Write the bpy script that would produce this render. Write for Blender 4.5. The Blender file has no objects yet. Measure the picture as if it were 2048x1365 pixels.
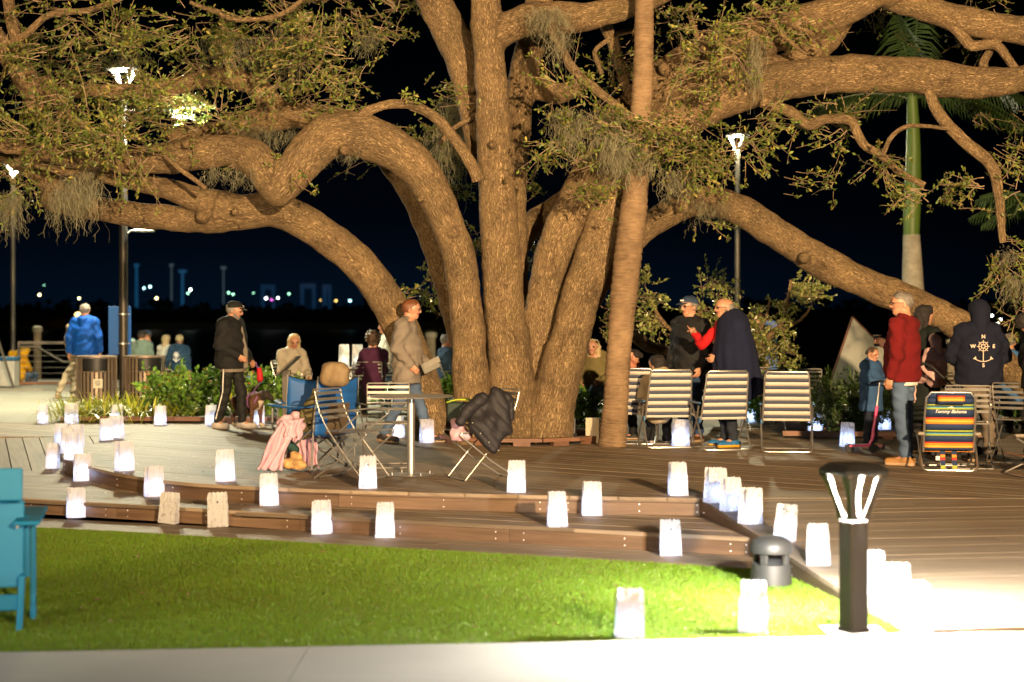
import bpy, bmesh, math, random
import numpy as np
from mathutils import Vector, Matrix, noise as mnoise
R = math.radians
random.seed(7); rng = np.random.default_rng(7)
scene = bpy.context.scene
COL = scene.collection

# ------------------------------------------------------------------ camera
# world: x right, y away from the camera, z up; z = 0 is the upper deck, the lawn lies 0.30 m lower
F = 3400.0; HOR = 635.0; CAMZ = 1.5
cam_d = bpy.data.cameras.new('camera'); cam = bpy.data.objects.new('camera', cam_d); COL.objects.link(cam)
cam.location = (0, 0, CAMZ); cam.rotation_euler = (R(90), 0, 0)
cam_d.sensor_width = 36.0; cam_d.lens = F * 36.0 / 2048.0
cam_d.shift_y = -(682.5 - HOR) / 2048.0
cam_d.clip_start = 0.1; cam_d.clip_end = 3000.0
cam_d.dof.use_dof = True; cam_d.dof.focus_distance = 18.2; cam_d.dof.aperture_fstop = 1.5
scene.camera = cam

# ------------------------------------------------------------------ night sky
world = bpy.data.worlds.new('World'); scene.world = world; world.use_nodes = True
nt = world.node_tree; nt.nodes.clear()
out = nt.nodes.new('ShaderNodeOutputWorld'); bg = nt.nodes.new('ShaderNodeBackground')
tc = nt.nodes.new('ShaderNodeTexCoord'); sep = nt.nodes.new('ShaderNodeSeparateXYZ')
rampn = nt.nodes.new('ShaderNodeValToRGB')
nt.links.new(tc.outputs['Generated'], sep.inputs[0]); nt.links.new(sep.outputs['Z'], rampn.inputs[0])
cr = rampn.color_ramp; cr.interpolation = 'EASE'
cr.elements[0].position = 0.0; cr.elements[0].color = (0.0009, 0.0045, 0.0110, 1)
cr.elements[1].position = 0.18; cr.elements[1].color = (0.0002, 0.0004, 0.0007, 1)
e = cr.elements.new(0.07); e.color = (0.0004, 0.0011, 0.0026, 1)
# town glow: the sky is bluer above the town across the water
gd = nt.nodes.new('ShaderNodeVectorMath'); gd.operation = 'DOT_PRODUCT'; gd.inputs[1].default_value = (-0.14, 0.99, 0.0)
gm = nt.nodes.new('ShaderNodeMapRange'); gm.inputs[1].default_value = 0.90; gm.inputs[2].default_value = 1.0
gm.inputs[3].default_value = 0.25; gm.inputs[4].default_value = 1.0
nt.links.new(tc.outputs['Generated'], gd.inputs[0]); nt.links.new(gd.outputs['Value'], gm.inputs[0])
nt.links.new(rampn.outputs[0], bg.inputs[0]); nt.links.new(gm.outputs[0], bg.inputs[1])
nt.links.new(bg.outputs[0], out.inputs[0])

# ------------------------------------------------------------------ light: the lamps of the place and an added fill
WARM = (1.0, 0.68, 0.36); COOL = (1.0, 0.91, 0.58); LED = (0.40, 0.55, 1.0)
POWER = dict(flood=78000.0, flood_fill=17000.0, street_left=1900.0, street_right=2000.0, street_far=800.0,
             bollard=760.0, arm=900.0, bag=1.15)
vs = scene.view_settings
vs.view_transform = 'Standard'; vs.look = 'None'; vs.gamma = 1.0; vs.exposure = 0.0; vs.use_curve_mapping = False
scene.render.engine = 'CYCLES'
cy = scene.cycles
cy.use_denoising = True; cy.max_bounces = 6; cy.diffuse_bounces = 3; cy.glossy_bounces = 3
cy.transmission_bounces = 4; cy.transparent_max_bounces = 8; cy.caustics_reflective = False; cy.caustics_refractive = False
cy.sample_clamp_indirect = 4.0; cy.use_light_tree = True

# ------------------------------------------------------------------ helpers
def P(px, py, Y):
    """point at depth Y that the photograph shows at pixel (px, py) of 2048 x 1365"""
    return Vector(((px - 1024.0) / F * Y, Y, CAMZ - (py - HOR) / F * Y))
def G(px, py, z=0.0):
    """point on the level z"""
    return P(px, py, F * (CAMZ - z) / (py - HOR))
def W(px, Y): return px / F * Y                       # pixel length -> metres at depth Y

MATS = {}
def mat(name, color, rough=0.6, metal=0.0, var=0.12, scale=6.0, bump=0.0, bscale=40.0, spec=0.5, trans=0.0, objvar=0.0,
        coat=0.0, stretch=None, emit=None, estr=0.0):
    if name in MATS: return MATS[name]
    m = bpy.data.materials.new(name); m.use_nodes = True; t = m.node_tree; b = t.nodes['Principled BSDF']
    b.inputs['Roughness'].default_value = rough; b.inputs['Metallic'].default_value = metal
    b.inputs['Specular IOR Level'].default_value = spec
    if coat: b.inputs['Coat Weight'].default_value = coat
    c = t.nodes.new('ShaderNodeTexCoord'); vec = c.outputs['Object']
    if stretch:
        mp = t.nodes.new('ShaderNodeMapping'); mp.inputs['Scale'].default_value = stretch
        t.links.new(vec, mp.inputs[0]); vec = mp.outputs[0]
    n = t.nodes.new('ShaderNodeTexNoise'); n.inputs['Scale'].default_value = scale; n.inputs['Detail'].default_value = 5
    t.links.new(vec, n.inputs['Vector'])
    h = t.nodes.new('ShaderNodeHueSaturation'); h.inputs['Color'].default_value = (*color, 1)
    mr = t.nodes.new('ShaderNodeMapRange'); mr.inputs[1].default_value = 0.25; mr.inputs[2].default_value = 0.75
    mr.inputs[3].default_value = 1 - var; mr.inputs[4].default_value = 1 + var
    t.links.new(n.outputs['Fac'], mr.inputs[0])
    val = mr.outputs[0]
    if objvar:
        oi = t.nodes.new('ShaderNodeObjectInfo'); m2 = t.nodes.new('ShaderNodeMapRange')
        m2.inputs[3].default_value = 1 - objvar; m2.inputs[4].default_value = 1 + objvar
        t.links.new(oi.outputs['Random'], m2.inputs[0])
        mu = t.nodes.new('ShaderNodeMath'); mu.operation = 'MULTIPLY'
        t.links.new(val, mu.inputs[0]); t.links.new(m2.outputs[0], mu.inputs[1]); val = mu.outputs[0]
    t.links.new(val, h.inputs['Value']); t.links.new(h.outputs[0], b.inputs['Base Color'])
    if bump:
        n2 = t.nodes.new('ShaderNodeTexNoise'); n2.inputs['Scale'].default_value = bscale; n2.inputs['Detail'].default_value = 4
        t.links.new(vec, n2.inputs['Vector'])
        bp = t.nodes.new('ShaderNodeBump'); bp.inputs['Strength'].default_value = 0.8; bp.inputs['Distance'].default_value = bump
        t.links.new(n2.outputs['Fac'], bp.inputs['Height']); t.links.new(bp.outputs[0], b.inputs['Normal'])
    if emit:
        b.inputs['Emission Color'].default_value = (*emit, 1); b.inputs['Emission Strength'].default_value = estr
    if trans:
        o = t.nodes['Material Output']; tr = t.nodes.new('ShaderNodeBsdfTranslucent'); mx = t.nodes.new('ShaderNodeMixShader')
        t.links.new(h.outputs[0], tr.inputs[0]); mx.inputs[0].default_value = trans
        t.links.new(b.outputs[0], mx.inputs[1]); t.links.new(tr.outputs[0], mx.inputs[2]); t.links.new(mx.outputs[0], o.inputs[0])
    MATS[name] = m
    return m

class MB:
    """collects shapes into one mesh"""
    def __init__(s): s.v = []; s.f = []; s.m = []; s.uv = []; s.cur = 0
    def add(s, vs_, fs, uv=None):
        o = len(s.v); s.v.extend([tuple(x) for x in vs_])
        for f in fs: s.f.append(tuple(o + i for i in f)); s.m.append(s.cur)
        return s
    def box(s, c, size, M=None):
        c = Vector(c); hx, hy, hz = size[0] / 2, size[1] / 2, size[2] / 2
        vs_ = [Vector((x * hx, y * hy, z * hz)) for z in (-1, 1) for y in (-1, 1) for x in (-1, 1)]
        if M is not None: vs_ = [M @ v for v in vs_]
        return s.add([v + c for v in vs_], [(0, 2, 3, 1), (4, 5, 7, 6), (0, 1, 5, 4), (2, 6, 7, 3), (0, 4, 6, 2), (1, 3, 7, 5)])
    def bbox(s, c, size, M=None, b=0.008):
        """box with chamfered edges"""
        bm = bmesh.new(); bmesh.ops.create_cube(bm, size=1.0)
        for v in bm.verts: v.co = Vector((v.co.x * size[0], v.co.y * size[1], v.co.z * size[2]))
        bmesh.ops.bevel(bm, geom=bm.edges[:], offset=b, segments=1, affect='EDGES', clamp_overlap=True)
        bm.verts.index_update(); vs_ = [(M @ v.co if M is not None else v.co) + Vector(c) for v in bm.verts]
        fs = [tuple(v.index for v in f.verts) for f in bm.faces]; bm.free()
        return s.add(vs_, fs)
    def bar(s, p, q, w, h, up=(0, 0, 1)):
        p = Vector(p); q = Vector(q); d = (q - p); L = d.length; d.normalize(); up = Vector(up)
        if abs(d.dot(up)) > 0.98: up = Vector((0, 1, 0))
        x = d.cross(up).normalized(); z = x.cross(d)
        M = Matrix((x, d, z)).transposed()
        return s.box((p + q) / 2, (w, L, h), M)
    def tube(s, pts, r, n=8, caps=True, closed=False):
        pts = [Vector(p) for p in pts]; k = len(pts)
        rr = r if isinstance(r, (list, tuple)) else [r] * k
        vs_ = []; prev = None
        for i, p in enumerate(pts):
            if closed: t = pts[(i + 1) % k] - pts[i - 1]
            else: t = pts[min(i + 1, k - 1)] - pts[max(i - 1, 0)]
            if t.length < 1e-9: t = Vector((0, 0, 1))
            t.normalize()
            if prev is None:
                a = Vector((0, 0, 1)) if abs(t.z) < 0.9 else Vector((1, 0, 0)); x = t.cross(a).normalized()
            else:
                x = prev - t * prev.dot(t)
                if x.length < 1e-6: x = t.orthogonal()
                x.normalize()
            prev = x; y = t.cross(x)
            for j in range(n):
                a = 2 * math.pi * j / n
                vs_.append(p + (x * math.cos(a) + y * math.sin(a)) * rr[i])
        fs = []
        for i in range(k if closed else k - 1):
            i2 = (i + 1) % k
            for j in range(n):
                j2 = (j + 1) % n
                fs.append((i * n + j, i * n + j2, i2 * n + j2, i2 * n + j))
        if caps and not closed:
            fs.append(tuple(reversed(range(n)))); fs.append(tuple((k - 1) * n + j for j in range(n)))
        return s.add(vs_, fs)
    def lathe(s, prof, n=20, c=(0, 0, 0), caps=True):
        c = Vector(c); vs_ = []; fs = []
        for (r, z) in prof:
            for j in range(n):
                a = 2 * math.pi * j / n; vs_.append(c + Vector((r * math.cos(a), r * math.sin(a), z)))
        for i in range(len(prof) - 1):
            for j in range(n):
                j2 = (j + 1) % n; fs.append((i * n + j, i * n + j2, (i + 1) * n + j2, (i + 1) * n + j))
        if caps:
            fs.append(tuple(reversed(range(n)))); fs.append(tuple((len(prof) - 1) * n + j for j in range(n)))
        return s.add(vs_, fs)
    def prism(s, poly, z0, z1):
        n = len(poly); vs_ = [(x, y, z0) for x, y in poly] + [(x, y, z1) for x, y in poly]
        fs = [tuple(reversed(range(n))), tuple(range(n, 2 * n))] + [(i, (i + 1) % n, n + (i + 1) % n, n + i) for i in range(n)]
        return s.add(vs_, fs)
    def sheet(s, fn, nu, nv):
        vs_ = [fn(i / nu, j / nv) for j in range(nv + 1) for i in range(nu + 1)]
        fs = [(j * (nu + 1) + i, j * (nu + 1) + i + 1, (j + 1) * (nu + 1) + i + 1, (j + 1) * (nu + 1) + i) for j in range(nv) for i in range(nu)]
        return s.add(vs_, fs)
    def build(s, name, mats, parent=None, smooth=True, loc=None, angle=35):
        me = bpy.data.meshes.new(name); me.from_pydata(s.v, [], s.f)
        if not isinstance(mats, (list, tuple)): mats = [mats]
        for m in mats: me.materials.append(m)
        if len(mats) > 1: me.polygons.foreach_set('material_index', s.m)
        if smooth:
            me.polygons.foreach_set('use_smooth', [True] * len(me.polygons)); me.set_sharp_from_angle(angle=R(angle))
        me.update()
        return link(name, me, parent, loc)

def link(name, me, parent=None, loc=None):
    o = bpy.data.objects.new(name, me); COL.objects.link(o)
    if parent is not None: o.parent = parent
    if loc is not None: o.location = loc
    return o
def tag(o, label=None, cat=None, group=None, kind=None):
    if label: o['label'] = label
    if cat: o['category'] = cat
    if group: o['group'] = group
    if kind: o['kind'] = kind
    return o
def thing(name, label, cat, loc=(0, 0, 0), rz=0.0, group=None):
    o = bpy.data.objects.new(name, None); COL.objects.link(o); o.empty_display_size = 0.1
    o.location = loc; o.rotation_euler = (0, 0, rz)
    return tag(o, label, cat, group)
def copy_tree(o, parent=None):
    c = o.copy(); COL.objects.link(c)
    if parent is not None: c.parent = parent
    for ch in list(o.children): copy_tree(ch, c)
    return c
def np_mesh(name, verts, faces, mats, smooth=True, attrs=None, matidx=None):
    """mesh from numpy arrays; faces (n,3) or (n,4)"""
    me = bpy.data.meshes.new(name); n = len(faces); k = faces.shape[1]
    me.vertices.add(len(verts)); me.vertices.foreach_set('co', np.ascontiguousarray(verts, dtype=np.float32).ravel())
    me.loops.add(n * k); me.polygons.add(n)
    me.polygons.foreach_set('loop_start', np.arange(0, n * k, k, dtype=np.int32))
    me.loops.foreach_set('vertex_index', np.ascontiguousarray(faces, dtype=np.int32).ravel())
    if not isinstance(mats, (list, tuple)): mats = [mats]
    for m in mats: me.materials.append(m)
    if matidx is not None: me.polygons.foreach_set('material_index', np.ascontiguousarray(matidx, dtype=np.int32))
    me.polygons.foreach_set('use_smooth', np.full(n, smooth, dtype=bool))
    for an, (typ, data) in (attrs or {}).items():
        a = me.attributes.new(an, typ, 'POINT')
        a.data.foreach_set('vector' if typ == 'FLOAT_VECTOR' else ('color' if typ == 'FLOAT_COLOR' else 'value'), np.ascontiguousarray(data, dtype=np.float32).ravel())
    me.update(calc_edges=True); me.validate()
    return me

# ---- implicit surfaces: tapered round limbs and ellipsoids blended smoothly, meshed with surface nets
def prim(a, b, ra, rb, m=0, k=0.03, sc=(1, 1, 1)):
    return dict(a=np.array(a, float), b=np.array(b, float), ra=ra, rb=rb, m=m, k=k, sc=np.array(sc, float))
def ell(c, rad, m=0, k=0.03):
    r = max(rad); return prim(c, c, r, r, m, k, (rad[0] / r, rad[1] / r, rad[2] / r))
def prim_d(p, X, Y, Z):
    a = p['a'] / p['sc']; b = p['b'] / p['sc']; X = X / p['sc'][0]; Y = Y / p['sc'][1]; Z = Z / p['sc'][2]
    d = b - a; L2 = float(d @ d)
    if L2 < 1e-12:
        return (np.sqrt((X - a[0]) ** 2 + (Y - a[1]) ** 2 + (Z - a[2]) ** 2) - p['ra']) * float(min(p['sc']))
    t = np.clip(((X - a[0]) * d[0] + (Y - a[1]) * d[1] + (Z - a[2]) * d[2]) / L2, 0, 1)
    q = np.sqrt((X - a[0] - t * d[0]) ** 2 + (Y - a[1] - t * d[1]) ** 2 + (Z - a[2] - t * d[2]) ** 2)
    return (q - (p['ra'] + (p['rb'] - p['ra']) * t)) * float(min(p['sc']))
def sdf_mesh(prims, h, cuts=(), warp=None):
    lo = np.full(3, 1e9); hi = -lo
    for p in prims:
        r = max(p['ra'], p['rb']) * p['sc']
        lo = np.minimum(lo, np.minimum(p['a'], p['b']) - r); hi = np.maximum(hi, np.maximum(p['a'], p['b']) + r)
    lo -= 3 * h; hi += 3 * h
    n = np.ceil((hi - lo) / h).astype(int) + 1
    ax = [lo[i] + h * np.arange(n[i]) for i in range(3)]
    f = np.full(n, 1.0, np.float32); own = np.zeros(n, np.int8)
    best = np.full(n, 1.0, np.float32)
    for p in prims:
        r = max(p['ra'], p['rb']) * p['sc'] + p['k'] + 2.5 * h
        l = np.minimum(p['a'], p['b']) - r; u = np.maximum(p['a'], p['b']) + r
        i0 = np.clip(np.floor((l - lo) / h).astype(int), 0, n); i1 = np.clip(np.ceil((u - lo) / h).astype(int) + 1, 0, n)
        sl = tuple(slice(i0[i], i1[i]) for i in range(3))
        X = ax[0][sl[0]][:, None, None]; Y = ax[1][sl[1]][None, :, None]; Z = ax[2][sl[2]][None, None, :]
        d = prim_d(p, X, Y, Z).astype(np.float32)
        g = f[sl]; k = p['k']
        hh = np.clip(0.5 + 0.5 * (g - d) / k, 0, 1)
        f[sl] = g + (d - g) * hh - k * hh * (1 - hh)
        o = own[sl]; bb = best[sl]; w = d < bb; o[w] = p['m']; bb[w] = d[w]
    if warp is not None:
        f += warp(ax[0][:, None, None], ax[1][None, :, None], ax[2][None, None, :]).astype(np.float32)
    for (nx, ny, nz, d0) in cuts:                       # keep n.p < d0
        f = np.maximum(f, (ax[0][:, None, None] * nx + ax[1][None, :, None] * ny + ax[2][None, None, :] * nz - d0).astype(np.float32))
    f[0] = 1; f[-1] = 1; f[:, 0] = 1; f[:, -1] = 1; f[:, :, 0] = 1; f[:, :, -1] = 1
    s = f < 0
    c8 = [s[i:n[0] - 1 + i, j:n[1] - 1 + j, k:n[2] - 1 + k] for i in (0, 1) for j in (0, 1) for k in (0, 1)]
    anyc = c8[0].copy(); allc = c8[0].copy()
    for c in c8[1:]: anyc |= c; allc &= c
    I, J, K = np.nonzero(anyc & ~allc)
    if len(I) == 0: return None
    idx = np.full(n - 1, -1, np.int32); idx[I, J, K] = np.arange(len(I))
    acc = np.zeros((len(I), 3)); cnt = np.zeros(len(I))
    cor = [(i, j, k) for i in (0, 1) for j in (0, 1) for k in (0, 1)]
    fv = {c: f[I + c[0], J + c[1], K + c[2]] for c in cor}
    for c in cor:
        for axd in range(3):
            if c[axd] == 0:
                c2 = list(c); c2[axd] = 1; c2 = tuple(c2)
                a, b = fv[c], fv[c2]; w = (a < 0) != (b < 0)
                t = np.where(w, a / np.where(w, a - b, 1), 0)
                pt = np.tile(np.array(c, float), (len(I), 1)); pt[:, axd] = t
                acc += pt * w[:, None]; cnt += w
    v = acc / cnt[:, None] + np.stack([I, J, K], 1); v = v * h + lo
    fs = []
    for axd in range(3):
        o1, o2 = (axd + 1) % 3, (axd + 2) % 3
        A = [slice(None)] * 3; B = [slice(None)] * 3
        A[axd] = slice(0, n[axd] - 1); B[axd] = slice(1, n[axd])
        df = s[tuple(A)] != s[tuple(B)]
        q = np.stack(np.nonzero(df), 1)
        if len(q) == 0: continue
        q = q[(q[:, o1] > 0) & (q[:, o2] > 0)]
        e1 = np.zeros(3, int); e1[o1] = 1; e2 = np.zeros(3, int); e2[o2] = 1
        g = lambda x: idx[x[:, 0], x[:, 1], x[:, 2]]
        quad = np.stack([g(q - e1 - e2), g(q - e2), g(q), g(q - e1)], 1)
        inside = s[q[:, 0], q[:, 1], q[:, 2]]
        quad[~inside] = quad[~inside][:, ::-1]
        fs.append(quad)
    fs = np.concatenate(fs); fs = fs[(fs >= 0).all(1)]
    vm = own[I, J, K]
    return v, fs, vm[fs[:, 0]]
def sdf_obj(name, prims, h, mats, parent=None, cuts=(), warp=None, loc=None):
    r = sdf_mesh(prims, h, cuts, warp)
    if r is None: return None
    me = np_mesh(name, r[0], r[1], mats, True, None, r[2] if isinstance(mats, (list, tuple)) and len(mats) > 1 else None)
    return link(name, me, parent, loc)
def polyclip(poly, a, b, c):
    """keep a*x + b*y <= c"""
    o = []
    for i in range(len(poly)):
        p, q = poly[i], poly[(i + 1) % len(poly)]
        dp = a * p[0] + b * p[1] - c; dq = a * q[0] + b * q[1] - c
        if dp <= 0: o.append(p)
        if (dp < 0 < dq) or (dq < 0 < dp):
            t = dp / (dp - dq); o.append((p[0] + (q[0] - p[0]) * t, p[1] + (q[1] - p[1]) * t))
    return o
def area(p): return 0.5 * sum(p[i][0] * p[(i + 1) % len(p)][1] - p[(i + 1) % len(p)][0] * p[i][1] for i in range(len(p)))

# ================================================================== SETTING
def wood_mat(name, c1, c2, rough=0.62, objvar=0.16):
    m = bpy.data.materials.new(name); m.use_nodes = True; t = m.node_tree; b = t.nodes['Principled BSDF']
    uv = t.nodes.new('ShaderNodeUVMap'); oi = t.nodes.new('ShaderNodeObjectInfo')
    mp = t.nodes.new('ShaderNodeMapping'); mp.inputs['Scale'].default_value = (1.3, 26, 1)
    cb = t.nodes.new('ShaderNodeCombineXYZ'); mu = t.nodes.new('ShaderNodeMath'); mu.operation = 'MULTIPLY'; mu.inputs[1].default_value = 57.0
    t.links.new(oi.outputs['Random'], mu.inputs[0])
    for i in range(3): t.links.new(mu.outputs[0], cb.inputs[i])
    t.links.new(uv.outputs[0], mp.inputs['Vector']); t.links.new(cb.outputs[0], mp.inputs['Location'])
    n = t.nodes.new('ShaderNodeTexNoise'); n.inputs['Scale'].default_value = 1.0; n.inputs['Detail'].default_value = 7; n.inputs['Roughness'].default_value = 0.65
    t.links.new(mp.outputs[0], n.inputs['Vector'])
    mp2 = t.nodes.new('ShaderNodeMapping'); mp2.inputs['Scale'].default_value = (0.8, 2.2, 1)
    t.links.new(uv.outputs[0], mp2.inputs['Vector']); t.links.new(cb.outputs[0], mp2.inputs['Location'])
    n2 = t.nodes.new('ShaderNodeTexNoise'); n2.inputs['Scale'].default_value = 1.0; n2.inputs['Detail'].default_value = 4
    t.links.new(mp2.outputs[0], n2.inputs['Vector'])
    r = t.nodes.new('ShaderNodeValToRGB'); r.color_ramp.elements[0].position = 0.32; r.color_ramp.elements[1].position = 0.70
    r.color_ramp.elements[0].color = (*c1, 1); r.color_ramp.elements[1].color = (*c2, 1)
    ad = t.nodes.new('ShaderNodeMath'); ad.operation = 'MULTIPLY_ADD'; ad.inputs[1].default_value = 0.6
    ad2 = t.nodes.new('ShaderNodeMath'); ad2.operation = 'MULTIPLY'; ad2.inputs[1].default_value = 0.4
    t.links.new(n2.outputs['Fac'], ad2.inputs[0]); t.links.new(n.outputs['Fac'], ad.inputs[0]); t.links.new(ad2.outputs[0], ad.inputs[2])
    t.links.new(ad.outputs[0], r.inputs[0])
    h = t.nodes.new('ShaderNodeHueSaturation'); mr = t.nodes.new('ShaderNodeMapRange')
    mr.inputs[3].default_value = 1 - objvar; mr.inputs[4].default_value = 1 + objvar
    t.links.new(oi.outputs['Random'], mr.inputs[0]); t.links.new(mr.outputs[0], h.inputs['Value'])
    t.links.new(r.outputs[0], h.inputs['Color']); t.links.new(h.outputs[0], b.inputs['Base Color'])
    b.inputs['Roughness'].default_value = rough
    bp = t.nodes.new('ShaderNodeBump'); bp.inputs['Strength'].default_value = 0.6; bp.inputs['Distance'].default_value = 0.004
    t.links.new(n.outputs['Fac'], bp.inputs['Height']); t.links.new(bp.outputs[0], b.inputs['Normal'])
    return m
M_DECK = wood_mat('weathered_deck_wood', (0.165, 0.120, 0.077), (0.345, 0.258, 0.172))
M_RISER = wood_mat('hardwood_fascia', (0.070, 0.040, 0.023), (0.20, 0.122, 0.070), 0.5)
M_KERB = wood_mat('timber_edging', (0.11, 0.05, 0.028), (0.25, 0.12, 0.065), 0.6)
M_SCREW = mat('steel_screw', (0.7, 0.7, 0.72), 0.35, 1.0)
M_DARK = mat('gap_shade', (0.012, 0.010, 0.008), 0.9)  # near-black sheets below the planks stand in for shade in the gaps
M_CONC = mat('concrete', (0.42, 0.395, 0.335), 0.75, var=0.14, scale=1.1, bump=0.003, bscale=60)
M_CONC2 = mat('concrete_plaza', (0.27, 0.255, 0.21), 0.7, var=0.14, scale=0.7, bump=0.003, bscale=40)
M_SOIL = mat('mulch', (0.045, 0.028, 0.018), 0.95, var=0.4, scale=14, bump=0.02, bscale=30)

def sheet_obj(name, poly, z, m, parent=None):
    b = MB(); b.add([(x, y, z) for x, y in poly], [tuple(range(len(poly)))])
    return b.build(name, m, parent, smooth=False)
def set_uv(me, d):
    """u along direction d, v across"""
    uv = me.uv_layers.new(name='UVMap'); px, py = -d[1], d[0]
    n = len(me.loops); vi = np.empty(n, np.int32); me.loops.foreach_get('vertex_index', vi)
    co = np.empty(len(me.vertices) * 3, np.float32); me.vertices.foreach_get('co', co); co = co.reshape(-1, 3)[vi]
    u = co[:, 0] * d[0] + co[:, 1] * d[1]; v = co[:, 0] * px + co[:, 1] * py + co[:, 2]
    uv.data.foreach_set('uv', np.stack([u, v], 1).astype(np.float32).ravel())
def board(poly, zf, th, m, d, parent, name='plank'):
    if len(poly) < 3 or abs(area(poly)) < 2e-3: return None
    if area(poly) < 0: poly = poly[::-1]
    n = len(poly); jz = random.uniform(-0.0012, 0.0012)
    vs_ = [(x, y, zf(x, y) - th) for x, y in poly] + [(x, y, zf(x, y) + jz) for x, y in poly]
    fs = [tuple(range(n, 2 * n))] + [(i, (i + 1) % n, n + (i + 1) % n, n + i) for i in range(n)]
    me = bpy.data.meshes.new(name); me.from_pydata(vs_, [], fs); me.materials.append(m); set_uv(me, d); me.update()
    return link(name, me, parent)
def planks(poly, zf, d, w, gap, length, m, parent, th=0.03, minlen=0.3):
    """cut a deck outline into planks along d"""
    L = math.hypot(*d); d = (d[0] / L, d[1] / L); nx, ny = -d[1], d[0]
    s = [p[0] * nx + p[1] * ny for p in poly]; t = [p[0] * d[0] + p[1] * d[1] for p in poly]
    a = min(s); k = 0; cnt = 0
    while a < max(s):
        st = polyclip(polyclip(poly, nx, ny, a + w - gap), -nx, -ny, -a)
        if len(st) > 2:
            ts = [p[0] * d[0] + p[1] * d[1] for p in st]; u = min(ts)
            first = random.uniform(0.35, 1.0) * length
            while u < max(ts) - 1e-4:
                v = u + first; first = length * random.uniform(0.85, 1.1)
                if max(ts) - v < minlen: v = max(ts)
                if board(polyclip(polyclip(st, d[0], d[1], v - 0.003), -d[0], -d[1], -u), zf, th, m, d, parent): cnt += 1
                u = v
        a += w
    return cnt
def resample(pts, step):
    out = [Vector(pts[0])]; pts = [Vector(p) for p in pts]; acc = 0.0
    for a, b in zip(pts, pts[1:]):
        L = (b - a).length; t = step - acc
        while t < L: out.append(a + (b - a) * (t / L)); t += step
        acc = (acc + L) % step if L + acc >= step else acc + L
    if (out[-1] - pts[-1]).length > 1e-3: out.append(pts[-1])
    return out
def smooth_poly(pts, it=2):
    for _ in range(it):
        o = [pts[0]]
        for a, b in zip(pts, pts[1:]):
            o += [(a[0] * .75 + b[0] * .25, a[1] * .75 + b[1] * .25), (a[0] * .25 + b[0] * .75, a[1] * .25 + b[1] * .75)]
        pts = o + [pts[-1]]
    return pts

# --- outlines
UP = smooth_poly([(-4.93, 21.2), (-4.98, 19.6), (-4.93, 18.5), (-4.62, 17.7), (-4.2, 17.0), (-3.73, 16.24), (-3.09, 15.5), (-2.4, 15.08), (-1.52, 14.76), (-0.04, 14.36), (1.56, 14.10)])
MID = [(-9.0, 16.75), (-6.5, 16.15), (-4.5, 15.52), (-3.0, 14.83), (-1.3, 13.98), (0.25, 13.36), (1.80, 12.72)]
BOT = [(-9.0, 15.75), (-4.12, 14.50), (-3.06, 14.12), (-2.2, 13.74), (-1.38, 13.40), (0.10, 12.78), (1.265, 12.30), (1.92, 12.02)]
RAMP_A, RAMP_B = (1.56, 14.10), (2.25, 9.72)
def edge_x(y): return RAMP_A[0] + (RAMP_A[1] - y) * (RAMP_B[0] - RAMP_A[0]) / (RAMP_A[1] - RAMP_B[1])
def ramp_z(x, y): return -0.295 * min(1.0, max(0.0, (14.10 - y) / (14.10 - 9.75)))

ground = tag(sheet_obj('ground', [(-60, -40), (60, -40), (60, 36.0), (-60, 36.0)], -0.42, M_SOIL), kind='structure')
pav = sheet_obj('pavement', [(-60, -40), (60, -40), (60, 10.75), (2.25, 9.68), (1.87, 9.56), (-2.74, 9.10), (-60, 3.2)], -0.30, M_CONC)
tag(pav, kind='structure')
for i in range(-3, 4):                                   # cast slabs next to the lawn
    x0, x1 = i * 2.3 - 1.1, i * 2.3 + 1.194; ye = lambda x: float(np.interp(x, [-60, -2.74, 1.87, 2.25, 60], [3.2, 9.10, 9.56, 9.68, 10.75])) - .004
    xs = sorted([x0, x1] + [x for x in (-2.74, 1.87, 2.25) if x0 < x < x1])
    for ya, yb in ((3.0, 5.9), (5.908, None)):
        pl = [(x0, ya), (x1, ya)] + ([(x, ye(x)) for x in reversed(xs)] if yb is None else [(x1, yb), (x0, yb)])
        sb = MB(); sb.prism(pl, -0.302, -0.292); sb.build('slab', M_CONC, pav, smooth=False)
# upper deck
deck = thing('deck', None, None); tag(deck, kind='structure')
deck_poly = UP + [(9.5, 14.10), (9.5, 22.3), (-4.93, 24.3)]
sub = sheet_obj('deck_gap_shade', [(x + .01, y) for x, y in UP[3:]] + [(9.5, 14.2), (9.5, 22.2), (-4.8, 24.2), (-4.8, 21.3)], -0.045, M_DARK, deck)
n1 = planks(deck_poly, lambda x, y: 0.0, (0.80, -0.60), 0.19, 0.006, 6.5, M_DECK, deck, minlen=1.2) + planks([(-13, 21.62), (-4.936, 21.32), (-4.936, 24.3), (-13, 24.6)], lambda x, y: 0.0, (0.80, -0.60), 0.19, 0.006, 6.5, M_DECK, deck, minlen=1.2)
# ramp at the right
ramp = thing('ramp', None, None); tag(ramp, kind='structure')
rpoly = [(edge_x(9.75), 9.75), (9.0, 10.45), (9.0, 14.08), (1.565, 14.08)]
n2 = planks(rpoly, ramp_z, (1.0, 0.10), 0.145, 0.005, 4.5, M_DECK, ramp, minlen=1.0)
rs = MB(); rs.add([(edge_x(9.75) + .02, 9.77, -0.345), (9, 10.4, -0.345), (9, 14.05, -0.05), (1.6, 14.05, -0.05)], [(0, 1, 2, 3)]); rs.build('ramp_gap_shade', M_DARK, ramp, smooth=False)
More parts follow.
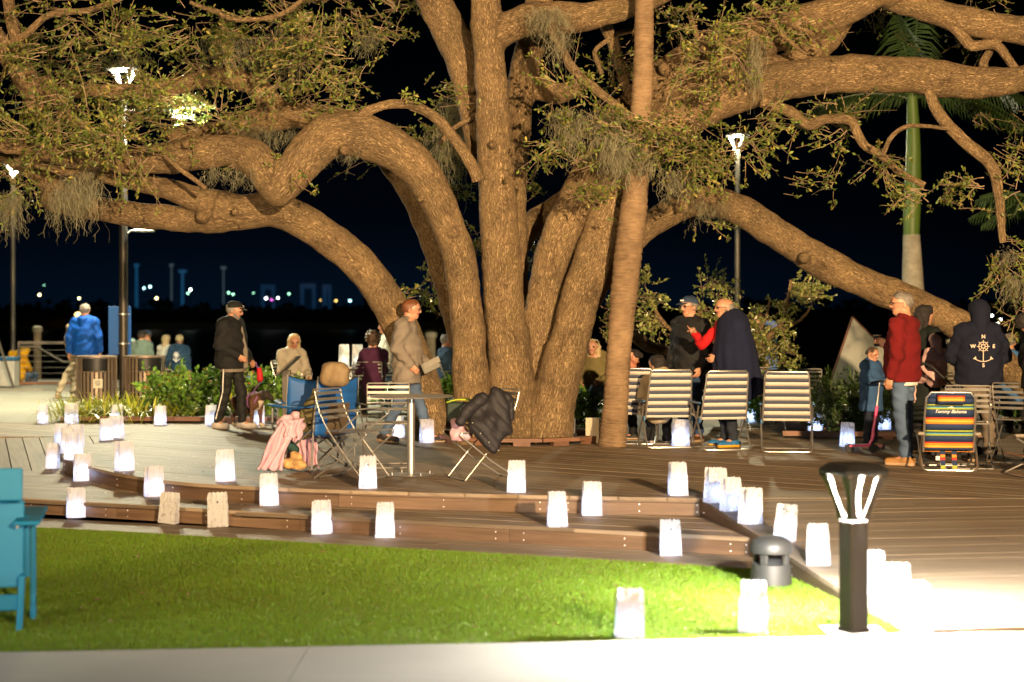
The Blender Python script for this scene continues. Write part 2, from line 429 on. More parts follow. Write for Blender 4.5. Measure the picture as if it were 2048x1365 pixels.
# lower step and left landing
steps = thing('steps', None, None); tag(steps, kind='structure')
tpoly = MID + [(1.62, 14.2), (-3.0, 15.9), (-4.4, 18.25), (-9.0, 18.45)]
n3 = planks(tpoly, lambda x, y: -0.150, (1.0, -0.40), 0.145, 0.005, 3.6, M_DECK, steps, minlen=0.8)
lz = lambda x, y: -0.150 + max(0.0, (y - 18.3)) * 0.045 + max(0.0, x + 6.6) * max(0.0, y - 18.3) * 0.008
n4 = planks([(-9.0, 18.46), (-4.7, 18.26), (-4.9, 21.25), (-9.0, 21.25)], lz, (1.0, -3.1), 0.20, 0.012, 6.0, M_DECK, steps, minlen=1)
sheet_obj('step_gap_shade', [(-9, 16.9), (-4.5, 15.62), (-3, 14.95), (1.7, 12.9), (1.6, 14.3), (-4.5, 21.2), (-9, 21.2)], -0.195, M_DARK, steps)
# border boards between the lowest riser and the lawn
bpoly = BOT + [(1.80, 12.76), (-1.2, 14.05), (-9.0, 16.85)]
n5 = planks(bpoly, lambda x, y: -0.288, (1.0, -0.42), 0.145, 0.005, 3.2, M_DECK, steps, th=0.05, minlen=0.8)
def fascia(path, z0f, z1f, parent, seg=1.9, th=0.028, m=M_RISER, name='riser_board', screws=True):
    """boards standing on edge along a path, outer face on the path"""
    pts = resample([(x, y, 0) for x, y in path], 0.12); k = max(1, int(round(seg / 0.12))); cnt = 0
    for s in range(0, len(pts) - 1, k):
        sg = pts[s:s + k + 1]
        if len(sg) < 2: continue
        b = MB(); vs_ = []; nn = len(sg); us = 0.0; ul = []
        for i, p in enumerate(sg):
            t = (sg[min(i + 1, nn - 1)] - sg[max(i - 1, 0)]).normalized(); nrm = Vector((t.y, -t.x, 0))
            if i: us += (p - sg[i - 1]).length
            q = p
            if i == 0: q = p + t * 0.002
            if i == nn - 1: q = p - t * 0.002
            z0, z1 = z0f(p.x, p.y), z1f(p.x, p.y)
            o = random.uniform(-1, 1) * 0.0
            a_, b_ = q + nrm * 0.0, q - nrm * th
            vs_ += [(a_.x, a_.y, z0), (a_.x, a_.y, z1), (b_.x, b_.y, z1), (b_.x, b_.y, z0)]
            ul.append(us)
        fs = []
        for i in range(nn - 1):
            o = i * 4
            for j in range(4): fs.append((o + j, o + 4 + j, o + 4 + (j + 1) % 4, o + (j + 1) % 4))
        fs += [(3, 2, 1, 0), tuple((nn - 1) * 4 + j for j in range(4))]
        b.add(vs_, fs)
        if screws:
            b.cur = 1
            for i in (1, nn // 2, nn - 2):
                p = sg[i]; t = (sg[min(i + 1, nn - 1)] - sg[max(i - 1, 0)]).normalized(); nrm = Vector((t.y, -t.x, 0))
                z0, z1 = z0f(p.x, p.y), z1f(p.x, p.y)
                for f_ in (0.25, 0.75):
                    b.box((p.x + nrm.x * 0.001, p.y + nrm.y * 0.001, z0 + (z1 - z0) * f_), (0.008, 0.008, 0.008))
        o = b.build(name, [m, M_SCREW], parent, smooth=False)
        me = o.data; uv = me.uv_layers.new(name='UVMap')
        dat = np.zeros((len(me.loops), 2), np.float32); off = random.uniform(0, 50)
        for l in me.loops:
            vi = l.vertex_index; dat[l.index] = ((ul[vi // 4] if vi // 4 < len(ul) else 0) + off, me.vertices[vi].co.z + off)
        uv.data.foreach_set('uv', dat.ravel()); cnt += 1
    return cnt
ui = [p for p in UP if p[1] < 21.0]
inset = lambda path, k: [(p[0], p[1] + k) for p in path]
fascia(inset(ui, 0.022), lambda x, y: -0.148, lambda x, y: -0.032, steps)
fascia(inset(MID, 0.022), lambda x, y: -0.288, lambda x, y: -0.181, steps)
fascia([(-13.0, 21.6), (-9, 21.5), (-4.95, 21.32)], lambda x, y: lz(x, 21.2), lambda x, y: -0.031, steps, name='riser_board')
fascia([RAMP_A, (edge_x(12.6), 12.6), RAMP_B], lambda x, y: -0.31, lambda x, y: ramp_z(x, y) - 0.030, ramp, seg=2.3)
print('planks', n1, n2, n3, n4, n5)

# --- lawn
M_TURF = mat('turf_backing', (0.05, 0.10, 0.012), 0.9, var=0.4, scale=30)
lawn_poly = [(-12.0, 8.05), (-2.74, 9.10), (1.87, 9.56), (2.25, 9.70)] + [(edge_x(y) - 0.006, y) for y in (11.0, 12.0)] + BOT[::-1][1:] + [(-12.0, 16.4)]
lawn = tag(sheet_obj('lawn', lawn_poly, -0.297, M_TURF), kind='structure')
def in_poly(px, py, poly):
    ins = np.zeros(len(px), bool); j = len(poly) - 1
    for i in range(len(poly)):
        xi, yi = poly[i]; xj, yj = poly[j]
        c = ((yi > py) != (yj > py)) & (px < (xj - xi) * (py - yi) / (yj - yi + 1e-12) + xi); ins ^= c; j = i
    return ins
def leafy_mat(name, trans=0.3, rough=0.5, attr='tint', spec=0.4):
    m = bpy.data.materials.new(name); m.use_nodes = True; t = m.node_tree; b = t.nodes['Principled BSDF']
    a = t.nodes.new('ShaderNodeAttribute'); a.attribute_name = attr
    b.inputs['Roughness'].default_value = rough; b.inputs['Specular IOR Level'].default_value = spec
    t.links.new(a.outputs['Color'], b.inputs['Base Color'])
    tr = t.nodes.new('ShaderNodeBsdfTranslucent'); mx = t.nodes.new('ShaderNodeMixShader'); mx.inputs[0].default_value = trans
    t.links.new(a.outputs['Color'], tr.inputs[0]); o = t.nodes['Material Output']
    t.links.new(b.outputs[0], mx.inputs[1]); t.links.new(tr.outputs[0], mx.inputs[2]); t.links.new(mx.outputs[0], o.inputs[0])
    return m
M_GRASS = leafy_mat('grass_blades', 0.35, 0.45)
N = 560000
gx = rng.uniform(-4.6, 2.3, N); gy = rng.uniform(8.6, 15.0, N)
k = in_poly(gx + rng.normal(0, .012, N), gy + rng.normal(0, .016, N), lawn_poly) & (np.abs(gx) < 0.34 * gy)
k &= ~((np.abs(gx - 1.953) < 0.17) & (np.abs(gy - 9.72) < 0.17))
k &= ((gx - 1.74) ** 2 + (gy - 11.42) ** 2 > 0.13 ** 2)
gx, gy = gx[k], gy[k]; n = len(gx)
ang = rng.uniform(0, 2 * np.pi, n); hh = rng.uniform(0.010, 0.022, n); wd = rng.uniform(0.0026, 0.005, n); lean = rng.uniform(0.0, 0.016, n); la = rng.uniform(0, 2 * np.pi, n)
b0 = np.stack([gx - np.cos(ang) * wd, gy - np.sin(ang) * wd, np.full(n, -0.297)], 1)
b1 = np.stack([gx + np.cos(ang) * wd, gy + np.sin(ang) * wd, np.full(n, -0.297)], 1)
b2 = np.stack([gx + np.cos(la) * lean, gy + np.sin(la) * lean, -0.297 + hh], 1)
gv = np.stack([b0, b1, b2], 1).reshape(-1, 3)
pn = 0.5 + 0.5 * np.sin(gx * 2.1 + np.sin(gy * 1.7) * 2) * np.sin(gy * 2.9 + gx)       # broad wavy patches of slightly lighter green
cb_ = np.stack([0.135 + 0.08 * rng.random(n) + 0.02 * pn, 0.225 + 0.11 * rng.random(n) + 0.05 * pn, 0.016 + 0.012 * rng.random(n), np.ones(n)], 1)
br = rng.random(n) < 0.06; cb_[br] = np.array([0.20, 0.15, 0.06, 1])
gme = np_mesh('grass', gv, np.arange(3 * n).reshape(-1, 3), M_GRASS, False, {'tint': ('FLOAT_COLOR', np.repeat(cb_, 3, 0))})
tag(link('grass', gme), 'short green artificial turf blades covering the lawn', 'grass', kind='stuff')

# fallen leaves on the lawn and white specks on the deck
M_DRY = mat('dry_leaf', (0.30, 0.17, 0.07), 0.7, var=0.3, scale=20)
lb = MB()
for _ in range(46):
    x, y = random.uniform(-3.4, 1.6), random.uniform(9.4, 13.2)
    if not in_poly(np.array([x]), np.array([y]), lawn_poly)[0]: continue
    a = random.uniform(0, 6.3); l = random.uniform(.02, .045); w_ = l * .4; ca, sa = math.cos(a), math.sin(a); z = -0.268
    lb.add([(x - ca * l, y - sa * l, z), (x + sa * w_, y - ca * w_, z + .006), (x + ca * l, y + sa * l, z + .004), (x - sa * w_, y + ca * w_, z + .008)], [(0, 1, 2, 3)])
for _ in range(60):
    x, y = random.uniform(-3.5, 5), random.uniform(14.4, 20)
    a = random.uniform(0, 6.3); l = random.uniform(.015, .03); w_ = l * .4; ca, sa = math.cos(a), math.sin(a); z = 0.003
    lb.add([(x - ca * l, y - sa * l, z), (x + sa * w_, y - ca * w_, z + .005), (x + ca * l, y + sa * l, z + .003), (x - sa * w_, y + ca * w_, z + .006)], [(0, 1, 2, 3)])
tag(lb.build('fallen_leaves', M_DRY, smooth=False), 'dry brown leaves scattered over lawn and deck', 'fallen leaves', kind='stuff')
M_CONF = mat('white_flake', (0.85, 0.85, 0.85), 0.5, var=0.02)
fb = MB()
for _ in range(190):
    px, py = random.gauss(300, 130), random.gauss(930, 55)
    if not (60 < px < 640 and 858 < py < 1062): continue
    for (z, ok) in ((0.004, lambda q: not (q.y < 14.2)), (-0.146, lambda q: True), (-0.284, lambda q: True)):
        q = G(px, py, z); xe = q.x
        yu = np.interp(xe, [p[0] for p in UP[6:]], [p[1] for p in UP[6:]]); ym = np.interp(xe, [p[0] for p in MID], [p[1] for p in MID])
        lev = 0 if q.y > yu + .03 and xe > -4.85 else (1 if q.y > ym + .03 else 2)
        if (lev == 0 and z > 0) or (lev == 1 and -0.2 < z < 0) or (lev == 2 and z < -0.2):
            s = random.uniform(.004, .010); fb.box((q.x, q.y, q.z + .001), (s, s, .003)); break
tag(fb.build('white_flakes', M_CONF, smooth=False), 'tiny white flakes strewn over the left end of the deck', 'flakes', kind='stuff')

# --- plaza behind the deck, promenade by the water
plaza = tag(sheet_obj('plaza', [(-60, 24.5), (-13, 24.6), (-4.9, 24.3), (9.5, 22.3), (60, 22.3), (60, 33.0), (-60, 36.0)], -0.006, M_CONC2), kind='structure')
prom = tag(sheet_obj('promenade', [(-8.6, 34.4), (60, 33.0), (60, 46), (-8.6, 46)], -0.55, M_CONC2), kind='structure')
sw = MB(); sw.box((25.7, 46.2, -1.1), (68.6, 0.4, 1.2)); sw.box((-34.3, 38.6, -0.75), (51.4, 5.0, 1.47))
tag(sw.build('sea_wall', M_CONC2, smooth=False), kind='structure')
M_WATER = bpy.data.materials.new('dark_water'); M_WATER.use_nodes = True
_t = M_WATER.node_tree; _b = _t.nodes['Principled BSDF']; _b.inputs['Base Color'].default_value = (0.004, 0.006, 0.007, 1); _b.inputs['Roughness'].default_value = 0.38
_c = _t.nodes.new('ShaderNodeTexCoord'); _mp = _t.nodes.new('ShaderNodeMapping'); _mp.inputs['Scale'].default_value = (0.5, 0.16, 1)
_n = _t.nodes.new('ShaderNodeTexNoise'); _n.inputs['Scale'].default_value = 3.0; _n.inputs['Detail'].default_value = 5
_bp = _t.nodes.new('ShaderNodeBump'); _bp.inputs['Strength'].default_value = 0.35; _bp.inputs['Distance'].default_value = 0.3
_t.links.new(_c.outputs['Object'], _mp.inputs[0]); _t.links.new(_mp.outputs[0], _n.inputs['Vector']); _t.links.new(_n.outputs['Fac'], _bp.inputs['Height']); _t.links.new(_bp.outputs[0], _b.inputs['Normal'])
tag(sheet_obj('water', [(-1500, 36.2), (1500, 36.2), (1500, 2500), (-1500, 2500)], -1.6, M_WATER), kind='structure')

# ================================================================== THE OAK
# limbs: (pixel x, pixel y, pixel radius, depth)
TY = 20.6
LIMBS = {
 'main': [(1036,905,56,20.45),(1031,850,47,20.4),(1024,780,43,20.4),(1016,700,40,20.4),(1008,600,40,20.4),(1002,500,39,20.35),(995,400,36,20.3),(989,300,34.5,20.3),(985,200,32.5,20.3),(978,110,30,20.3),(974,50,32,20.3),(968,-30,27,20.3)],
 'main_r':[(985,75,26,20.3),(1020,55,26,20.25),(1060,38,26,20.2),(1110,35,27,20.2),(1160,35,26,20.2),(1220,25,20,20.2),(1290,4,16,20.2),(1350,-20,13,20.2)],
 'back_r': [(1046,760,20,21.0),(1040,620,18,21.1),(1034,500,17,21.2),(1032,400,18,21.25),(1034,300,21,21.3),(1040,200,25,21.3),(1056,110,26,21.3),(1072,40,26,21.3),(1084,-30,24,21.3)],
 'back_rb':[(1060,172,18,21.3),(1095,183,16,21.3),(1130,186,14,21.3),(1170,165,12,21.3)],
 'top_l': [(962,300,26,20.75),(948,215,29,20.9),(925,120,31,20.95),(893,50,32,21.0),(850,-30,32,21.0)],
 'arch': [(948,905,52,20.3),(945,840,38,20.25),(942,760,35,20.2),(937,680,32.5,20.15),(931,600,31,20.1),(919,520,31,20.05),(900,460,31,20.0),(872,395,34,19.95),(828,330,38,19.9),(768,288,41,19.85),(705,268,43,19.8),(655,275,42,19.75),(615,308,40,19.7),(585,350,35,19.7),(558,380,30,19.7)],
 'arch_2':[(558,378,30,19.7),(535,345,30,19.75),(505,315,29,19.8),(465,302,28,19.85),(410,306,28,19.9),(350,315,27,19.95),(290,320,24,20.0),(215,322,20,20.0),(130,312,17,20.0),(50,298,14,20.0),(-40,285,11,20.0)],
 'arch_b': [(935,700,26,20.75),(905,600,25,20.9),(880,510,25,21.0),(848,430,25,21.1),(812,360,25,21.2),(768,300,25,21.25),(715,255,23,21.3),(650,236,21,21.3),(590,232,21,21.3),(530,240,22,21.3),(470,258,20,21.3),(410,268,17,21.3),(340,275,14,21.3)],
 'arch_u':[(560,230,20,21.3),(540,205,18,21.3),(515,172,17,21.25),(470,158,16,21.2),(410,158,15,21.2),(340,176,14,21.2),(270,184,12,21.2),(190,182,11,21.2),(100,186,10,21.2)],
 'lean':  [(880,925,53,20.75),(862,850,42,20.8),(848,780,36,20.85),(828,715,34,20.9),(797,645,34,20.9),(757,575,34,20.9),(706,515,34,20.85),(650,470,33,20.8),(590,434,33,20.7),(535,418,33,20.6),(480,425,32,20.5),(440,412,26,20.45)],
 'lean_a':[(440,412,26,20.45),(390,398,20,20.4),(330,378,17,20.35),(270,362,16,20.3),(205,348,14,20.3),(120,335,12,20.3),(40,322,10,20.3)],
 'lean_b':[(465,432,30,20.5),(410,440,22,20.55),(340,436,22,20.6),(265,430,22,20.65),(195,418,20,20.7),(135,405,19,20.75),(98,400,16,20.8)],
 'lean_c':[(140,405,18,20.75),(108,375,17,20.75),(75,345,17,20.75),(30,318,15,20.75),(-40,290,13,20.75)],
 'right1': [(1066,905,46,20.55),(1066,830,38,20.6),(1069,760,34,20.65),(1076,680,33,20.65),(1087,600,34,20.6),(1105,520,36,20.55),(1128,455,37,20.5),(1158,395,38,20.5),(1196,330,41,20.5),(1240,260,43,20.5),(1300,195,44,20.5),(1370,140,45,20.4),(1450,98,45,20.3),(1530,68,42,20.2),(1620,42,36,20.1),(1700,12,31,20.0),(1780,-25,28,20.0)],
 'right1b':[(1300,222,26,20.55),(1355,185,22,20.5),(1420,165,20,20.4),(1500,150,21,20.35),(1580,132,22,20.3),(1640,92,22,20.25),(1680,45,20,20.2)],
 'right2': [(1092,910,52,20.4),(1100,850,45,20.35),(1114,780,42,20.3),(1134,700,40,20.3),(1160,600,37,20.3),(1186,520,37,20.3),(1208,455,37,20.3),(1230,395,38,20.3),(1258,335,41,20.35),(1296,282,43,20.35),(1345,240,42,20.3),(1420,208,39,20.2),(1500,178,38,20.1),(1600,157,37,20.0),(1700,148,36,19.9),(1800,150,35,19.8),(1880,158,35,19.8),(1960,166,30,19.8),(2050,158,25,19.8),(2140,150,22,19.8)],
 'low_r': [(1150,660,24,20.8),(1200,560,22,21.0),(1250,495,21,21.1),(1300,450,21,21.15),(1340,425,23,21.15),(1385,405,24,21.1),(1435,403,24,21.05),(1490,425,26,21.0),(1550,466,27,20.9),(1620,512,28,20.8),(1690,548,28,20.7),(1760,580,27,20.6),(1830,606,26,20.5),(1900,640,26,20.4),(1952,676,26,20.3),(2000,722,25,20.2),(2060,775,22,20.1),(2130,830,20,20.0)],
 'mid_back':[(1010,560,22,21.1),(1040,490,20,21.4),(1070,445,19,21.5),(1105,415,16,21.6),(1150,380,14,21.7)],
 'top_rr':[(1740,-22,24,20.2),(1800,0,23,20.1),(1870,24,22,20.0),(1950,46,24,19.9),(2050,62,26,19.8),(2130,75,26,19.8)],
 'left_up':[(-15,60,16,20.4),(15,110,18,20.4),(48,152,19,20.4),(70,195,18,20.4),(82,240,15,20.4)],
}
BRANCHES = [
 [(958,358,14,20.0),(932,312,11.5,19.9),(902,270,11,19.85),(870,236,10.5,19.8),(842,216,10,19.8),(800,208,9,19.75),(762,211,9.5,19.7),(728,228,11,19.7),(700,248,12,19.75)],
 [(1850,150,13,19.75),(1868,208,12,19.7),(1900,256,12,19.65),(1950,300,13,19.6),(1984,334,12,19.6),(1995,390,10,19.6),(2003,440,9,19.6),(2007,485,6,19.6)],
 [(1525,205,13,19.9),(1580,224,11,19.8),(1618,250,11,19.75),(1650,239,9.5,19.7),(1698,240,10,19.7),(1716,268,9.5,19.7),(1732,294,9,19.7),(1765,315,8,19.65),(1802,346,7.5,19.6),(1848,372,6,19.6)],
 [(1885,22,15,19.95),(1918,64,12,19.9),(1944,94,10.5,19.9),(1986,88,9.5,19.85),(2014,114,9,19.8),(2040,156,7.5,19.8)],
 [(1984,88,8,19.85),(2026,62,7,19.8),(2052,52,6,19.8)],
 [(1194,14,14,20.95),(1224,80,13,20.95),(1240,132,11,20.95),(1256,185,10,20.9)],
 [(1232,70,6,20.9),(1270,62,5,20.85),(1310,66,4,20.8)],
 [(1100,20,9,19.7),(1108,70,8.5,19.6),(1126,104,8.5,19.55),(1146,138,10,19.5),(1180,168,9,19.45),(1228,208,8.5,19.4),(1268,242,7,19.4)],
 [(1205,150,5,20.8),(1190,105,5,20.8),(1218,80,4.5,20.8)],
 [(38,100,13,20.35),(26,50,13,20.3),(16,0,12,20.3),(10,-30,11,20.3)],
 [(20,90,8,20.2),(60,62,7.5,20.15),(100,30,7,20.1),(160,22,6.5,20.1),(215,8,6,20.1),(260,-15,5,20.1)],
 [(86,158,13,20.45),(110,195,13,20.45),(142,235,12,20.45),(180,262,10,20.4)],
 [(1375,10,6,19.9),(1392,66,6,19.85),(1404,82,6,19.85),(1432,90,5,19.8),(1472,86,3.5,19.8)],
 [(1500,8,6,19.7),(1560,40,5.5,19.65),(1600,58,4.5,19.6),(1640,64,3,19.6)],
 [(1540,40,5,19.65),(1568,70,4.5,19.6),(1596,95,4,19.6),(1616,110,3,19.6)],
 [(1765,312,5,19.6),(1780,278,5,19.55),(1820,252,4.5,19.5),(1900,258,3.5,19.5)],
 [(330,312,5,19.6),(370,345,5,19.5),(412,378,4,19.45)],
 [(165,290,8,19.7),(190,322,8,19.65),(230,335,8,19.65),(268,348,7,19.65)],
 [(610,-5,5,19.9),(560,30,5,19.9),(480,40,5,19.9),(420,20,4.5,19.9),(380,5,4,19.9)],
 [(945,235,5,20.6),(905,258,5,20.6),(880,290,4,20.6)],
 [(1975,150,9,19.9),(1966,128,9,19.95),(1982,95,7,20.0)],
]
def bark_mat():
    m = bpy.data.materials.new('oak_bark'); m.use_nodes = True; t = m.node_tree; b = t.nodes['Principled BSDF']
    a = t.nodes.new('ShaderNodeAttribute'); a.attribute_name = 'bark'
    mp = t.nodes.new('ShaderNodeMapping'); mp.inputs['Scale'].default_value = (1, 1, 0.20); t.links.new(a.outputs['Vector'], mp.inputs[0])
    v = t.nodes.new('ShaderNodeTexVoronoi'); v.feature = 'DISTANCE_TO_EDGE'; v.inputs['Scale'].default_value = 84
    n0 = t.nodes.new('ShaderNodeTexNoise'); n0.inputs['Scale'].default_value = 16; n0.inputs['Detail'].default_value = 5
    t.links.new(mp.outputs[0], n0.inputs['Vector'])
    mxv = t.nodes.new('ShaderNodeMix'); mxv.data_type = 'VECTOR'; mxv.inputs[0].default_value = 0.11
    t.links.new(mp.outputs[0], mxv.inputs[4]); t.links.new(n0.outputs['Color'], mxv.inputs[5]); t.links.new(mxv.outputs[1], v.inputs['Vector'])
    n1 = t.nodes.new('ShaderNodeTexNoise'); n1.inputs['Scale'].default_value = 2.2; n1.inputs['Detail'].default_value = 6
    g = t.nodes.new('ShaderNodeTexCoord'); t.links.new(g.outputs['Object'], n1.inputs['Vector'])
    n2 = t.nodes.new('ShaderNodeTexNoise'); n2.inputs['Scale'].default_value = 60; n2.inputs['Detail'].default_value = 5
    mp2 = t.nodes.new('ShaderNodeMapping'); mp2.inputs['Scale'].default_value = (1, 1, 0.3); t.links.new(a.outputs['Vector'], mp2.inputs[0]); t.links.new(mp2.outputs[0], n2.inputs['Vector'])
    r = t.nodes.new('ShaderNodeValToRGB'); r.color_ramp.elements[0].position = 0.0; r.color_ramp.elements[0].color = (0.12, 0.080, 0.047, 1)
    r.color_ramp.elements[1].position = 0.35; r.color_ramp.elements[1].color = (0.42, 0.305, 0.185, 1)
    e = r.color_ramp.elements.new(0.10); e.color = (0.275, 0.19, 0.112, 1)
    t.links.new(v.outputs['Distance'], r.inputs[0])
    r2 = t.nodes.new('ShaderNodeValToRGB'); r2.color_ramp.elements[0].position = 0.35; r2.color_ramp.elements[0].color = (0.74, 0.72, 0.66, 1)
    r2.color_ramp.elements[1].position = 0.68; r2.color_ramp.elements[1].color = (1.15, 1.10, 0.98, 1); t.links.new(n1.outputs['Fac'], r2.inputs[0])
    mu = t.nodes.new('ShaderNodeMix'); mu.data_type = 'RGBA'; mu.blend_type = 'MULTIPLY'; mu.inputs[0].default_value = 1
    t.links.new(r.outputs[0], mu.inputs[6]); t.links.new(r2.outputs[0], mu.inputs[7])
    r3 = t.nodes.new('ShaderNodeValToRGB'); r3.color_ramp.elements[0].position = 0.3; r3.color_ramp.elements[0].color = (0.66, 0.64, 0.6, 1)
    r3.color_ramp.elements[1].position = 0.7; r3.color_ramp.elements[1].color = (1.2, 1.2, 1.15, 1); t.links.new(n2.outputs['Fac'], r3.inputs[0])
    mu2 = t.nodes.new('ShaderNodeMix'); mu2.data_type = 'RGBA'; mu2.blend_type = 'MULTIPLY'; mu2.inputs[0].default_value = 1
    t.links.new(mu.outputs[2], mu2.inputs[6]); t.links.new(r3.outputs[0], mu2.inputs[7])
    n3 = t.nodes.new('ShaderNodeTexNoise'); n3.inputs['Scale'].default_value = 5.5; n3.inputs['Detail'].default_value = 6; n3.inputs['Roughness'].default_value = 0.7
    mp3 = t.nodes.new('ShaderNodeMapping'); mp3.inputs['Scale'].default_value = (1, 1, 0.45); t.links.new(a.outputs['Vector'], mp3.inputs[0]); t.links.new(mp3.outputs[0], n3.inputs['Vector'])
    r4 = t.nodes.new('ShaderNodeValToRGB'); r4.color_ramp.elements[0].position = 0.30; r4.color_ramp.elements[0].color = (0.55, 0.54, 0.50, 1); r4.color_ramp.elements[1].position = 0.46; r4.color_ramp.elements[1].color = (1, 1, 1, 1)
    e4 = r4.color_ramp.elements.new(0.74); e4.color = (1.0, 1.04, 0.92, 1); t.links.new(n3.outputs['Fac'], r4.inputs[0])
    mu3 = t.nodes.new('ShaderNodeMix'); mu3.data_type = 'RGBA'; mu3.blend_type = 'MULTIPLY'; mu3.inputs[0].default_value = 1
    t.links.new(mu2.outputs[2], mu3.inputs[6]); t.links.new(r4.outputs[0], mu3.inputs[7]); t.links.new(mu3.outputs[2], b.inputs['Base Color']); b.inputs['Roughness'].default_value = 0.85; b.inputs['Specular IOR Level'].default_value = 0.25
    cl = t.nodes.new('ShaderNodeMath'); cl.operation = 'MINIMUM'; cl.inputs[1].default_value = 0.22; t.links.new(v.outputs['Distance'], cl.inputs[0])
    ad = t.nodes.new('ShaderNodeMath'); ad.operation = 'MULTIPLY_ADD'; ad.inputs[1].default_value = 0.12
    t.links.new(n2.outputs['Fac'], ad.inputs[0]); t.links.new(cl.outputs[0], ad.inputs[2])
    bp = t.nodes.new('ShaderNodeBump'); bp.inputs['Strength'].default_value = 0.9; bp.inputs['Distance'].default_value = 0.042
    t.links.new(ad.outputs[0], bp.inputs['Height']); t.links.new(bp.outputs[0], b.inputs['Normal'])
    return m
M_BARK = bark_mat()
def limb_pts(L): return [(P(x, y, Y), W(r, Y)) for x, y, r, Y in L]
def catmull(pr, sub=3):
    """smooth a list of (point, radius)"""
    out = []
    for i in range(len(pr) - 1):
        p0, p1, p2, p3 = pr[max(i - 1, 0)], pr[i], pr[i + 1], pr[min(i + 2, len(pr) - 1)]
        for s in range(sub):
            t = s / sub; q = []
            a, b, c, d = p0[0], p1[0], p2[0], p3[0]
            pt = 0.5 * ((2 * b) + (c - a) * t + (2 * a - 5 * b + 4 * c - d) * t * t + (3 * b - a - 3 * c + d) * t ** 3)
            out.append((pt, p1[1] + (p2[1] - p1[1]) * t))
    return out + [pr[-1]]
oak = thing('oak_tree', 'huge spreading live oak with many curving trunks and hanging moss', 'tree', (0.2, TY, 0))
def to_local(o, v): return v - Vector(o.location)
prims = []; segs = []
for nm, L in LIMBS.items():
    pr = catmull(limb_pts(L), 3)
    frame = None; s = random.uniform(0, 30)
    for (a, ra), (b, rb) in zip(pr, pr[1:]):
        t = (b - a).normalized()
        if frame is None: frame = t.orthogonal().normalized()
        else: frame = (frame - t * frame.dot(t)).normalized()
        segs.append((np.array(a), np.array(b), ra, rb, np.array(frame), np.array(t.cross(frame)), s)); s += (b - a).length
        prims.append(prim(a, b, ra, rb, 0, 0.045 if nm in ('main', 'arch', 'right1', 'right2', 'lean') else 0.09))
# knots and healed cuts
KNOTS = [(1610, 516, 20.55, 12), (372, 290, 19.6, 10), (405, 434, 20.3, 13), (470, 424, 20.15, 9), (905, 465, 19.8, 11), (1012, 362, 20.0, 9), (840, 400, 19.75, 8), (1330, 138, 20.1, 13), (1780, 140, 19.6, 10), (645, 290, 19.5, 9), (690, 300, 19.5, 10), (985, 290, 20.0, 8), (1120, 640, 20.15, 8)]
for x, y, Y, r in KNOTS:
    c = P(x, y, Y); rr = W(r, Y); prims.append(prim(c, c, rr, rr, 0, 0.05))
def tree_warp(X, Y, Z):
    return (0.010 * np.sin(7.1 * X + 3 * Z + 1.3 * np.sin(4.7 * Z)) * np.sin(5.3 * Y + 2.1 * X) + 0.007 * np.sin(13.7 * X - 4.1 * Y) * np.sin(11.3 * Z + 6.0 * Y) + 0.004 * np.sin(29 * X + 7 * Z) * np.sin(23 * Z - 11 * Y))
tv, tf, _ = sdf_mesh(prims, 0.03, warp=tree_warp)
A = np.array([s_[0] for s_ in segs]); B = np.array([s_[1] for s_ in segs]); D = B - A; DL = np.maximum((D ** 2).sum(1), 1e-9)
RA = np.array([s_[2] for s_ in segs]); FX = np.array([s_[4] for s_ in segs]); FY = np.array([s_[5] for s_ in segs]); S0 = np.array([s_[6] for s_ in segs])
barkco = np.zeros((len(tv), 3), np.float32)
for i in range(0, len(tv), 20000):
    p = tv[i:i + 20000]; t = np.clip(((p[:, None, :] - A) * D).sum(2) / DL, 0, 1)
    q = p[:, None, :] - (A + t[..., None] * D); d = np.sqrt((q ** 2).sum(2)) - RA
    j = d.argmin(1); ii = np.arange(len(p)); qq = q[ii, j]
    barkco[i:i + 20000] = np.stack([(qq * FX[j]).sum(1), (qq * FY[j]).sum(1), S0[j] + t[ii, j] * np.sqrt(DL[j])], 1)
tme = np_mesh('trunk', tv - np.array(oak.location), tf, M_BARK, True, {'bark': ('FLOAT_VECTOR', barkco)})
link('trunk', tme, oak)
def branch_obj(L, parent, name='branch', n=9, mtl=None):
    pr = catmull(limb_pts(L), 4); pts = []; rr = []
    for p, r in pr:
        pts.append(p - Vector(parent.location) + Vector((mnoise.noise(p * 6), mnoise.noise(p * 6 + Vector((9, 0, 0))), mnoise.noise(p * 6 + Vector((0, 9, 0))))) * min(r * 0.5, 0.02)); rr.append(r * (1 + 0.14 * mnoise.noise(p * 11)))
    b = MB(); b.tube(pts, rr, n)
    o = b.build(name, mtl or M_BARK, parent); a = o.data.attributes.new('bark', 'FLOAT_VECTOR', 'POINT'); s = 0; dat = []
    for i, p in enumerate(pts):
        if i: s += (p - pts[i - 1]).length
        for j in range(n): dat += [math.cos(6.283 * j / n) * rr[i], math.sin(6.283 * j / n) * rr[i], s]
    a.data.foreach_set('vector', dat); return o
for L in BRANCHES: branch_obj(L, oak)

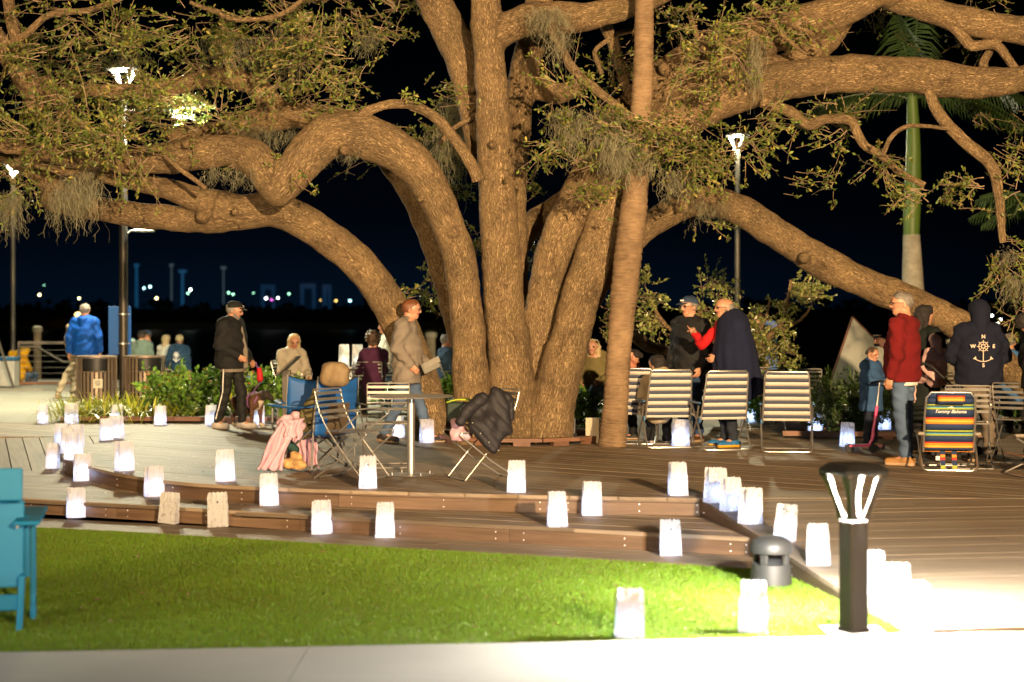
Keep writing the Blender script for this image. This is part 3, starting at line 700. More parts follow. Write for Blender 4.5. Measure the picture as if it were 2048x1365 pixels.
# ---- leaves and twigs
M_LEAF = leafy_mat('oak_leaves', 0.28, 0.42)
M_TWIG = mat('twig_bark', (0.26, 0.18, 0.11), 0.85, var=0.25, scale=30)
def leaves_mesh(name, clusters, parent, mleaf, mtwig=None, leafL=(0.045, 0.075), wid=0.36, seed=1, cols=None, twigname='twigs', dens=1.0, clump=7):
    """clusters: (centre, (rx, ry, rz), twigs, leaves per twig, twig length, tone, droop)"""
    g = np.random.default_rng(seed); V = []; C = []; tb = MB(); loc = np.array(parent.location)
    cols = cols or [((0.10, 0.12, 0.022), 0.5), ((0.17, 0.14, 0.030), 0.3), ((0.06, 0.085, 0.018), 0.2)]
    cc = np.array([c[0] for c in cols]); pp = np.array([c[1] for c in cols]); pp = pp / pp.sum()
    for (c, rad, nt_, nl, tl, tone, droop) in clusters:
        nt_ = int(nt_ * dens)
        c = np.array(c) - loc; rad = np.array(rad)
        nsub = max(1, nt_ // clump); su = g.normal(size=(nsub, 3)); su /= np.linalg.norm(su, axis=1)[:, None]; sc_ = c + su * rad * (g.random((nsub, 1)) ** 0.5) * 0.95
        sdir = g.normal(size=(nsub, 3)) * np.array([1, 1, .6]); stone = g.uniform(.75, 1.3, nsub)
        for _ in range(nt_):
            si = g.integers(nsub); u = su[si]; s0 = sc_[si] + g.normal(size=3) * 0.06
            d = g.normal(size=3) * np.array([1, 1, 0.6]) * .8 + u * 0.5 + sdir[si]; d[2] -= droop; d /= np.linalg.norm(d)
            L = tl * g.uniform(0.5, 1.2); d2 = g.normal(size=3) * 0.5; d2[2] -= droop * 0.6
            ts = np.linspace(0, 1, 5); pts = s0 + np.outer(ts, d) * L + np.outer(ts ** 2, d2) * L * 0.5
            if mtwig is not None: tb.tube([tuple(q) for q in pts], [0.006, 0.005, 0.004, 0.003, 0.002], 3, caps=False)
            n = max(3, int(nl * g.uniform(0.6, 1.3)))
            t = 0.15 + 0.85 * g.random(n) ** 0.7; base = s0 + np.outer(t, d) * L + np.outer(t ** 2, d2) * L * 0.5
            ld = d + 0.5 * d2 + g.normal(size=(n, 3)) * 0.85; ld /= np.linalg.norm(ld, axis=1)[:, None]
            sd = np.cross(ld, g.normal(size=(n, 3))); sd /= np.linalg.norm(sd, axis=1)[:, None]
            nr = np.cross(ld, sd); ll = g.uniform(leafL[0], leafL[1], n)[:, None]; w = ll * wid * 0.5
            p0 = base + g.normal(size=(n, 3)) * 0.008
            V.append(np.stack([p0, p0 + ld * ll * 0.6 + sd * w + nr * w * 0.3, p0 + ld * ll, p0 + ld * ll * 0.6 - sd * w + nr * w * 0.3], 1))
            col = cc[g.choice(len(cc), n, p=pp)] * tone * stone[si] * g.uniform(0.7, 1.3, (n, 1)); C.append(col)
    V = np.concatenate(V).reshape(-1, 3); C = np.concatenate(C); n = len(C)
    C4 = np.concatenate([np.clip(C, 0, 1), np.ones((n, 1))], 1)
    me = np_mesh(name, V, np.arange(4 * n).reshape(-1, 4), mleaf, False, {'tint': ('FLOAT_COLOR', np.repeat(C4, 4, 0))})
    o = link(name, me, parent); o['kind'] = 'stuff'
    if mtwig is not None:
        w_ = tb.build(twigname, mtwig, parent, smooth=False); w_['kind'] = 'stuff'
    return n
def CL(x, y, rx, ry, Y, rY, nt_, nl=13, tl=0.42, tone=1.0, droop=0.15):
    return (P(x, y, Y), (W(rx, Y), rY, W(ry, Y)), nt_, nl, tl, tone, droop)
CLUSTERS = [  # low tone paints the shade of farther clusters into the leaf colour
 # upper left canopy
 CL(110,60,150,90,20.0,.9,95,13,.45), CL(60,200,110,90,19.8,.7,80), CL(190,250,150,70,19.4,.6,100), CL(300,220,130,70,19.5,.6,90), CL(100,280,130,50,19.3,.5,85),
 CL(240,300,120,40,19.3,.4,70), CL(360,70,150,70,20.4,1.0,90), CL(480,60,140,70,20.3,.9,80), CL(560,110,90,70,20.0,.6,55), CL(640,70,80,80,19.9,.6,65), CL(690,120,60,60,19.7,.5,42),
 CL(600,190,70,45,19.6,.4,34), CL(30,360,50,50,19.9,.4,30), CL(380,225,90,50,19.8,.5,60), CL(440,120,110,60,21.6,1.0,60,13,.5,.8), CL(250,130,180,90,22.0,1.2,120,13,.5,.75), CL(90,140,150,100,22.0,1.2,80,13,.5,.75), CL(560,30,150,50,22.0,1.2,60,13,.5,.75),
 CL(700,30,90,50,22.2,1.0,40,13,.5,.7), CL(640,170,90,60,21.8,.8,40,13,.5,.7), CL(780,50,60,60,21.5,.6,32,13,.4,.8),
 # behind the trunks
 CL(840,320,60,70,22.3,.6,46,14,.4,.85), CL(890,260,50,60,22.2,.6,36,14,.4,.8), CL(900,380,40,50,22.3,.5,34,14,.4,.95), CL(780,310,50,30,22.2,.5,14,14,.4,.8), CL(960,470,30,60,22.3,.4,20), CL(1060,480,36,60,22.4,.4,34), CL(1050,380,30,60,22.3,.4,24,13,.4,.8),
 CL(850,590,40,30,22.0,.3,16), CL(885,630,26,30,22.0,.3,14), CL(860,530,20,30,22.0,.3,6), CL(1210,640,16,60,22.4,.3,14), CL(820,600,18,20,22,.3,6),
 # front sprays at the middle
 CL(1130,200,50,50,19.3,.3,30), CL(1150,290,50,40,19.3,.3,26), CL(1110,330,60,30,19.3,.3,22), CL(1145,385,40,30,19.3,.25,24), CL(1180,240,50,40,19.35,.3,24), CL(1210,150,60,60,21.2,.5,26,12,.4,.75),
 CL(1300,270,70,45,19.2,.3,44), CL(1380,250,70,50,19.2,.35,46), CL(1400,310,80,45,19.2,.35,60), CL(1470,290,60,50,19.3,.35,44), CL(1330,340,60,30,19.2,.3,26), CL(1500,240,40,35,19.4,.3,18), CL(1450,200,40,30,19.5,.3,12),
 CL(1420,60,100,60,19.4,.5,54), CL(1540,50,90,55,19.4,.5,40), CL(1480,110,80,35,19.4,.4,30), CL(1340,40,40,60,20.9,.5,22,12,.4,.7), CL(1610,90,50,40,19.5,.3,10), CL(1560,10,100,40,19.6,.5,30), CL(1250,100,40,60,21.5,.5,16,12,.4,.7),
 CL(375,232,50,34,29.2,.35,46,14,.35,1.2), CL(400,210,30,24,29.3,.3,18,14,.35,1.2),
 # right, hanging twigs
 CL(1640,230,70,35,20.2,.4,22,10,.4,.9), CL(1700,270,80,40,19.9,.4,34,10,.4,.95), CL(1660,370,50,24,19.6,.25,12,10,.35), CL(1760,330,70,40,19.6,.3,26,10,.4), CL(1840,390,60,30,19.6,.3,22,10,.35), CL(1880,420,40,30,19.6,.25,12,10,.35,1.0,.5), CL(1900,330,50,40,19.7,.3,10,9,.35),
 CL(1980,300,50,40,19.7,.3,12,10,.35), CL(1960,370,40,30,19.6,.3,10,10,.35), CL(2020,360,40,40,19.6,.3,14,10,.35), CL(2010,500,45,50,19.6,.25,26,12,.35,1.0,.5), CL(2030,550,30,30,19.5,.2,14,12,.35,1.0,.6), CL(2020,640,40,40,19.9,.3,14,11,.35), CL(2010,700,40,40,19.9,.3,10,11,.35),
 CL(1750,60,120,50,21.8,.9,40,12,.5,.6), CL(1900,110,100,40,21.8,.9,26,12,.5,.6), CL(2010,30,60,40,20.4,.6,16,12,.4,.8), CL(1980,230,80,40,21.6,.6,14,12,.5,.55),
 CL(1420,430,60,30,20.3,.3,6,10,.3), CL(1560,360,40,30,20.0,.3,6,9,.3), CL(560,320,20,25,19.5,.15,4,8,.2), CL(590,345,25,16,19.4,.1,5,8,.2), CL(460,330,40,20,19.6,.2,8,8,.25), CL(110,430,40,10,20.3,.15,5,8,.25), CL(760,205,60,30,19.7,.2,7,9,.3), CL(870,180,40,40,20.2,.3,10,9,.35),
]
nl = leaves_mesh('foliage', CLUSTERS, oak, M_LEAF, M_TWIG, (0.046, 0.076), 0.42, seed=3, dens=1.0, cols=[((0.175, 0.215, 0.040), 0.52), ((0.29, 0.24, 0.055), 0.18), ((0.10, 0.145, 0.030), 0.30)])
print('oak leaves', nl, 'tree verts', len(tv))

# ---- spanish moss
M_MOSS = leafy_mat('spanish_moss', 0.3, 0.9, spec=0.1)
def moss(parent, clumps, seed=5, name='spanish_moss'):
    g = np.random.default_rng(seed); V = []; Fc = []; C = []; o = 0; loc = np.array(parent.location)
    for (x, y, w, l, Y, n, tone) in clumps:
        for _ in range(n):
            s = np.array(P(x + g.normal() * w * 0.5, y + abs(g.normal()) * l * 0.28, Y + g.normal() * 0.12)) - loc
            L = W(l, Y) * g.uniform(0.15, 0.85) * (1 - 0.5 * min(1, abs(g.normal()) * 0.4)); k = 7
            wob = g.normal(size=(k, 3)) * 0.026; wob[:, 2] *= 0.6; wob = np.cumsum(wob, 0); z = -np.linspace(0, L, k)
            pts = s + wob + np.stack([np.zeros(k), np.zeros(k), z], 1)
            a = g.uniform(0, 3.14); hw = g.uniform(0.0011, 0.0025); sd = np.array([math.cos(a), math.sin(a), 0.2]) * hw
            V.append(pts - sd); V.append(pts + sd)
            for i in range(k - 1): Fc.append((o + i, o + i + 1, o + k + i + 1, o + k + i))
            c = np.array([0.33, 0.31, 0.20]) * tone * g.uniform(0.7, 1.2); C.append(np.tile(np.append(c, 1), (2 * k, 1))); o += 2 * k
            if g.random() < 0.8:                                   # short curls leaving the strand
                for _q in range(7):
                    i = g.integers(1, k - 1); e = g.normal(size=3) * 0.032; e[2] -= 0.012
                    q = np.stack([pts[i] - sd, pts[i] + sd, pts[i] + e * 0.6 + sd * 0.6, pts[i] + e]); V.append(q); Fc.append((o, o + 1, o + 2, o + 3)); C.append(np.tile(np.append(c, 1), (4, 1))); o += 4
    me = np_mesh(name, np.concatenate(V), np.array(Fc), M_MOSS, False, {'tint': ('FLOAT_COLOR', np.concatenate(C))})
    ob = link(name, me, parent); ob['kind'] = 'stuff'; return ob
moss(oak, [
 (470,70,70,90,21.2,260,.8),(560,60,60,80,21.2,200,.8),(585,110,30,60,21.0,80,.8),(150,345,46,110,19.8,330,1),(120,380,26,60,19.9,110,1),(20,380,26,90,20.1,200,.9),(178,330,24,80,19.9,90,1),
 (430,330,24,50,19.7,70,.9),(480,335,16,50,19.7,50,.9),(510,335,16,40,19.7,46,.9),(500,250,50,50,21.0,150,.85),(560,255,40,50,21.0,110,.85),(430,270,40,50,21.0,90,.85),
 (905,190,30,170,21.8,260,.85),(930,230,20,140,21.8,140,.85),(870,250,24,110,21.9,110,.8),
 (1095,15,36,60,19.6,330,1),(1120,60,20,70,19.55,150,1),(1130,215,24,100,19.3,250,1),(1160,230,20,60,19.3,90,1),(1210,215,40,110,19.5,400,.95),(1250,260,36,100,19.35,360,1.05),(1230,290,24,70,19.3,160,1.05),(1290,300,20,60,19.3,90,1),
 (1510,70,10,130,19.7,150,1),(1505,130,8,60,19.7,60,1),(1465,150,20,50,20.1,60,.8),(1340,335,20,70,19.2,80,1),(1365,345,20,60,19.2,70,1),(1435,395,30,50,20.9,110,.9),(1395,390,20,60,20.9,80,.9),
 (2030,545,14,70,19.5,110,1),(2010,500,16,50,19.5,60,1),(700,305,20,24,19.6,24,.9),(655,310,10,24,19.6,14,.9),(735,60,30,60,21.5,90,.8),(250,100,40,50,21.4,60,.8)])

# ================================================================== LAMPS
M_BRONZE = mat('dark_bronze_paint', (0.065, 0.056, 0.046), 0.42, 0.6, var=0.1, scale=3, bump=0.0006, bscale=300)
M_BLACKCAP = mat('black_powder_coat', (0.02, 0.02, 0.021), 0.45, 0.2, var=0.1)
M_GALV = mat('galvanised_pole', (0.15, 0.135, 0.115), 0.45, 0.6, var=0.12, scale=4)
M_LEDP = mat('led_panel', (1, 1, 1), 0.4, emit=(0.95, 1.0, 0.97), estr=30.0, var=0.0)
M_LENS = mat('milky_diffuser', (0.92, 0.95, 0.93), 0.35, var=0.02, trans=0.2)
def light(name, kind, parent, loc, energy, color, size=0.1, rot=None, spot=None, blend=0.5, hidecam=False):
    d = bpy.data.lights.new(name, kind); d.energy = energy; d.color = color
    if kind == 'AREA': d.shape = 'DISK'; d.size = size
    else: d.shadow_soft_size = size
    if kind == 'SPOT': d.spot_size = spot; d.spot_blend = blend
    o = bpy.data.objects.new(name, d); COL.objects.link(o); o.parent = parent; o.location = loc
    if rot is not None: o.rotation_euler = rot
    return o
def cage_head(root, z0, h, w0, w1, capw, caph, energy, color, mpost, bulb='led_light', arms=True):
    """four flared arms that carry a square cap with the LED panel under it"""
    for i in range(4):
        a = math.pi / 4 + i * math.pi / 2; dx, dy = math.cos(a), math.sin(a); b = MB()
        q0, q1 = w0 * 0.5 * 1.414, w1 * 0.5 * 1.414
        def fn(u, v, dx=dx, dy=dy):
            t = v; r = q0 + (q1 - q0) * (t ** 1.6); wd = w0 * (0.40 - 0.17 * math.sin(min(1, t * 1.15) * 3.14)) * (1 + .25 * t)
            s = (u - 0.5) * wd * 2; z = z0 + h * t
            # folded angle: two flanges meeting on the diagonal
            k = abs(s)
            tx, ty = -dy, dx
            return Vector((dx * (r - k * 0.75) + tx * s * 0.72, dy * (r - k * 0.75) + ty * s * 0.72, z))
        b.sheet(fn, 6, 12); o = b.build('arm', mpost, root)
        md = o.modifiers.new('t', 'SOLIDIFY'); md.thickness = w0 * 0.07; md.offset = 0
    b = MB(); hw = capw / 2; z = z0 + h
    rings = [(hw * 0.97, 0.0), (hw, caph * 0.06), (hw, caph * 0.40), (hw * .97, caph * .46), (hw * 0.76, caph * 0.92), (hw * 0.70, caph), (0.001, caph * 1.02)]
    def sq(r, zz):
        out_ = []
        for i in range(32):
            a = 2 * math.pi * (i + .5) / 32; c, s_ = math.cos(a), math.sin(a); e = (abs(c) ** 12 + abs(s_) ** 12) ** (-1 / 12)
            out_.append((r * c * e, r * s_ * e, z + zz))
        return out_
    vs_ = []; fs = []
    for r, zz in rings: vs_ += sq(r, zz)
    for i in range(len(rings) - 1):
        for j in range(32): fs.append((i * 32 + j, i * 32 + (j + 1) % 32, (i + 1) * 32 + (j + 1) % 32, (i + 1) * 32 + j))
    fs.append(tuple(reversed(range(32)))); b.add(vs_, fs); capo = b.build('cap', M_BLACKCAP, root)
    p = MB(); p.lathe([(0.001, -0.006), (hw * 0.62, -0.006), (hw * 0.62, -0.001), (0.001, -0.001)], 20, (0, 0, z), caps=False); p.build('led_panel', M_LEDP, capo)
    light(bulb, 'AREA', root, (0, 0, z - 0.012), energy, color, hw * 1.2)
def bollard(loc, rz, label, energy, group='bollard lights along the path'):
    r = thing('bollard_light', label, 'lamp', loc, rz, group); w = 0.125
    b = MB(); b.bbox((0, 0, 0.325), (w, w, 0.63), b=0.012); b.build('post', M_BRONZE, r)
    b = MB(); b.bbox((0, 0, 0.012), (w + .006, w + .006, 0.024), b=0.004); b.build('base_plate', M_BRONZE, r)
    b = MB(); b.lathe([(0.001, .0), (w * 0.40, .0), (w * .40, .02), (.001, .05)], 16, (0, 0, 0.642), caps=False); b.build('reflector', M_LENS, r)
    cage_head(r, 0.64, 0.262, w, 0.275, 0.305, 0.060, energy, (1.0, 1.0, 0.97), M_BRONZE)
    light('lamp_glow', 'POINT', r, (0, 0, .81), energy * .55, (1.0, 1.0, .97), .05)
    return r
padb = MB(); padb.box((1.953, 9.72, -0.312), (0.36, 0.36, 0.036)); tag(padb.build('lamp_footing', M_CONC, smooth=False), kind='structure')
bollard((1.953, 9.72, -0.294), R(27), 'short square bronze bollard with flared lit head beside the lawn corner', POWER['bollard'])
bollard((-5.2, 8.3, -0.30), R(20), 'bronze bollard lamp on the path left of the turquoise chair', POWER['bollard'] * .2)

def street_lamp(loc, label, H, energy, color, dia=0.15, arm=None, group='tall lamp posts around the plaza'):
    r = thing('lamp_post', label, 'lamp post', loc, 0, group)
    b = MB(); b.lathe([(dia * .5, 0.0), (dia * .5, H * .5), (dia * .42, H - .35), (dia * .42, H - 0.02)], 16); b.build('pole', M_GALV if dia < .14 else M_BRONZE, r)
    b = MB(); b.lathe([(dia * .9, 0), (dia * .9, .03), (dia * .6, .05), (dia * .6, .09)], 16); b.build('base_plate', M_BRONZE, r)
    cage_head(r, H - 0.03, 0.36, 0.13, 0.42, 0.56, 0.12, energy, color, M_LENS)
    light('lamp_glow', 'POINT', r, (0, 0, H + 0.16), energy * 0.35, color, 0.12)
    return r
zl = lambda py, Y: CAMZ - (py - HOR) / F * Y
LP = street_lamp((P(247, 0, 30)[0], 30.0, 0), 'tall dark lamp post carrying the blue sign behind two waste bins', zl(178, 30), POWER['street_left'], COOL, 0.155)
M_DISH = mat('white_enamel', (0.75, 0.75, 0.68), 0.4)
b = MB(); b.lathe([(.02, .05), (.10, .04), (.21, 0.0), (.205, -.012), (.001, .012)], 24, (.34, 0, zl(462, 30)), caps=False); b.tube([(0, 0, zl(474, 30)), (.12, 0, zl(462, 30)), (.34, 0, zl(455, 30))], .012, 6); b.build('dish_reflector', M_DISH, LP)
# floodlight on an outreach arm of the same post
b = MB(); za = zl(232, 29.6); b.tube([(0, 0, za + .12), (.5, -.1, za + .16), (1.06, -.3, za + .1)], .025, 8); b.build('outreach_arm', M_BLACKCAP, LP)
b = MB(); b.lathe([(.02, .12), (.13, .10), (.20, 0), (.19, -.01)], 18, (1.1, -.32, za)); b.build('flood_housing', M_BLACKCAP, LP)
b = MB(); b.lathe([(.001, -.02), (.16, -.018), (.16, -.014), (.001, -.012)], 18, (1.1, -.32, za), caps=False); b.build('flood_lens', M_LEDP, LP)
light('flood_bulb', 'POINT', LP, (1.1, -.32, za - .2), POWER['arm'], (0.95, 1, 0.8), .12)
street_lamp((P(1475, 0, 41)[0], 41.0, -0.55), 'slim lamp post beyond the striped chairs with a bright head in leaves', zl(300, 41) + .55, POWER['street_right'], COOL, 0.13)
street_lamp((P(26, 0, 46)[0], 46.0, -0.02), 'slim far lamp post at the left edge by the railing', zl(350, 46), POWER['street_far'], COOL, 0.135)
# unseen masts behind the viewer light the oak; the left one is added fill
def flood_mast(loc, label, aim, energy, color, H=7.5, cone=75):
    r = thing('floodlight_mast', label, 'lamp post', loc, 0, 'floodlight masts on the path behind the viewer')
    b = MB(); b.lathe([(.09, 0), (.09, .2), (.06, H)], 14); b.build('pole', M_GALV, r)
    b = MB(); b.bbox((0, 0, H + .1), (.4, .3, .25), b=.02); b.build('flood_housing', M_BLACKCAP, r)
    d = Vector(aim) - (Vector(loc) + Vector((0, .2, H + .1))); q = d.to_track_quat('-Z', 'Y').to_euler()
    fb_ = light('flood_bulb', 'SPOT', r, (0, .2, H + .1), energy, color, .22, q, R(cone), 0.95); fb_.scale = (1.75, 1, 1)   # wide, flat beam
    return r
flood_mast((6.0, -9.0, -0.3), 'tall floodlight mast on the path behind the viewer, right one', (0.8, 20.6, 4.7), POWER['flood'], WARM, 5.0, 38)
flood_mast((-8.0, -7.0, -0.3), 'unseen floodlight mast added behind the viewer as left fill', (-2.0, 20.6, 4.6), POWER['flood_fill'], WARM, 5.0, 38)

# ================================================================== LUMINARIA BAGS
def paper_mat(name, col, trans):
    m = bpy.data.materials.new(name); m.use_nodes = True; t = m.node_tree; b = t.nodes['Principled BSDF']; o = t.nodes['Material Output']
    b.inputs['Roughness'].default_value = 0.8; b.inputs['Specular IOR Level'].default_value = 0.2
    c = t.nodes.new('ShaderNodeTexCoord'); n = t.nodes.new('ShaderNodeTexNoise'); n.inputs['Scale'].default_value = 28; n.inputs['Detail'].default_value = 4
    t.links.new(c.outputs['Object'], n.inputs['Vector'])
    r = t.nodes.new('ShaderNodeValToRGB'); r.color_ramp.elements[0].position = .3; r.color_ramp.elements[1].position = .7
    r.color_ramp.elements[0].color = (*[x * .96 for x in col], 1); r.color_ramp.elements[1].color = (*col, 1)
    t.links.new(n.outputs['Fac'], r.inputs[0]); t.links.new(r.outputs[0], b.inputs['Base Color'])
    bp = t.nodes.new('ShaderNodeBump'); bp.inputs['Distance'].default_value = .003; bp.inputs['Strength'].default_value = .3
    n2 = t.nodes.new('ShaderNodeTexNoise'); n2.inputs['Scale'].default_value = 12; t.links.new(c.outputs['Object'], n2.inputs['Vector']); t.links.new(n2.outputs['Fac'], bp.inputs['Height']); t.links.new(bp.outputs[0], b.inputs['Normal'])
    tr = t.nodes.new('ShaderNodeBsdfTranslucent'); t.links.new(r.outputs[0], tr.inputs[0]); mx = t.nodes.new('ShaderNodeMixShader'); mx.inputs[0].default_value = trans
    t.links.new(b.outputs[0], mx.inputs[1]); t.links.new(tr.outputs[0], mx.inputs[2])
    # small punched holes
    uv = t.nodes.new('ShaderNodeUVMap'); v = t.nodes.new('ShaderNodeTexVoronoi'); v.inputs['Scale'].default_value = 30; v.voronoi_dimensions = '2D'; v.inputs['Randomness'].default_value = 0.9
    oi = t.nodes.new('ShaderNodeObjectInfo'); av = t.nodes.new('ShaderNodeVectorMath'); av.operation = 'ADD'; t.links.new(uv.outputs[0], av.inputs[0]); t.links.new(oi.outputs['Random'], av.inputs[1])
    t.links.new(av.outputs[0], v.inputs['Vector'])
    s1 = t.nodes.new('ShaderNodeMath'); s1.operation = 'LESS_THAN'; s1.inputs[1].default_value = 0.20; t.links.new(v.outputs['Distance'], s1.inputs[0])
    sc = t.nodes.new('ShaderNodeSeparateColor'); t.links.new(v.outputs['Color'], sc.inputs[0])
    s2 = t.nodes.new('ShaderNodeMath'); s2.operation = 'LESS_THAN'; s2.inputs[1].default_value = 0.55; t.links.new(sc.outputs[0], s2.inputs[0])
    mm = t.nodes.new('ShaderNodeMath'); mm.operation = 'MULTIPLY'; t.links.new(s1.outputs[0], mm.inputs[0]); t.links.new(s2.outputs[0], mm.inputs[1])
    tp = t.nodes.new('ShaderNodeBsdfTransparent'); m3 = t.nodes.new('ShaderNodeMixShader'); t.links.new(mm.outputs[0], m3.inputs[0]); t.links.new(mx.outputs[0], m3.inputs[1]); t.links.new(tp.outputs[0], m3.inputs[2])
    t.links.new(m3.outputs[0], o.inputs[0]); return m
M_PAPER = paper_mat('white_paper', (0.74, 0.72, 0.69), 0.5)
M_TEA = mat('tea_light_plastic', (0.8, 0.8, 0.85), 0.4, emit=(0.6, 0.72, 1.0), estr=6.0)
def bag_mesh(seed, w=0.165, d=0.105, h=0.275, topk=0.88, crumple=0.0016):
    g = random.Random(seed); b = MB(); nu = 10; nv = 7; uvs = []
    def ring(t):
        k = 1 - (1 - topk) * t; ww, dd = w * k / 2, d * (1 - 0.16 * t) / 2; pts = []
        for i in range(nu): pts.append((-ww + 2 * ww * i / nu, -dd))
        for i in range(4): s = i / 4; pts.append((ww - 0.018 * t * math.sin(s * math.pi) * 1.4, -dd + 2 * dd * s))
        for i in range(nu): pts.append((ww - 2 * ww * i / nu, dd))
        for i in range(4): s = i / 4; pts.append((-ww + 0.018 * t * math.sin(s * math.pi) * 1.4, dd - 2 * dd * s))
        return pts
    n = 2 * nu + 8; vs_ = []; fs = []
    for j in range(nv + 1):
        t = j / nv
        for i, (x, y) in enumerate(ring(t)):
            cz = h * t
            if j == nv: cz += 0.006 * (1 if i % 2 else -0.4)
            c = crumple * (0.3 + t) if 0 < j else 0
            vs_.append((x + g.uniform(-c, c), y + g.uniform(-c, c) * 1.6, cz))
    for j in range(nv):
        for i in range(n): fs.append((j * n + i, j * n + (i + 1) % n, (j + 1) * n + (i + 1) % n, (j + 1) * n + i))
    fs.append(tuple(reversed(range(n))))
    me = bpy.data.meshes.new('paper_bag'); me.from_pydata(vs_, [], fs); me.materials.append(M_PAPER)
    uv = me.uv_layers.new(name='UVMap')
    for p in me.polygons:
        for li, vi in zip(p.loop_indices, p.vertices):
            j, i = divmod(vi, n); i2 = i
            if i == 0 and any((q % n) == n - 1 for q in p.vertices) and len(p.vertices) == 4: i2 = n
            uv.data[li].uv = (i2 * 0.021, vs_[vi][2]) if len(p.vertices) == 4 else (0, 0)
        p.use_smooth = False
    me.update(); return me
BAGS = [bag_mesh(11, w=.158, topk=.86, crumple=.0035), bag_mesh(12, w=.168, d=.09, topk=.93, crumple=.003), bag_mesh(1), bag_mesh(2, topk=.90), bag_mesh(3, w=.16, d=.11, topk=.84, crumple=.003), bag_mesh(4, w=.17, d=.10, topk=.92, crumple=.002)]
STAR = bpy.data.meshes.new('star_hole_shade')
_sv = [(0, 0, 0)] + [((0.013 if i % 2 == 0 else 0.0045) * math.cos(i * math.pi / 8), 0, (0.013 if i % 2 == 0 else 0.0045) * math.sin(i * math.pi / 8)) for i in range(16)]
STAR.from_pydata(_sv, [], [(0, (i + 1) % 16 + 1, i + 1) for i in range(16)]); STAR.materials.append(mat('hole_shadow', (0.02, 0.02, 0.025), 0.9)); STAR.update()  # dark star on the paper stands in for shade inside a cut hole
tb = MB(); tb.lathe([(.001, 0), (.019, 0), (.019, .016), (.008, .018), (.004, .03), (.001, .034)], 12, caps=False); TEA = tb.build('tea_light', M_TEA).data
bpy.data.objects.remove(bpy.data.objects['tea_light'])
def rz_deck(px, py):
    """ground point of a bag on the sloping ramp"""
    for _ in range(8):
        pass
    Y = 12.0
    for _ in range(30):
        z = ramp_z(0, Y); Y = F * (CAMZ - z) / (py - HOR)
    return P(px, py, Y)
def bag(px, py, z, rot, label, var=0, lit=1.0, star=False, tilt=(0, 0), sc=1.0, ramp_=False):
    p = rz_deck(px, py) if ramp_ else G(px, py, z); p = p + Vector((0, 0.05, 0))
    if not ramp_ and z > -.2 and p.x < -4.8 and p.y < 21.4:      # on the sloping left landing
        for _ in range(20): p = G(px, py, lz(p.x, p.y) if p.y > 18.35 else -.15)
        p = p + Vector((0, .03, .002))
    if not ramp_ and p.x > -4.85:                      # keep clear of the risers
        yu = float(np.interp(p.x, [q[0] for q in UP[8:]], [q[1] for q in UP[8:]])); ym = float(np.interp(p.x, [q[0] for q in MID], [q[1] for q in MID]))
        if -0.2 < z < -0.1: p.y = min(p.y, yu - 0.085)
        elif z < -0.2 and z > -0.29: p.y = min(p.y, ym - 0.085)
        elif z == 0 and p.y < yu + 0.07: p.y = yu + 0.07
    g_ = random.Random(px * 7 + py); var = g_.randrange(6); tilt = (tilt[0] + g_.uniform(-2, 1.5), tilt[1] + g_.uniform(-2, 2)); sc *= g_.uniform(.95, 1.04)
    o = link('luminaria_bag', BAGS[var]); o.location = p + Vector((0, 0, 0.002)); o.rotation_euler = (R(tilt[0]), R(tilt[1]), R(rot)); o.scale = (sc, sc, sc)
    tag(o, label, 'paper lantern', 'paper lanterns set out along the deck')
    if lit > 0:
        link('tea_light', TEA, o, (0, 0, 0.003))
        light('tea_glow', 'POINT', o, (0, 0, 0.085), POWER['bag'] * lit, LED, 0.03)
    if star:
        s = link('star_hole_shade', STAR, o, (0.0, -0.045, 0.20)); s.rotation_euler = (R(-2), 0, 0); s.location = (0.004, -0.0455, 0.205)
    return o
BL = 'white paper lantern bag '
bag(83,848,0,12,BL+'standing alone at the far left of the plaza edge',0)
bag(141,848,0,-20,BL+'at the left end of the planting kerb by yellow grass',1)
bag(232,848,0,10,BL+'on the kerb in front of the two yellow grass clumps',0)
bag(319,851,0,-8,BL+'at the kerb by the flowering shrub, nearest the lamp post',2)
bag(421,852,0,5,BL+'at the kerb just left of the man in black',3)
bag(516,850,0,15,BL+'behind the legs of the brown dog',0)
bag(542,828,0,0,BL+'under the muzzle of the brown dog, farther back',1)
bag(588,822,0,8,BL+'just right of the dark lectern post',2,.8)
bag(212,882,0,22,BL+'glowing, front one of a pair near the left landing',0)
bag(233,877,0,-15,BL+'hidden behind its twin near the left landing',1,.9)
bag(120,893,-.03,14,BL+'back left of the crowded group on the left landing',1,.9)
bag(151,897,-.02,-10,BL+'back right of the crowded group on the left landing',2,.7)
bag(133,908,-.02,18,BL+'in the middle of the crowded group on the left landing',0,.8)
bag(145,921,0,-22,BL+'with a very bright foot, front of the crowded group',3,1.5)
bag(104,938,-.15,12,BL+'leftmost in front of the crowded group, on the landing',0,.7)
bag(163,963,-.15,26,BL+'with bright foot against the curved upper riser at left',1,1.3)
bag(247,943,0,40,BL+'turned edge on, alone on the upper deck at left',2)
bag(155,1034,-.285,24,BL+'lowest at left, with a torn foot, before the dark riser',3,1.2)
bag(325,985,-.15,35,BL+'half hidden behind the unlit leaning bag',0,.9)
bag(340,1045,-.285,-16,'unlit cream paper bag with dark holes, leaning and creased',2,0,tilt=(0,4))
bag(439,1052,-.285,4,'unlit cream paper bag standing upright on the lowest board',3,0,True)
bag(449,964,0,3,BL+'on the upper deck between the dog walker and the unlit bags',1,1.2)
bag(550,1003,-.15,6,BL+'on the step below the pink blanket',0,1.1)
bag(645,1067,-.285,-3,BL+'on the lowest board below the blue camp chair',1,.9,True)
bag(735,978,0,4,BL+'at the deck edge in front of the wire chair and table',3,1,True)
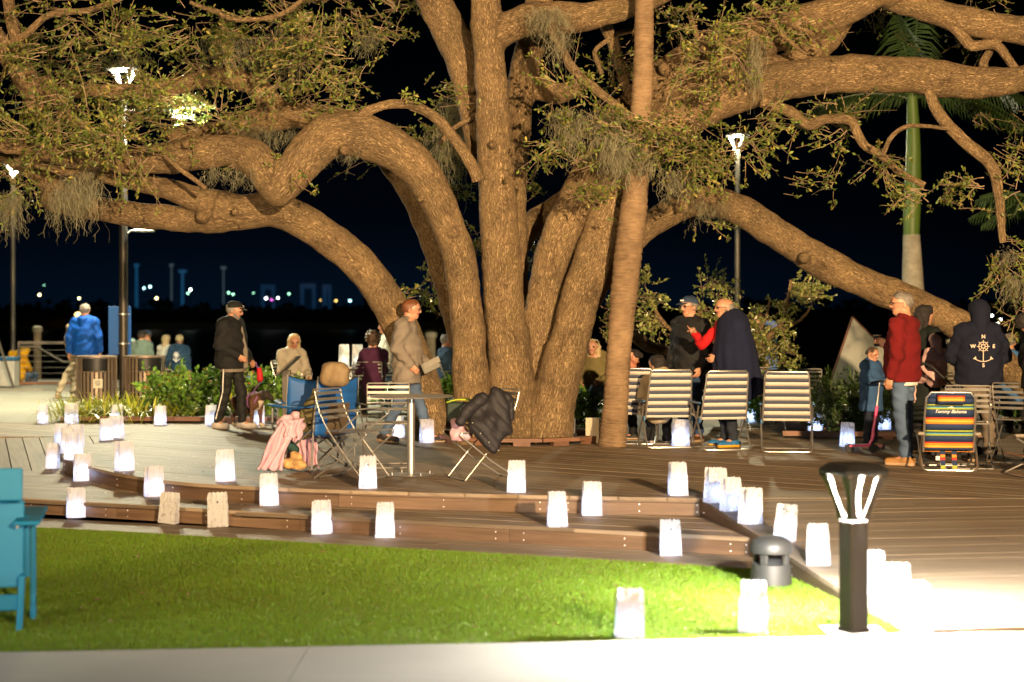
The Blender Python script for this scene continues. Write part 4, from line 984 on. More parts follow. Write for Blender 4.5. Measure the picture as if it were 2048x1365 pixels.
bag(770,1075,-.285,5,BL+'on the lowest board below the round table',0,1.1)
bag(1033,986,0,-2,BL+'at the deck edge by the chair with the puffer jacket',3,1.2,True)
bag(1115,1055,-.15,6,BL+'on the middle step right of the puffer jacket chair',0,1.2)
bag(1180,1023,-.15,4,BL+'against the upper riser below the palm trunk',2,1.3,True)
bag(1357,992,0,8,BL+'at the deck corner in front of the striped chairs',3,1)
bag(1343,1113,-.285,-2,BL+'on the lowest board near the right end of the steps',1,1.3,True)
bag(1431,1007,0,20,BL+'topmost of the row down the ramp edge',0,1,ramp_=True)
bag(1463,1024,0,28,BL+'second of the row down the ramp edge, turned sideways',2,1,ramp_=True)
bag(1502,1050,0,30,BL+'third of the row down the ramp edge',3,1,ramp_=True)
bag(1571,1087,0,50,BL+'leaning sideways behind the round garden speaker',1,1,tilt=(0,5),ramp_=True)
bag(1640,1133,0,-14,BL+'large, on the ramp between garden speaker and bollard',0,1,True,ramp_=True)
bag(1748,1190,0,8,BL+'overexposed, nearest behind the bollard post',3,1,ramp_=True)
bag(1798,1226,0,-6,BL+'overexposed, middle of the three right of the bollard',1,1,ramp_=True)
bag(1838,1268,0,4,BL+'overexposed, nearest to the viewer right of the bollard',0,1,ramp_=True)
bag(1508,1268,-.292,-4,BL+'overexposed on the lawn just left of the bollard',3,1)
bag(1260,1279,-.292,3,BL+'overexposed on the lawn with a long shadow to its left',1,1)
bag(1362,893,0,10,BL+'glowing under the striped chairs beside white sneakers',0,2.2,sc=1.12)
bag(1696,894,0,4,BL+'with one dark dot behind the pink scooter',1,1.6)
bag(853,887,0,14,BL+'beside the foot of the walking man in grey',0,1)
bag(899,838,0,-16,BL+'just left of the green case, against the trunk',3,.8)
bag(1632,868,0,20,BL+'half hidden behind the right striped chair',0,1.4)
bag(797,876,0,10,BL+'behind the heel of the walking man in grey',1,1.3)
bag(1500,845,0,10,BL+'behind the blue shoes of the man in the blanket',1,1.5)
bag(1770,862,0,10,BL+'in the hedge behind the girl with the scooter',0,1.2)

# ================================================================== FURNITURE
M_STEEL = mat('brushed_steel_rod', (0.55, 0.53, 0.49), 0.38, 0.85, var=0.06)
M_ALU = mat('aluminium_tube', (0.62, 0.60, 0.56), 0.32, 0.9, var=0.05)
M_GREYTUBE = mat('grey_painted_tube', (0.30, 0.29, 0.27), 0.4, 0.6, var=0.08)
M_CREAM = mat('cream_canvas', (0.60, 0.55, 0.47), 0.85, var=0.06, scale=30, bump=.001, bscale=250, trans=.12)
M_GREYC = mat('slate_grey_canvas', (0.060, 0.070, 0.110), 0.85, var=0.08, scale=30, bump=.001, bscale=250, trans=.06)
M_BLUEP = mat('blue_plastic', (0.02, 0.10, 0.22), 0.4)
M_CAMPBLUE = mat('blue_nylon', (0.012, 0.10, 0.34), 0.6, var=0.12, scale=9, bump=.006, bscale=10, trans=.15)
M_TAN = mat('brown_nylon', (0.085, 0.058, 0.033), 0.7, var=0.15, scale=9, bump=.004, bscale=14)
M_BLACKF = mat('black_binding', (0.012, 0.012, 0.014), 0.7)
M_NAVY = mat('navy_canvas', (0.010, 0.028, 0.085), 0.8, bump=.001, bscale=200)
M_LIME = mat('lime_canvas', (0.34, 0.40, 0.05), 0.8); M_TEAL = mat('teal_canvas', (0.10, 0.36, 0.42), 0.8)
M_RED = mat('red_canvas', (0.55, 0.03, 0.02), 0.8); M_ORANGE = mat('orange_canvas', (0.80, 0.24, 0.02), 0.8); M_YEL = mat('amber_canvas', (0.85, 0.42, 0.05), 0.8)
M_ARMW = mat('grey_wood_arm', (0.33, 0.28, 0.22), 0.6, var=.2, scale=20)
M_WHITE = mat('white_print', (0.82, 0.80, 0.76), 0.7, var=.03)
M_TURQ = mat('turquoise_poly_board', (0.0, 0.20, 0.40), 0.6, var=0.04, scale=8, bump=.0006, bscale=200)
M_TURQ2 = MATS['turquoise_poly_board']
M_RUBBER = mat('black_rubber', (0.014, 0.014, 0.015), 0.7)

def wire_chair(loc, rz, label, group='steel wire armchairs', slatm=None, arms=True):
    r = thing('wire_chair', label, 'chair', loc, rz, group); sm = slatm or M_STEEL; w = 0.23
    back = [(.315, .81), (.295, .72), (.262, .62), (.215, .53), (.155, .44)]
    for s in (-1, 1):
        x = s * w; b = MB()
        pts = [(x * .93, y, z) for y, z in back] + [(x, .05, .325), (x, -.22, .012)]
        b.tube(pts, .0075, 8); b.build('back_leg', sm, r)
        b = MB(); b.tube([(x * 1.02, -.19, .445), (x * 1.04, -.255, .45), (x * 1.04, -.268, .43), (x * 1.05, -.235, .395), (x * 1.05, .02, .19), (x * 1.05, .30, .012)], .0075, 8); b.build('front_leg', sm, r)
        if arms:
            b = MB(); b.tube([(x * .96, .258, .61), (x * 1.15, .05, .635), (x * 1.17, -.15, .645), (x * 1.17, -.195, .63), (x * 1.17, -.19, .60), (x * 1.08, .02, .45)], .0075, 8); b.build('armrest', sm, r)
    for y in (-.22, .30):
        b = MB(); b.tube([(-w * 1.05, y, .012), (w * 1.05, y, .012)], .0075, 8); b.build('foot_bar', sm, r)
    b = MB(); b.tube([(-w * .93, .315, .81), (-w * .88, .319, .828), (w * .88, .319, .828), (w * .93, .315, .81)], .0075, 8); b.build('top_rail', sm, r)
    for t in (.79, .735, .68, .625, .57):
        y = float(np.interp(t, [z for _, z in back][::-1], [y for y, _ in back][::-1])) - .004
        b = MB(); b.box((0, y, t), (w * 1.84, .004, .027), Matrix.Rotation(R(-16), 3, 'X')); b.build('slat', sm, r, smooth=False)
    b = MB(); b.tube([(-w * .95, .17, .445), (w * .95, .17, .445)], .007, 8); b.tube([(-w, -.2, .447), (w, -.2, .447)], .007, 8)
    b.sheet(lambda u, v: Vector(((u - .5) * w * 1.9, .17 - .37 * v, .449 - .012 * math.sin(v * 3.14))), 4, 6); o = b.build('seat', sm, r)
    for x, y in ((-w, -.22), (w, -.22), (-w, .30), (w, .30)):
        b = MB(); b.box((x * .8, y, .007), (.04, .014, .014)); b.build('glide', M_RUBBER, r, smooth=False)
    return r
H_ = lambda px, py, z=0: G(px, py, z)
wire_chair(G(712, 957) , R(62), 'steel wire armchair turned sideways, left of the round table')
wire_chair(G(775, 935), R(3), 'steel wire armchair behind the round table, slatted back to the viewer', slatm=M_STEEL)
bpy.context.view_layer.update()
wire_chair(G(958, 958), R(-68), 'steel wire armchair under the puffer jacket, right of the round table')
CH_PURPLE = wire_chair((P(735, 0, 25.8)[0], 25.8, 0), R(185), 'wire chair whose back faces the viewer, under the woman in purple')
CH_CREAM = wire_chair((P(590, 0, 26.2)[0], 26.2, 0), R(80), 'wire chair under the blonde woman in the cream sweater')
wire_chair((P(800, 0, 27.5)[0], 27.5, 0), R(170), 'pale wire chair half hidden behind the walking man in grey')
wire_chair((P(1604, 0, 22.4)[0], 22.4, 0), R(178), 'empty wire chair directly behind the right striped chair')
wire_chair((P(1523, 0, 23.0)[0], 23.0, 0), R(190), 'empty wire chair behind the man in the blanket')
wire_chair((P(1930, 0, 17.0)[0], 17.0, 0), R(170), 'wire chair just behind the colourful beach chair')
wire_chair((P(2042, 0, 17.6)[0], 17.6, 0), R(150), 'wire chair cut by the right edge of the picture')
wire_chair((P(1870, 0, 20.8)[0], 20.8, 0), R(185), 'wire chair behind the stroller in the right crowd')

t = thing('round_table', 'round steel pedestal table on the deck before the oak', 'table', G(822, 951))
b = MB(); b.lathe([(.001, .742), (.385, .742), (.40, .746), (.402, .752), (.398, .757), (.001, .757)], 48, caps=False); b.build('table_top', M_STEEL, t)
b = MB(); b.lathe([(.036, .012), (.036, .742)], 24); b.build('column', M_STEEL, t)
b = MB(); b.lathe([(.001, .004), (.222, .004), (.225, .010), (.04, .016), (.001, .016)], 40, caps=False); b.build('base', M_STEEL, t)
for a in (30, 120, 210, 300):
    b = MB(); b.lathe([(.008, .004), (.008, .034), (.004, .040)], 8, (.2 * math.cos(R(a)), .2 * math.sin(R(a)), 0)); b.build('levelling_bolt', M_STEEL, t)

def striped_chair(loc, rz, label, tilt=0):
    r = thing('striped_folding_chair', label, 'folding chair', loc, rz, 'striped folding lawn chairs')
    y0, z0, y1, z1 = .17, .345, .335, .885; wb, wt = .272, .243
    rows = []; v = 0.0; alt = 1
    hs = [.022] + [.048, .040] * 6 + [.03]; tot = sum(hs)
    b = MB(); k = 8
    for i, h in enumerate(hs):
        a0, a1 = v / tot, (v + h) / tot; v += h; b.cur = 1 if i % 2 == 0 else 0
        def fn(u, vv, a0=a0, a1=a1):
            q = 1 - (a0 + (a1 - a0) * vv); ww = wb + (wt - wb) * q; x = (u * 2 - 1) * ww
            sag = .018 * (1 - (2 * u - 1) ** 2) * math.sin(q * 3.14)
            return Vector((x, y0 + (y1 - y0) * q - sag + .013, z0 + (z1 - z0) * q))
        b.sheet(fn, k, 2)
    o = b.build('back_sling', [M_CREAM, M_GREYC], r); md = o.modifiers.new('t', 'SOLIDIFY'); md.thickness = .003
    b = MB(); 
    for i in range(11):
        b.cur = i % 2
        b.sheet(lambda u, vv, i=i: Vector(((u * 2 - 1) * .255, .15 - .43 * (i + vv) / 11, .35 + .045 * (i + vv) / 11 - .02 * math.sin(3.14 * (i + vv) / 11))), 4, 1)
    o = b.build('seat_sling', [M_CREAM, M_GREYC], r); md = o.modifiers.new('t', 'SOLIDIFY'); md.thickness = .003
    b = MB(); b.tube([(-wb + .006, y0, z0 - .02), (-wt + .004, y1, z1 - .02), (-wt + .03, y1 + .012, z1 + .012), (wt - .03, y1 + .012, z1 + .012), (wt - .004, y1, z1 - .02), (wb - .006, y0, z0 - .02)], .0105, 10); b.build('back_frame', M_ALU, r)
    b = MB(); b.tube([(-.268, .15, .36), (-.265, -.26, .40), (-.23, -.29, .405), (.23, -.29, .405), (.265, -.26, .40), (.268, .15, .36)], .0105, 10); b.build('seat_frame', M_ALU, r)
    b = MB(); b.tube([(-.285, -.12, .52), (-.28, .10, .30), (-.275, .30, .05), (-.262, .325, .016), (-.22, .335, .0115), (.22, .335, .0115), (.262, .325, .016), (.275, .30, .05), (.28, .10, .30), (.285, -.12, .52)], .0105, 10); b.build('rear_leg_frame', M_ALU, r)
    b = MB(); b.tube([(-.285, .16, .50), (-.282, .06, .33), (-.277, -.20, .05), (-.262, -.225, .016), (-.22, -.235, .0115), (.22, -.235, .0115), (.262, -.225, .016), (.277, -.20, .05), (.282, .06, .33), (.285, .16, .50)], .0105, 10); b.build('front_leg_frame', M_ALU, r)
    for s in (-1, 1):
        b = MB(); b.bbox((s * .292, .02, .535), (.035, .40, .022), b=.007); b.build('armrest', M_BLUEP, r)
        b = MB(); b.bbox((s * .280, .165, .335), (.026, .05, .06), b=.008); b.build('hinge', M_BLUEP, r)
    return r
striped_chair(G(1268, 886), R(172), 'cream and grey striped chair mostly hidden by the palm trunk')
striped_chair(G(1330, 893), R(187), 'cream and grey striped chair second from the palm trunk, girl seated beyond')
striped_chair(G(1438, 898), R(190), 'cream and grey striped chair in front of the man in the navy blanket')
striped_chair(G(1573, 902), R(172), 'cream and grey striped chair standing alone right of the blanket man')

def camp_chair(loc, rz, label, centre=True):
    r = thing('camp_chair', label, 'camp chair', loc, rz, 'blue folding camp chairs'); w = .285
    def seg(nm, pts, rad=.0095): b = MB(); b.tube(pts, rad, 8); b.build(nm, M_GREYTUBE, r)
    for s in (-1, 1):
        x = s * w
        seg('back_post', [(x * 1.04, .26, .02), (x * 1.02, .28, .45), (x * .98, .335, .93)], .0105)
        seg('arm_post', [(x * 1.05, -.27, .40), (x * 1.05, -.275, .61)])
        seg('leg', [(x * 1.1, -.29, .015), (x, .26, .43)]); seg('leg', [(x * 1.1, .28, .015), (x, -.27, .42)])
        b = MB()
        b.sheet(lambda u, v, s=s: Vector((s * (w * 1.04) + (u - .5) * .085, .31 - .62 * v, .635 - .02 * math.sin(v * 3.14) + .012 * math.cos((u - .5) * 3))), 3, 8)
        o = b.build('arm_strap', M_CAMPBLUE, r); md = o.modifiers.new('t', 'SOLIDIFY'); md.thickness = .010
    seg('leg', [(-w * 1.1, .285, .015), (w, .27, .40)]); seg('leg', [(w * 1.1, .285, .015), (-w, .27, .40)])
    seg('leg', [(-w * 1.1, -.295, .015), (w, -.28, .40)]); seg('leg', [(w * 1.1, -.295, .015), (-w, -.28, .40)])
    for x in (-1, 1):
        for y in (-.29, .285):
            b = MB(); b.lathe([(.018, 0), (.02, .02), (.012, .035)], 10, (x * w * 1.1, y, 0)); b.build('foot', M_RUBBER, r)
    b = MB(); nu = 12
    def back(u, v):
        sag = .05 * math.sin(v * 3.0) * (1 - (2 * u - 1) ** 2); top = .055 * (1 - (2 * u - 1) ** 2) * v
        return Vector(((u * 2 - 1) * w * (1.0 + .0 * v), .285 + .05 * v + sag * .8, .36 + .56 * v - top))
    b.sheet(back, nu, 10)
    if centre:
        for f in range(len(b.f)):
            i, j = f % nu, f // nu
            if 3 <= i <= 8 and j < 6: b.m[f] = 1
    o = b.build('back_sling', [M_CAMPBLUE, M_TAN], r); md = o.modifiers.new('t', 'SOLIDIFY'); md.thickness = .004
    b = MB(); b.sheet(lambda u, v: Vector(((u * 2 - 1) * w, .29 - .56 * v, .40 - .055 * math.sin(u * 3.14) - .03 * math.sin(v * 3.14))), 8, 8)
    o = b.build('seat_sling', [M_CAMPBLUE], r); md = o.modifiers.new('t', 'SOLIDIFY'); md.thickness = .004
    b = MB(); b.tube([back(i / 12, 1.0) + Vector((0, 0, .004)) for i in range(13)], .007, 6); b.build('binding', M_BLACKF, r)
    return r
camp_chair(G(628, 940), R(-128), 'blue camp chair with khaki hooded coat hung over its back')
camp_chair((P(622, 0, 17.3)[0], 17.3, 0), R(-165), 'blue camp chair behind the one with the khaki coat', False)
def fold_warp(a=.010, f=18.0, ph=0.0):
    return lambda X, Y, Z: a * 1.3 * np.sin(f * X + 5 * np.sin(6 * Z + ph) + ph) * np.cos(f * .7 * Y + 3 * Z) + a * .8 * np.sin(f * 1.7 * Z + 9 * X + 4 * Y) + a * .5 * np.sin(f * 2.3 * X - f * 1.1 * Z + 3 * np.sin(9 * Y))
M_KHAKI = mat('khaki_coat_cloth', (0.20, 0.135, 0.065), 0.75, var=0.15, scale=12, bump=.012, bscale=16)
M_OLIVE = mat('olive_coat_lining', (0.10, 0.082, 0.030), 0.7, var=0.2, scale=10, bump=.012, bscale=14)
M_PINK = mat('pink_fleece', (0.58, 0.36, 0.42), 0.95, var=0.08, scale=14, bump=.02, bscale=16)
M_PUFF = mat('dark_plum_nylon', (0.010, 0.008, 0.010), 0.72, var=0.2, scale=8, bump=.006, bscale=30)
M_FLORAL = mat('orange_floral_cloth', (0.60, 0.36, 0.15), 0.85, var=0.6, scale=16)
M_DKGREEN = mat('dark_green_cloth', (0.012, 0.045, 0.035), 0.8)
Yc = 16.35
c = thing('coat', 'khaki hooded coat hung over the blue camp chair back', 'coat', P(650, 840, Yc)); cl = lambda px, py, Y: P(px, py, Y) - Vector(c.location)
sdf_obj('hood', [prim(cl(660,744,16.2), cl(678,743,16.18), .092, .094, 0, .03), prim(cl(655,760,16.2), cl(684,758,16.18), .07, .075, 0, .04)], .010, [M_KHAKI], c, warp=fold_warp(.006, 26))
sdf_obj('coat_body', [prim(cl(632,785,16.35), cl(612,830,16.5), .035, .06, 0, .05), prim(cl(612,830,16.5), cl(607,868,16.5), .07, .05, 0, .05), prim(cl(628,820,16.45), cl(622,862,16.45), .06, .05, 0, .05)], .011, [M_OLIVE], c, warp=fold_warp(.008, 24, 1))
c = thing('blanket', 'pink fleece blanket bunched on the camp chair and trailing to the deck', 'blanket', P(575, 940, 16.3)); cl = lambda px, py, Y: P(px, py, Y) - Vector(c.location)
sdf_obj('bunched_end', [prim(cl(575,840,16.3), cl(590,862,16.25), .06, .06, 0, .05), prim(cl(590,835,16.4), cl(600,855,16.3), .05, .05, 0, .05), prim(cl(560,852,16.25), cl(575,868,16.25), .04, .035, 0, .05)], .011, [M_PINK], c, warp=fold_warp(.009, 30))
def drape(name, c, tl_, tr_, bl_, br_, folds, amp, m, seed=0, nu=46, nv=16):
    g = random.Random(seed); ph = [g.uniform(0, 6.28) for _ in range(4)]; T0, T1, B0, B1 = [Vector(q) for q in (tl_, tr_, bl_, br_)]
    n_ = Vector((0, -1, 0))
    def fn(u, v):
        p = T0.lerp(T1, u).lerp(B0.lerp(B1, u), v); k = .35 + .65 * v
        w_ = math.sin(u * folds * 6.283 + ph[0] + 1.1 * math.sin(v * 2.2 + ph[1])) * .7 + math.sin(u * folds * 11.3 + ph[2] + v * 2) * .3
        return p + n_ * amp * k * w_ + Vector((.012 * math.sin(v * 7 + u * 5 + ph[3]), 0, -.02 * math.sin(u * 3.14) * (1 - v) + .012 * math.sin(u * 17 + ph[1]) * v))
    b = MB(); b.sheet(fn, nu, nv); o = b.build(name, m, c); md = o.modifiers.new('t', 'SOLIDIFY'); md.thickness = .012; return o
drape('hanging_drape', c, cl(562,842,16.12), cl(592,846,16.1), cl(514,938,16.0), cl(562,941,16.0), 3.0, .045, M_PINK, 1)
drape('far_drape', c, cl(575,872,16.62), cl(630,868,16.62), cl(572,925,16.6), cl(640,935,16.6), 4.0, .05, M_PINK, 2)
drape('arm_fold', c, cl(566,838,16.1), cl(606,836,16.2), cl(572,870,16.05), cl(600,880,16.1), 2.5, .04, M_PINK, 3)
c = thing('tote_bag', 'orange floral cloth bag with dark green top under the camp chair', 'bag', G(588, 941)); cl = lambda px, py, Y: P(px, py, Y) - Vector(c.location)
sdf_obj('bag_body', [prim(cl(572,928,16.3), cl(602,930,16.3), .05, .055, 0, .04), prim(cl(590,912,16.35), cl(600,915,16.35), .045, .04, 0, .04)], .012, [M_FLORAL], c, warp=fold_warp(.006, 30))
sdf_obj('bag_top', [prim(cl(572,885,16.4), cl(590,900,16.4), .05, .045, 0, .04)], .012, [M_DKGREEN], c)
# puffer jacket
Yp = 15.55
c = thing('puffer_jacket', 'dark quilted puffer jacket draped over the wire chair back', 'jacket', P(985, 915, Yp)); cl = lambda px, py, Y: P(px, py, Y) - Vector(c.location)
def quilt(X, Y, Z): return -.013 * np.abs(np.sin((Z * .75 + X * .65) * 36 + .8 * np.sin(9 * X))) ** .45 + .008 * np.sin(17 * X - 9 * Z + 2 * np.sin(7 * Z))
sdf_obj('jacket_body', [prim(cl(995,790,Yp), cl(975,850,Yp-.05), .055, .085, 0, .05), prim(cl(1000,800,Yp), cl(1012,860,Yp-.02), .06, .055, 0, .05), prim(cl(975,845,Yp-.08), cl(988,898,Yp-.1), .075, .03, 0, .05), prim(cl(1005,850,Yp-.04), cl(990,895,Yp-.1), .06, .03, 0, .05), prim(cl(960,810,Yp-.02), cl(950,850,Yp-.08), .06, .06, 0, .05), prim(cl(952,850,Yp-.1), cl(975,885,Yp-.1), .05, .035, 0, .05)], .0085, [M_PUFF], c, warp=quilt)
sdf_obj('sleeve', [prim(cl(962,800,Yp-.05), cl(935,822,Yp-.12), .055, .045, 0, .03), prim(cl(935,822,Yp-.12), cl(922,845,Yp-.15), .045, .035, 0, .03)], .0085, [M_PUFF], c, warp=quilt)
sdf_obj('hood', [prim(cl(990,782,Yp), cl(1015,800,Yp+.05), .045, .05, 0, .04), prim(cl(1015,800,Yp+.05), cl(1022,835,Yp+.04), .05, .04, 0, .04)], .010, [M_PUFF], c, warp=fold_warp(.006, 30))
for (x, y) in ((945,846),(961,867),(978,885),(997,901)):
    b = MB(); b.lathe([(.005, -.003), (.006, 0), (.003, .003)], 8); o = b.build('snap_button', M_ALU, c, loc=cl(x, y, Yp - .19)); o.rotation_euler = (R(90), 0, 0)
c = thing('scarf', 'pale pink cloth bundled on the seat under the puffer jacket', 'scarf', P(917, 885, 15.7)); cl = lambda px, py, Y: P(px, py, Y) - Vector(c.location)
sdf_obj('cloth', [prim(cl(910,845,15.65), cl(912,872,15.6), .04, .05, 0, .04), prim(cl(912,872,15.6), cl(930,872,15.6), .05, .05, 0, .04), prim(cl(925,860,15.65), cl(935,868,15.65), .045, .04, 0, .04)], .010, [M_PINK], c, warp=fold_warp(.007, 34, 1))
c = thing('green_case', 'dark green fabric case with lime lid on the chair by the trunk', 'case', P(925, 843, 15.95), R(-8))
b = MB(); b.bbox((0, 0, .09), (.27, .18, .18), b=.015); b.build('case_body', mat('dark_green_nylon', (0.018, 0.035, 0.028), .7, bump=.004, bscale=20), c)
b = MB(); b.sheet(lambda u, v: Vector(((u - .5) * .28, (v - .5) * .2, .185 + .03 * math.sin(u * 3.14))), 6, 4); o = b.build('case_lid', mat('lime_nylon', (0.38, 0.48, 0.02), .6), c); md = o.modifiers.new('t', 'SOLIDIFY'); md.thickness = .012

# turquoise lounge chair cut by the left edge, seen from behind
c = thing('lounge_chair', 'turquoise board armchair seen from behind at the left edge', 'armchair', G(-30, 1262, -.30), R(11)); Yb = c.location.y
def zpx(py): return CAMZ - (py - HOR) / F * Yb - c.location.z
xr = lambda px: (px - 1024) / F * Yb - c.location.x
Mt = Matrix.Rotation(R(-9), 3, 'X')
b = MB(); zt, zm = zpx(937), zpx(1004)
b.bbox((xr(43) - .36, -.02, (zt + zm) / 2 + .002), (.72, .032, zt - zm - .006), Mt, .006); b.build('back_board', M_TURQ, c)
b = MB(); zb = zpx(1180); b.bbox((xr(43) - .36, .065, (zm + zb) / 2), (.72, .032, zm - zb - .006), Mt, .006); b.build('back_board', M_TURQ, c)
b = MB(); b.bbox((xr(43) - .36, -.02, (zpx(1190) + zpx(1222)) / 2), (.70, .03, .09), None, .006); b.build('rear_apron', M_TURQ, c)
for x in (xr(40), xr(40) - .70):
    b = MB(); b.bbox((x, -.03, zpx(1150) / 2 + .0), (.03, .09, zpx(1150)), Matrix.Rotation(R(3), 3, 'Y'), .005); b.build('rear_leg', M_TURQ, c)
    b = MB(); b.bbox((x + .04 if x > -.2 else x - .04, .32, zpx(1060) * .5), (.028, .10, zpx(1060)), None, .005); b.build('front_leg', M_TURQ, c)
    b = MB(); b.bbox((x + .035 if x > -.2 else x - .035, .22, zpx(1042)), (.15, .62, .024), Matrix.Rotation(R(2), 3, 'X'), .008); b.build('armrest', M_TURQ, c)
    b = MB(); b.bbox((x + .02, .12, zpx(1100)), (.03, .06, .36), None, .006); b.build('arm_support', M_TURQ, c)
b = MB(); b.bbox((xr(43) - .36, .30, .33), (.68, .56, .03), Matrix.Rotation(R(10), 3, 'X'), .006); b.build('seat_board', M_TURQ, c)
b = MB(); b.box((xr(14), .052, zpx(1163)), (.035, .01, .028)); b.build('maker_plate', M_GALV, c, smooth=False)
b = MB(); b.lathe([(.008, 0), (.008, .006)], 10); o = b.build('bolt', M_STEEL, c, loc=(xr(34), -.05, zpx(1053))); o.rotation_euler = (R(90), 0, 0)

# garden speaker
c = thing('garden_speaker', 'dark grey domed outdoor speaker on the lawn beside the ramp', 'speaker', (1.74, 11.42, -.30), R(12))
M_SPK = mat('speaker_grey', (0.045, 0.042, 0.038), 0.5, .2, var=.1, scale=5, bump=.0006, bscale=300)
b = MB(); b.lathe([(.001, 0), (.138, 0), (.137, .06), (.130, .145), (.122, .15), (.001, .15)], 36, caps=False); b.build('base', M_SPK, c)
b = MB(); b.lathe([(.105, .232), (.142, .222), (.144, .235), (.143, .27), (.125, .30), (.085, .322), (.03, .334), (.001, .335)], 36, caps=False); b.lathe([(.001, .236), (.105, .232)], 36, caps=False); b.build('dome', M_SPK, c)
for a in (45, 135, 225, 315):
    b = MB(); b.bbox((.108 * math.cos(R(a)), .108 * math.sin(R(a)), .19), (.03, .05, .09), Matrix.Rotation(R(a), 3, 'Z'), .006); b.build('strut', M_SPK, c)
b = MB(); b.lathe([(.085, .151), (.07, .17), (.03, .20), (.012, .212), (.012, .228)], 24); b.build('cone', M_BLACKCAP, c)

# colourful beach chair
def panel_rows(rows, fn, k=8):
    b = MB(); tot = sum(h for h, _ in rows); v = 0; ms = []
    for h, m in rows:
        if m not in ms: ms.append(m)
        b.cur = ms.index(m); a0, a1 = v / tot, (v + h) / tot; v += h
        b.sheet(lambda u, vv, a0=a0, a1=a1: fn(u, a0 + (a1 - a0) * vv), k, 2)
    return b, ms
def beach_chair(loc, rz, label, rows, text=True):
    r = thing('beach_chair', label, 'beach chair', loc, rz, 'low beach chairs'); w = .235
    bk = lambda u, q: Vector(((u * 2 - 1) * (w - .012 * (1 - q)), .36 - .19 * q + .018 * (1 - (2 * u - 1) ** 2), .76 - .56 * q))
    b, ms = panel_rows(rows, bk); o = b.build('back_sling', ms, r); sling = o; md = o.modifiers.new('t', 'SOLIDIFY'); md.thickness = .004
    b = MB(); b.tube([(-w - .006, .165, .18), (-w - .004, .30, .56), (-w + .008, .352, .72), (-w + .05, .368, .772), (w - .05, .368, .772), (w - .008, .352, .72), (w + .004, .30, .56), (w + .006, .165, .18)], .012, 10); b.build('back_frame', M_ALU, r)
    b = MB(); b.tube([(-w - .035, -.12, .34), (-w - .035, .10, .20), (-w - .03, .285, .05), (-w - .015, .31, .018), (-w + .03, .318, .012), (w - .03, .318, .012), (w + .015, .31, .018), (w + .03, .285, .05), (w + .035, .10, .20), (w + .035, -.12, .34)], .012, 10); b.build('rear_leg_frame', M_ALU, r)
    b = MB(); b.tube([(-w - .02, .20, .35), (-w - .02, .0, .12), (-w - .0, -.25, .018), (-w + .04, -.265, .012), (w - .04, -.265, .012), (w, -.25, .018), (w + .02, .0, .12), (w + .02, .20, .35)], .010, 10); b.build('front_leg_frame', M_ALU, r)
    for s in (-1, 1):
        b = MB(); b.bbox((s * (w + .035), .06, .362), (.065, .40, .03), b=.012); b.build('armrest', M_ARMW, r)
    b, ms = panel_rows([(.06, M_ORANGE), (.04, M_RED), (.1, M_NAVY), (.04, M_LIME), (.16, M_NAVY), (.05, M_ORANGE)], lambda u, q: Vector(((u * 2 - 1) * w, .20 - .47 * q, .185 + .02 * q - .02 * math.sin(q * 3.14)))); o = b.build('seat_sling', ms, r); md = o.modifiers.new('t', 'SOLIDIFY'); md.thickness = .004
    return r, bk, sling
ROWS = [(.045, M_NAVY), (.05, M_NAVY), (.012, M_LIME), (.01, M_NAVY), (.01, M_TEAL), (.014, M_LIME), (.07, M_NAVY), (.012, M_RED), (.014, M_ORANGE), (.022, M_YEL), (.012, M_ORANGE), (.055, M_NAVY), (.014, M_LIME), (.01, M_NAVY), (.012, M_TEAL), (.014, M_LIME), (.055, M_NAVY), (.012, M_RED), (.02, M_ORANGE), (.02, M_YEL), (.02, M_NAVY)]
def text_mesh(body, size, m, parent, name='lettering', shear=0.0, extrude=.0006, align='CENTER', off=0.0):
    cu = bpy.data.curves.new(name, 'FONT'); cu.body = body; cu.size = size; cu.align_x = align; cu.align_y = 'CENTER'; cu.extrude = extrude; cu.shear = shear; cu.offset = off
    tmp = bpy.data.objects.new(name, cu); COL.objects.link(tmp); bpy.context.view_layer.update()
    me = bpy.data.meshes.new_from_object(tmp.evaluated_get(bpy.context.evaluated_depsgraph_get())); bpy.data.objects.remove(tmp); bpy.data.curves.remove(cu)
    me.materials.clear(); me.materials.append(m); return link(name, me, parent)
BC, bk, BS = beach_chair(G(1893, 938), R(172), 'low beach chair with navy, orange and lime stripes, seen from behind', ROWS)
b, ms = panel_rows([(.02, M_NAVY), (.012, M_RED), (.018, M_ORANGE), (.02, M_YEL), (.03, M_NAVY)], lambda u, q: Vector(((u * 2 - 1) * .13, .40 + .03 * math.sin(q * 3.14) * (1 - (2 * u - 1) ** 4), .765 - .11 * q))); o = b.build('head_pillow', ms, BC); md = o.modifiers.new('t', 'SOLIDIFY'); md.thickness = .01
def on_back(o, q, u=.5, off=.012):
    p = bk(u, q); o.location = (p.x, p.y + off, p.z); o.rotation_euler = (R(90 + 18.7), 0, R(180))
tx = text_mesh('Tommy Bahama', .046, M_WHITE, BS, shear=.35, off=.0008); on_back(tx, .315)
b = MB(); b.add([(-.035, -.002, 0), (-.015, .010, 0), (.005, .014, 0), (.012, .022, 0), (.018, .012, 0), (.03, .003, 0), (.044, -.006, 0), (.02, .000, 0), (0, .003, 0), (-.02, .001, 0)], [tuple(range(10))]); o = b.build('fish_emblem', M_WHITE, BS, smooth=False); on_back(o, .25)
for s in (-.05, .06):
    b, ms = panel_rows([(.02, M_NAVY), (.015, M_ORANGE), (.015, M_RED), (.03, M_NAVY), (.02, M_LIME)], lambda u, q, s=s: Vector((s + (u - .5) * .045, .20 + .06 * q, .19 - .17 * q)), 2); b.build('carry_strap', ms, BC)
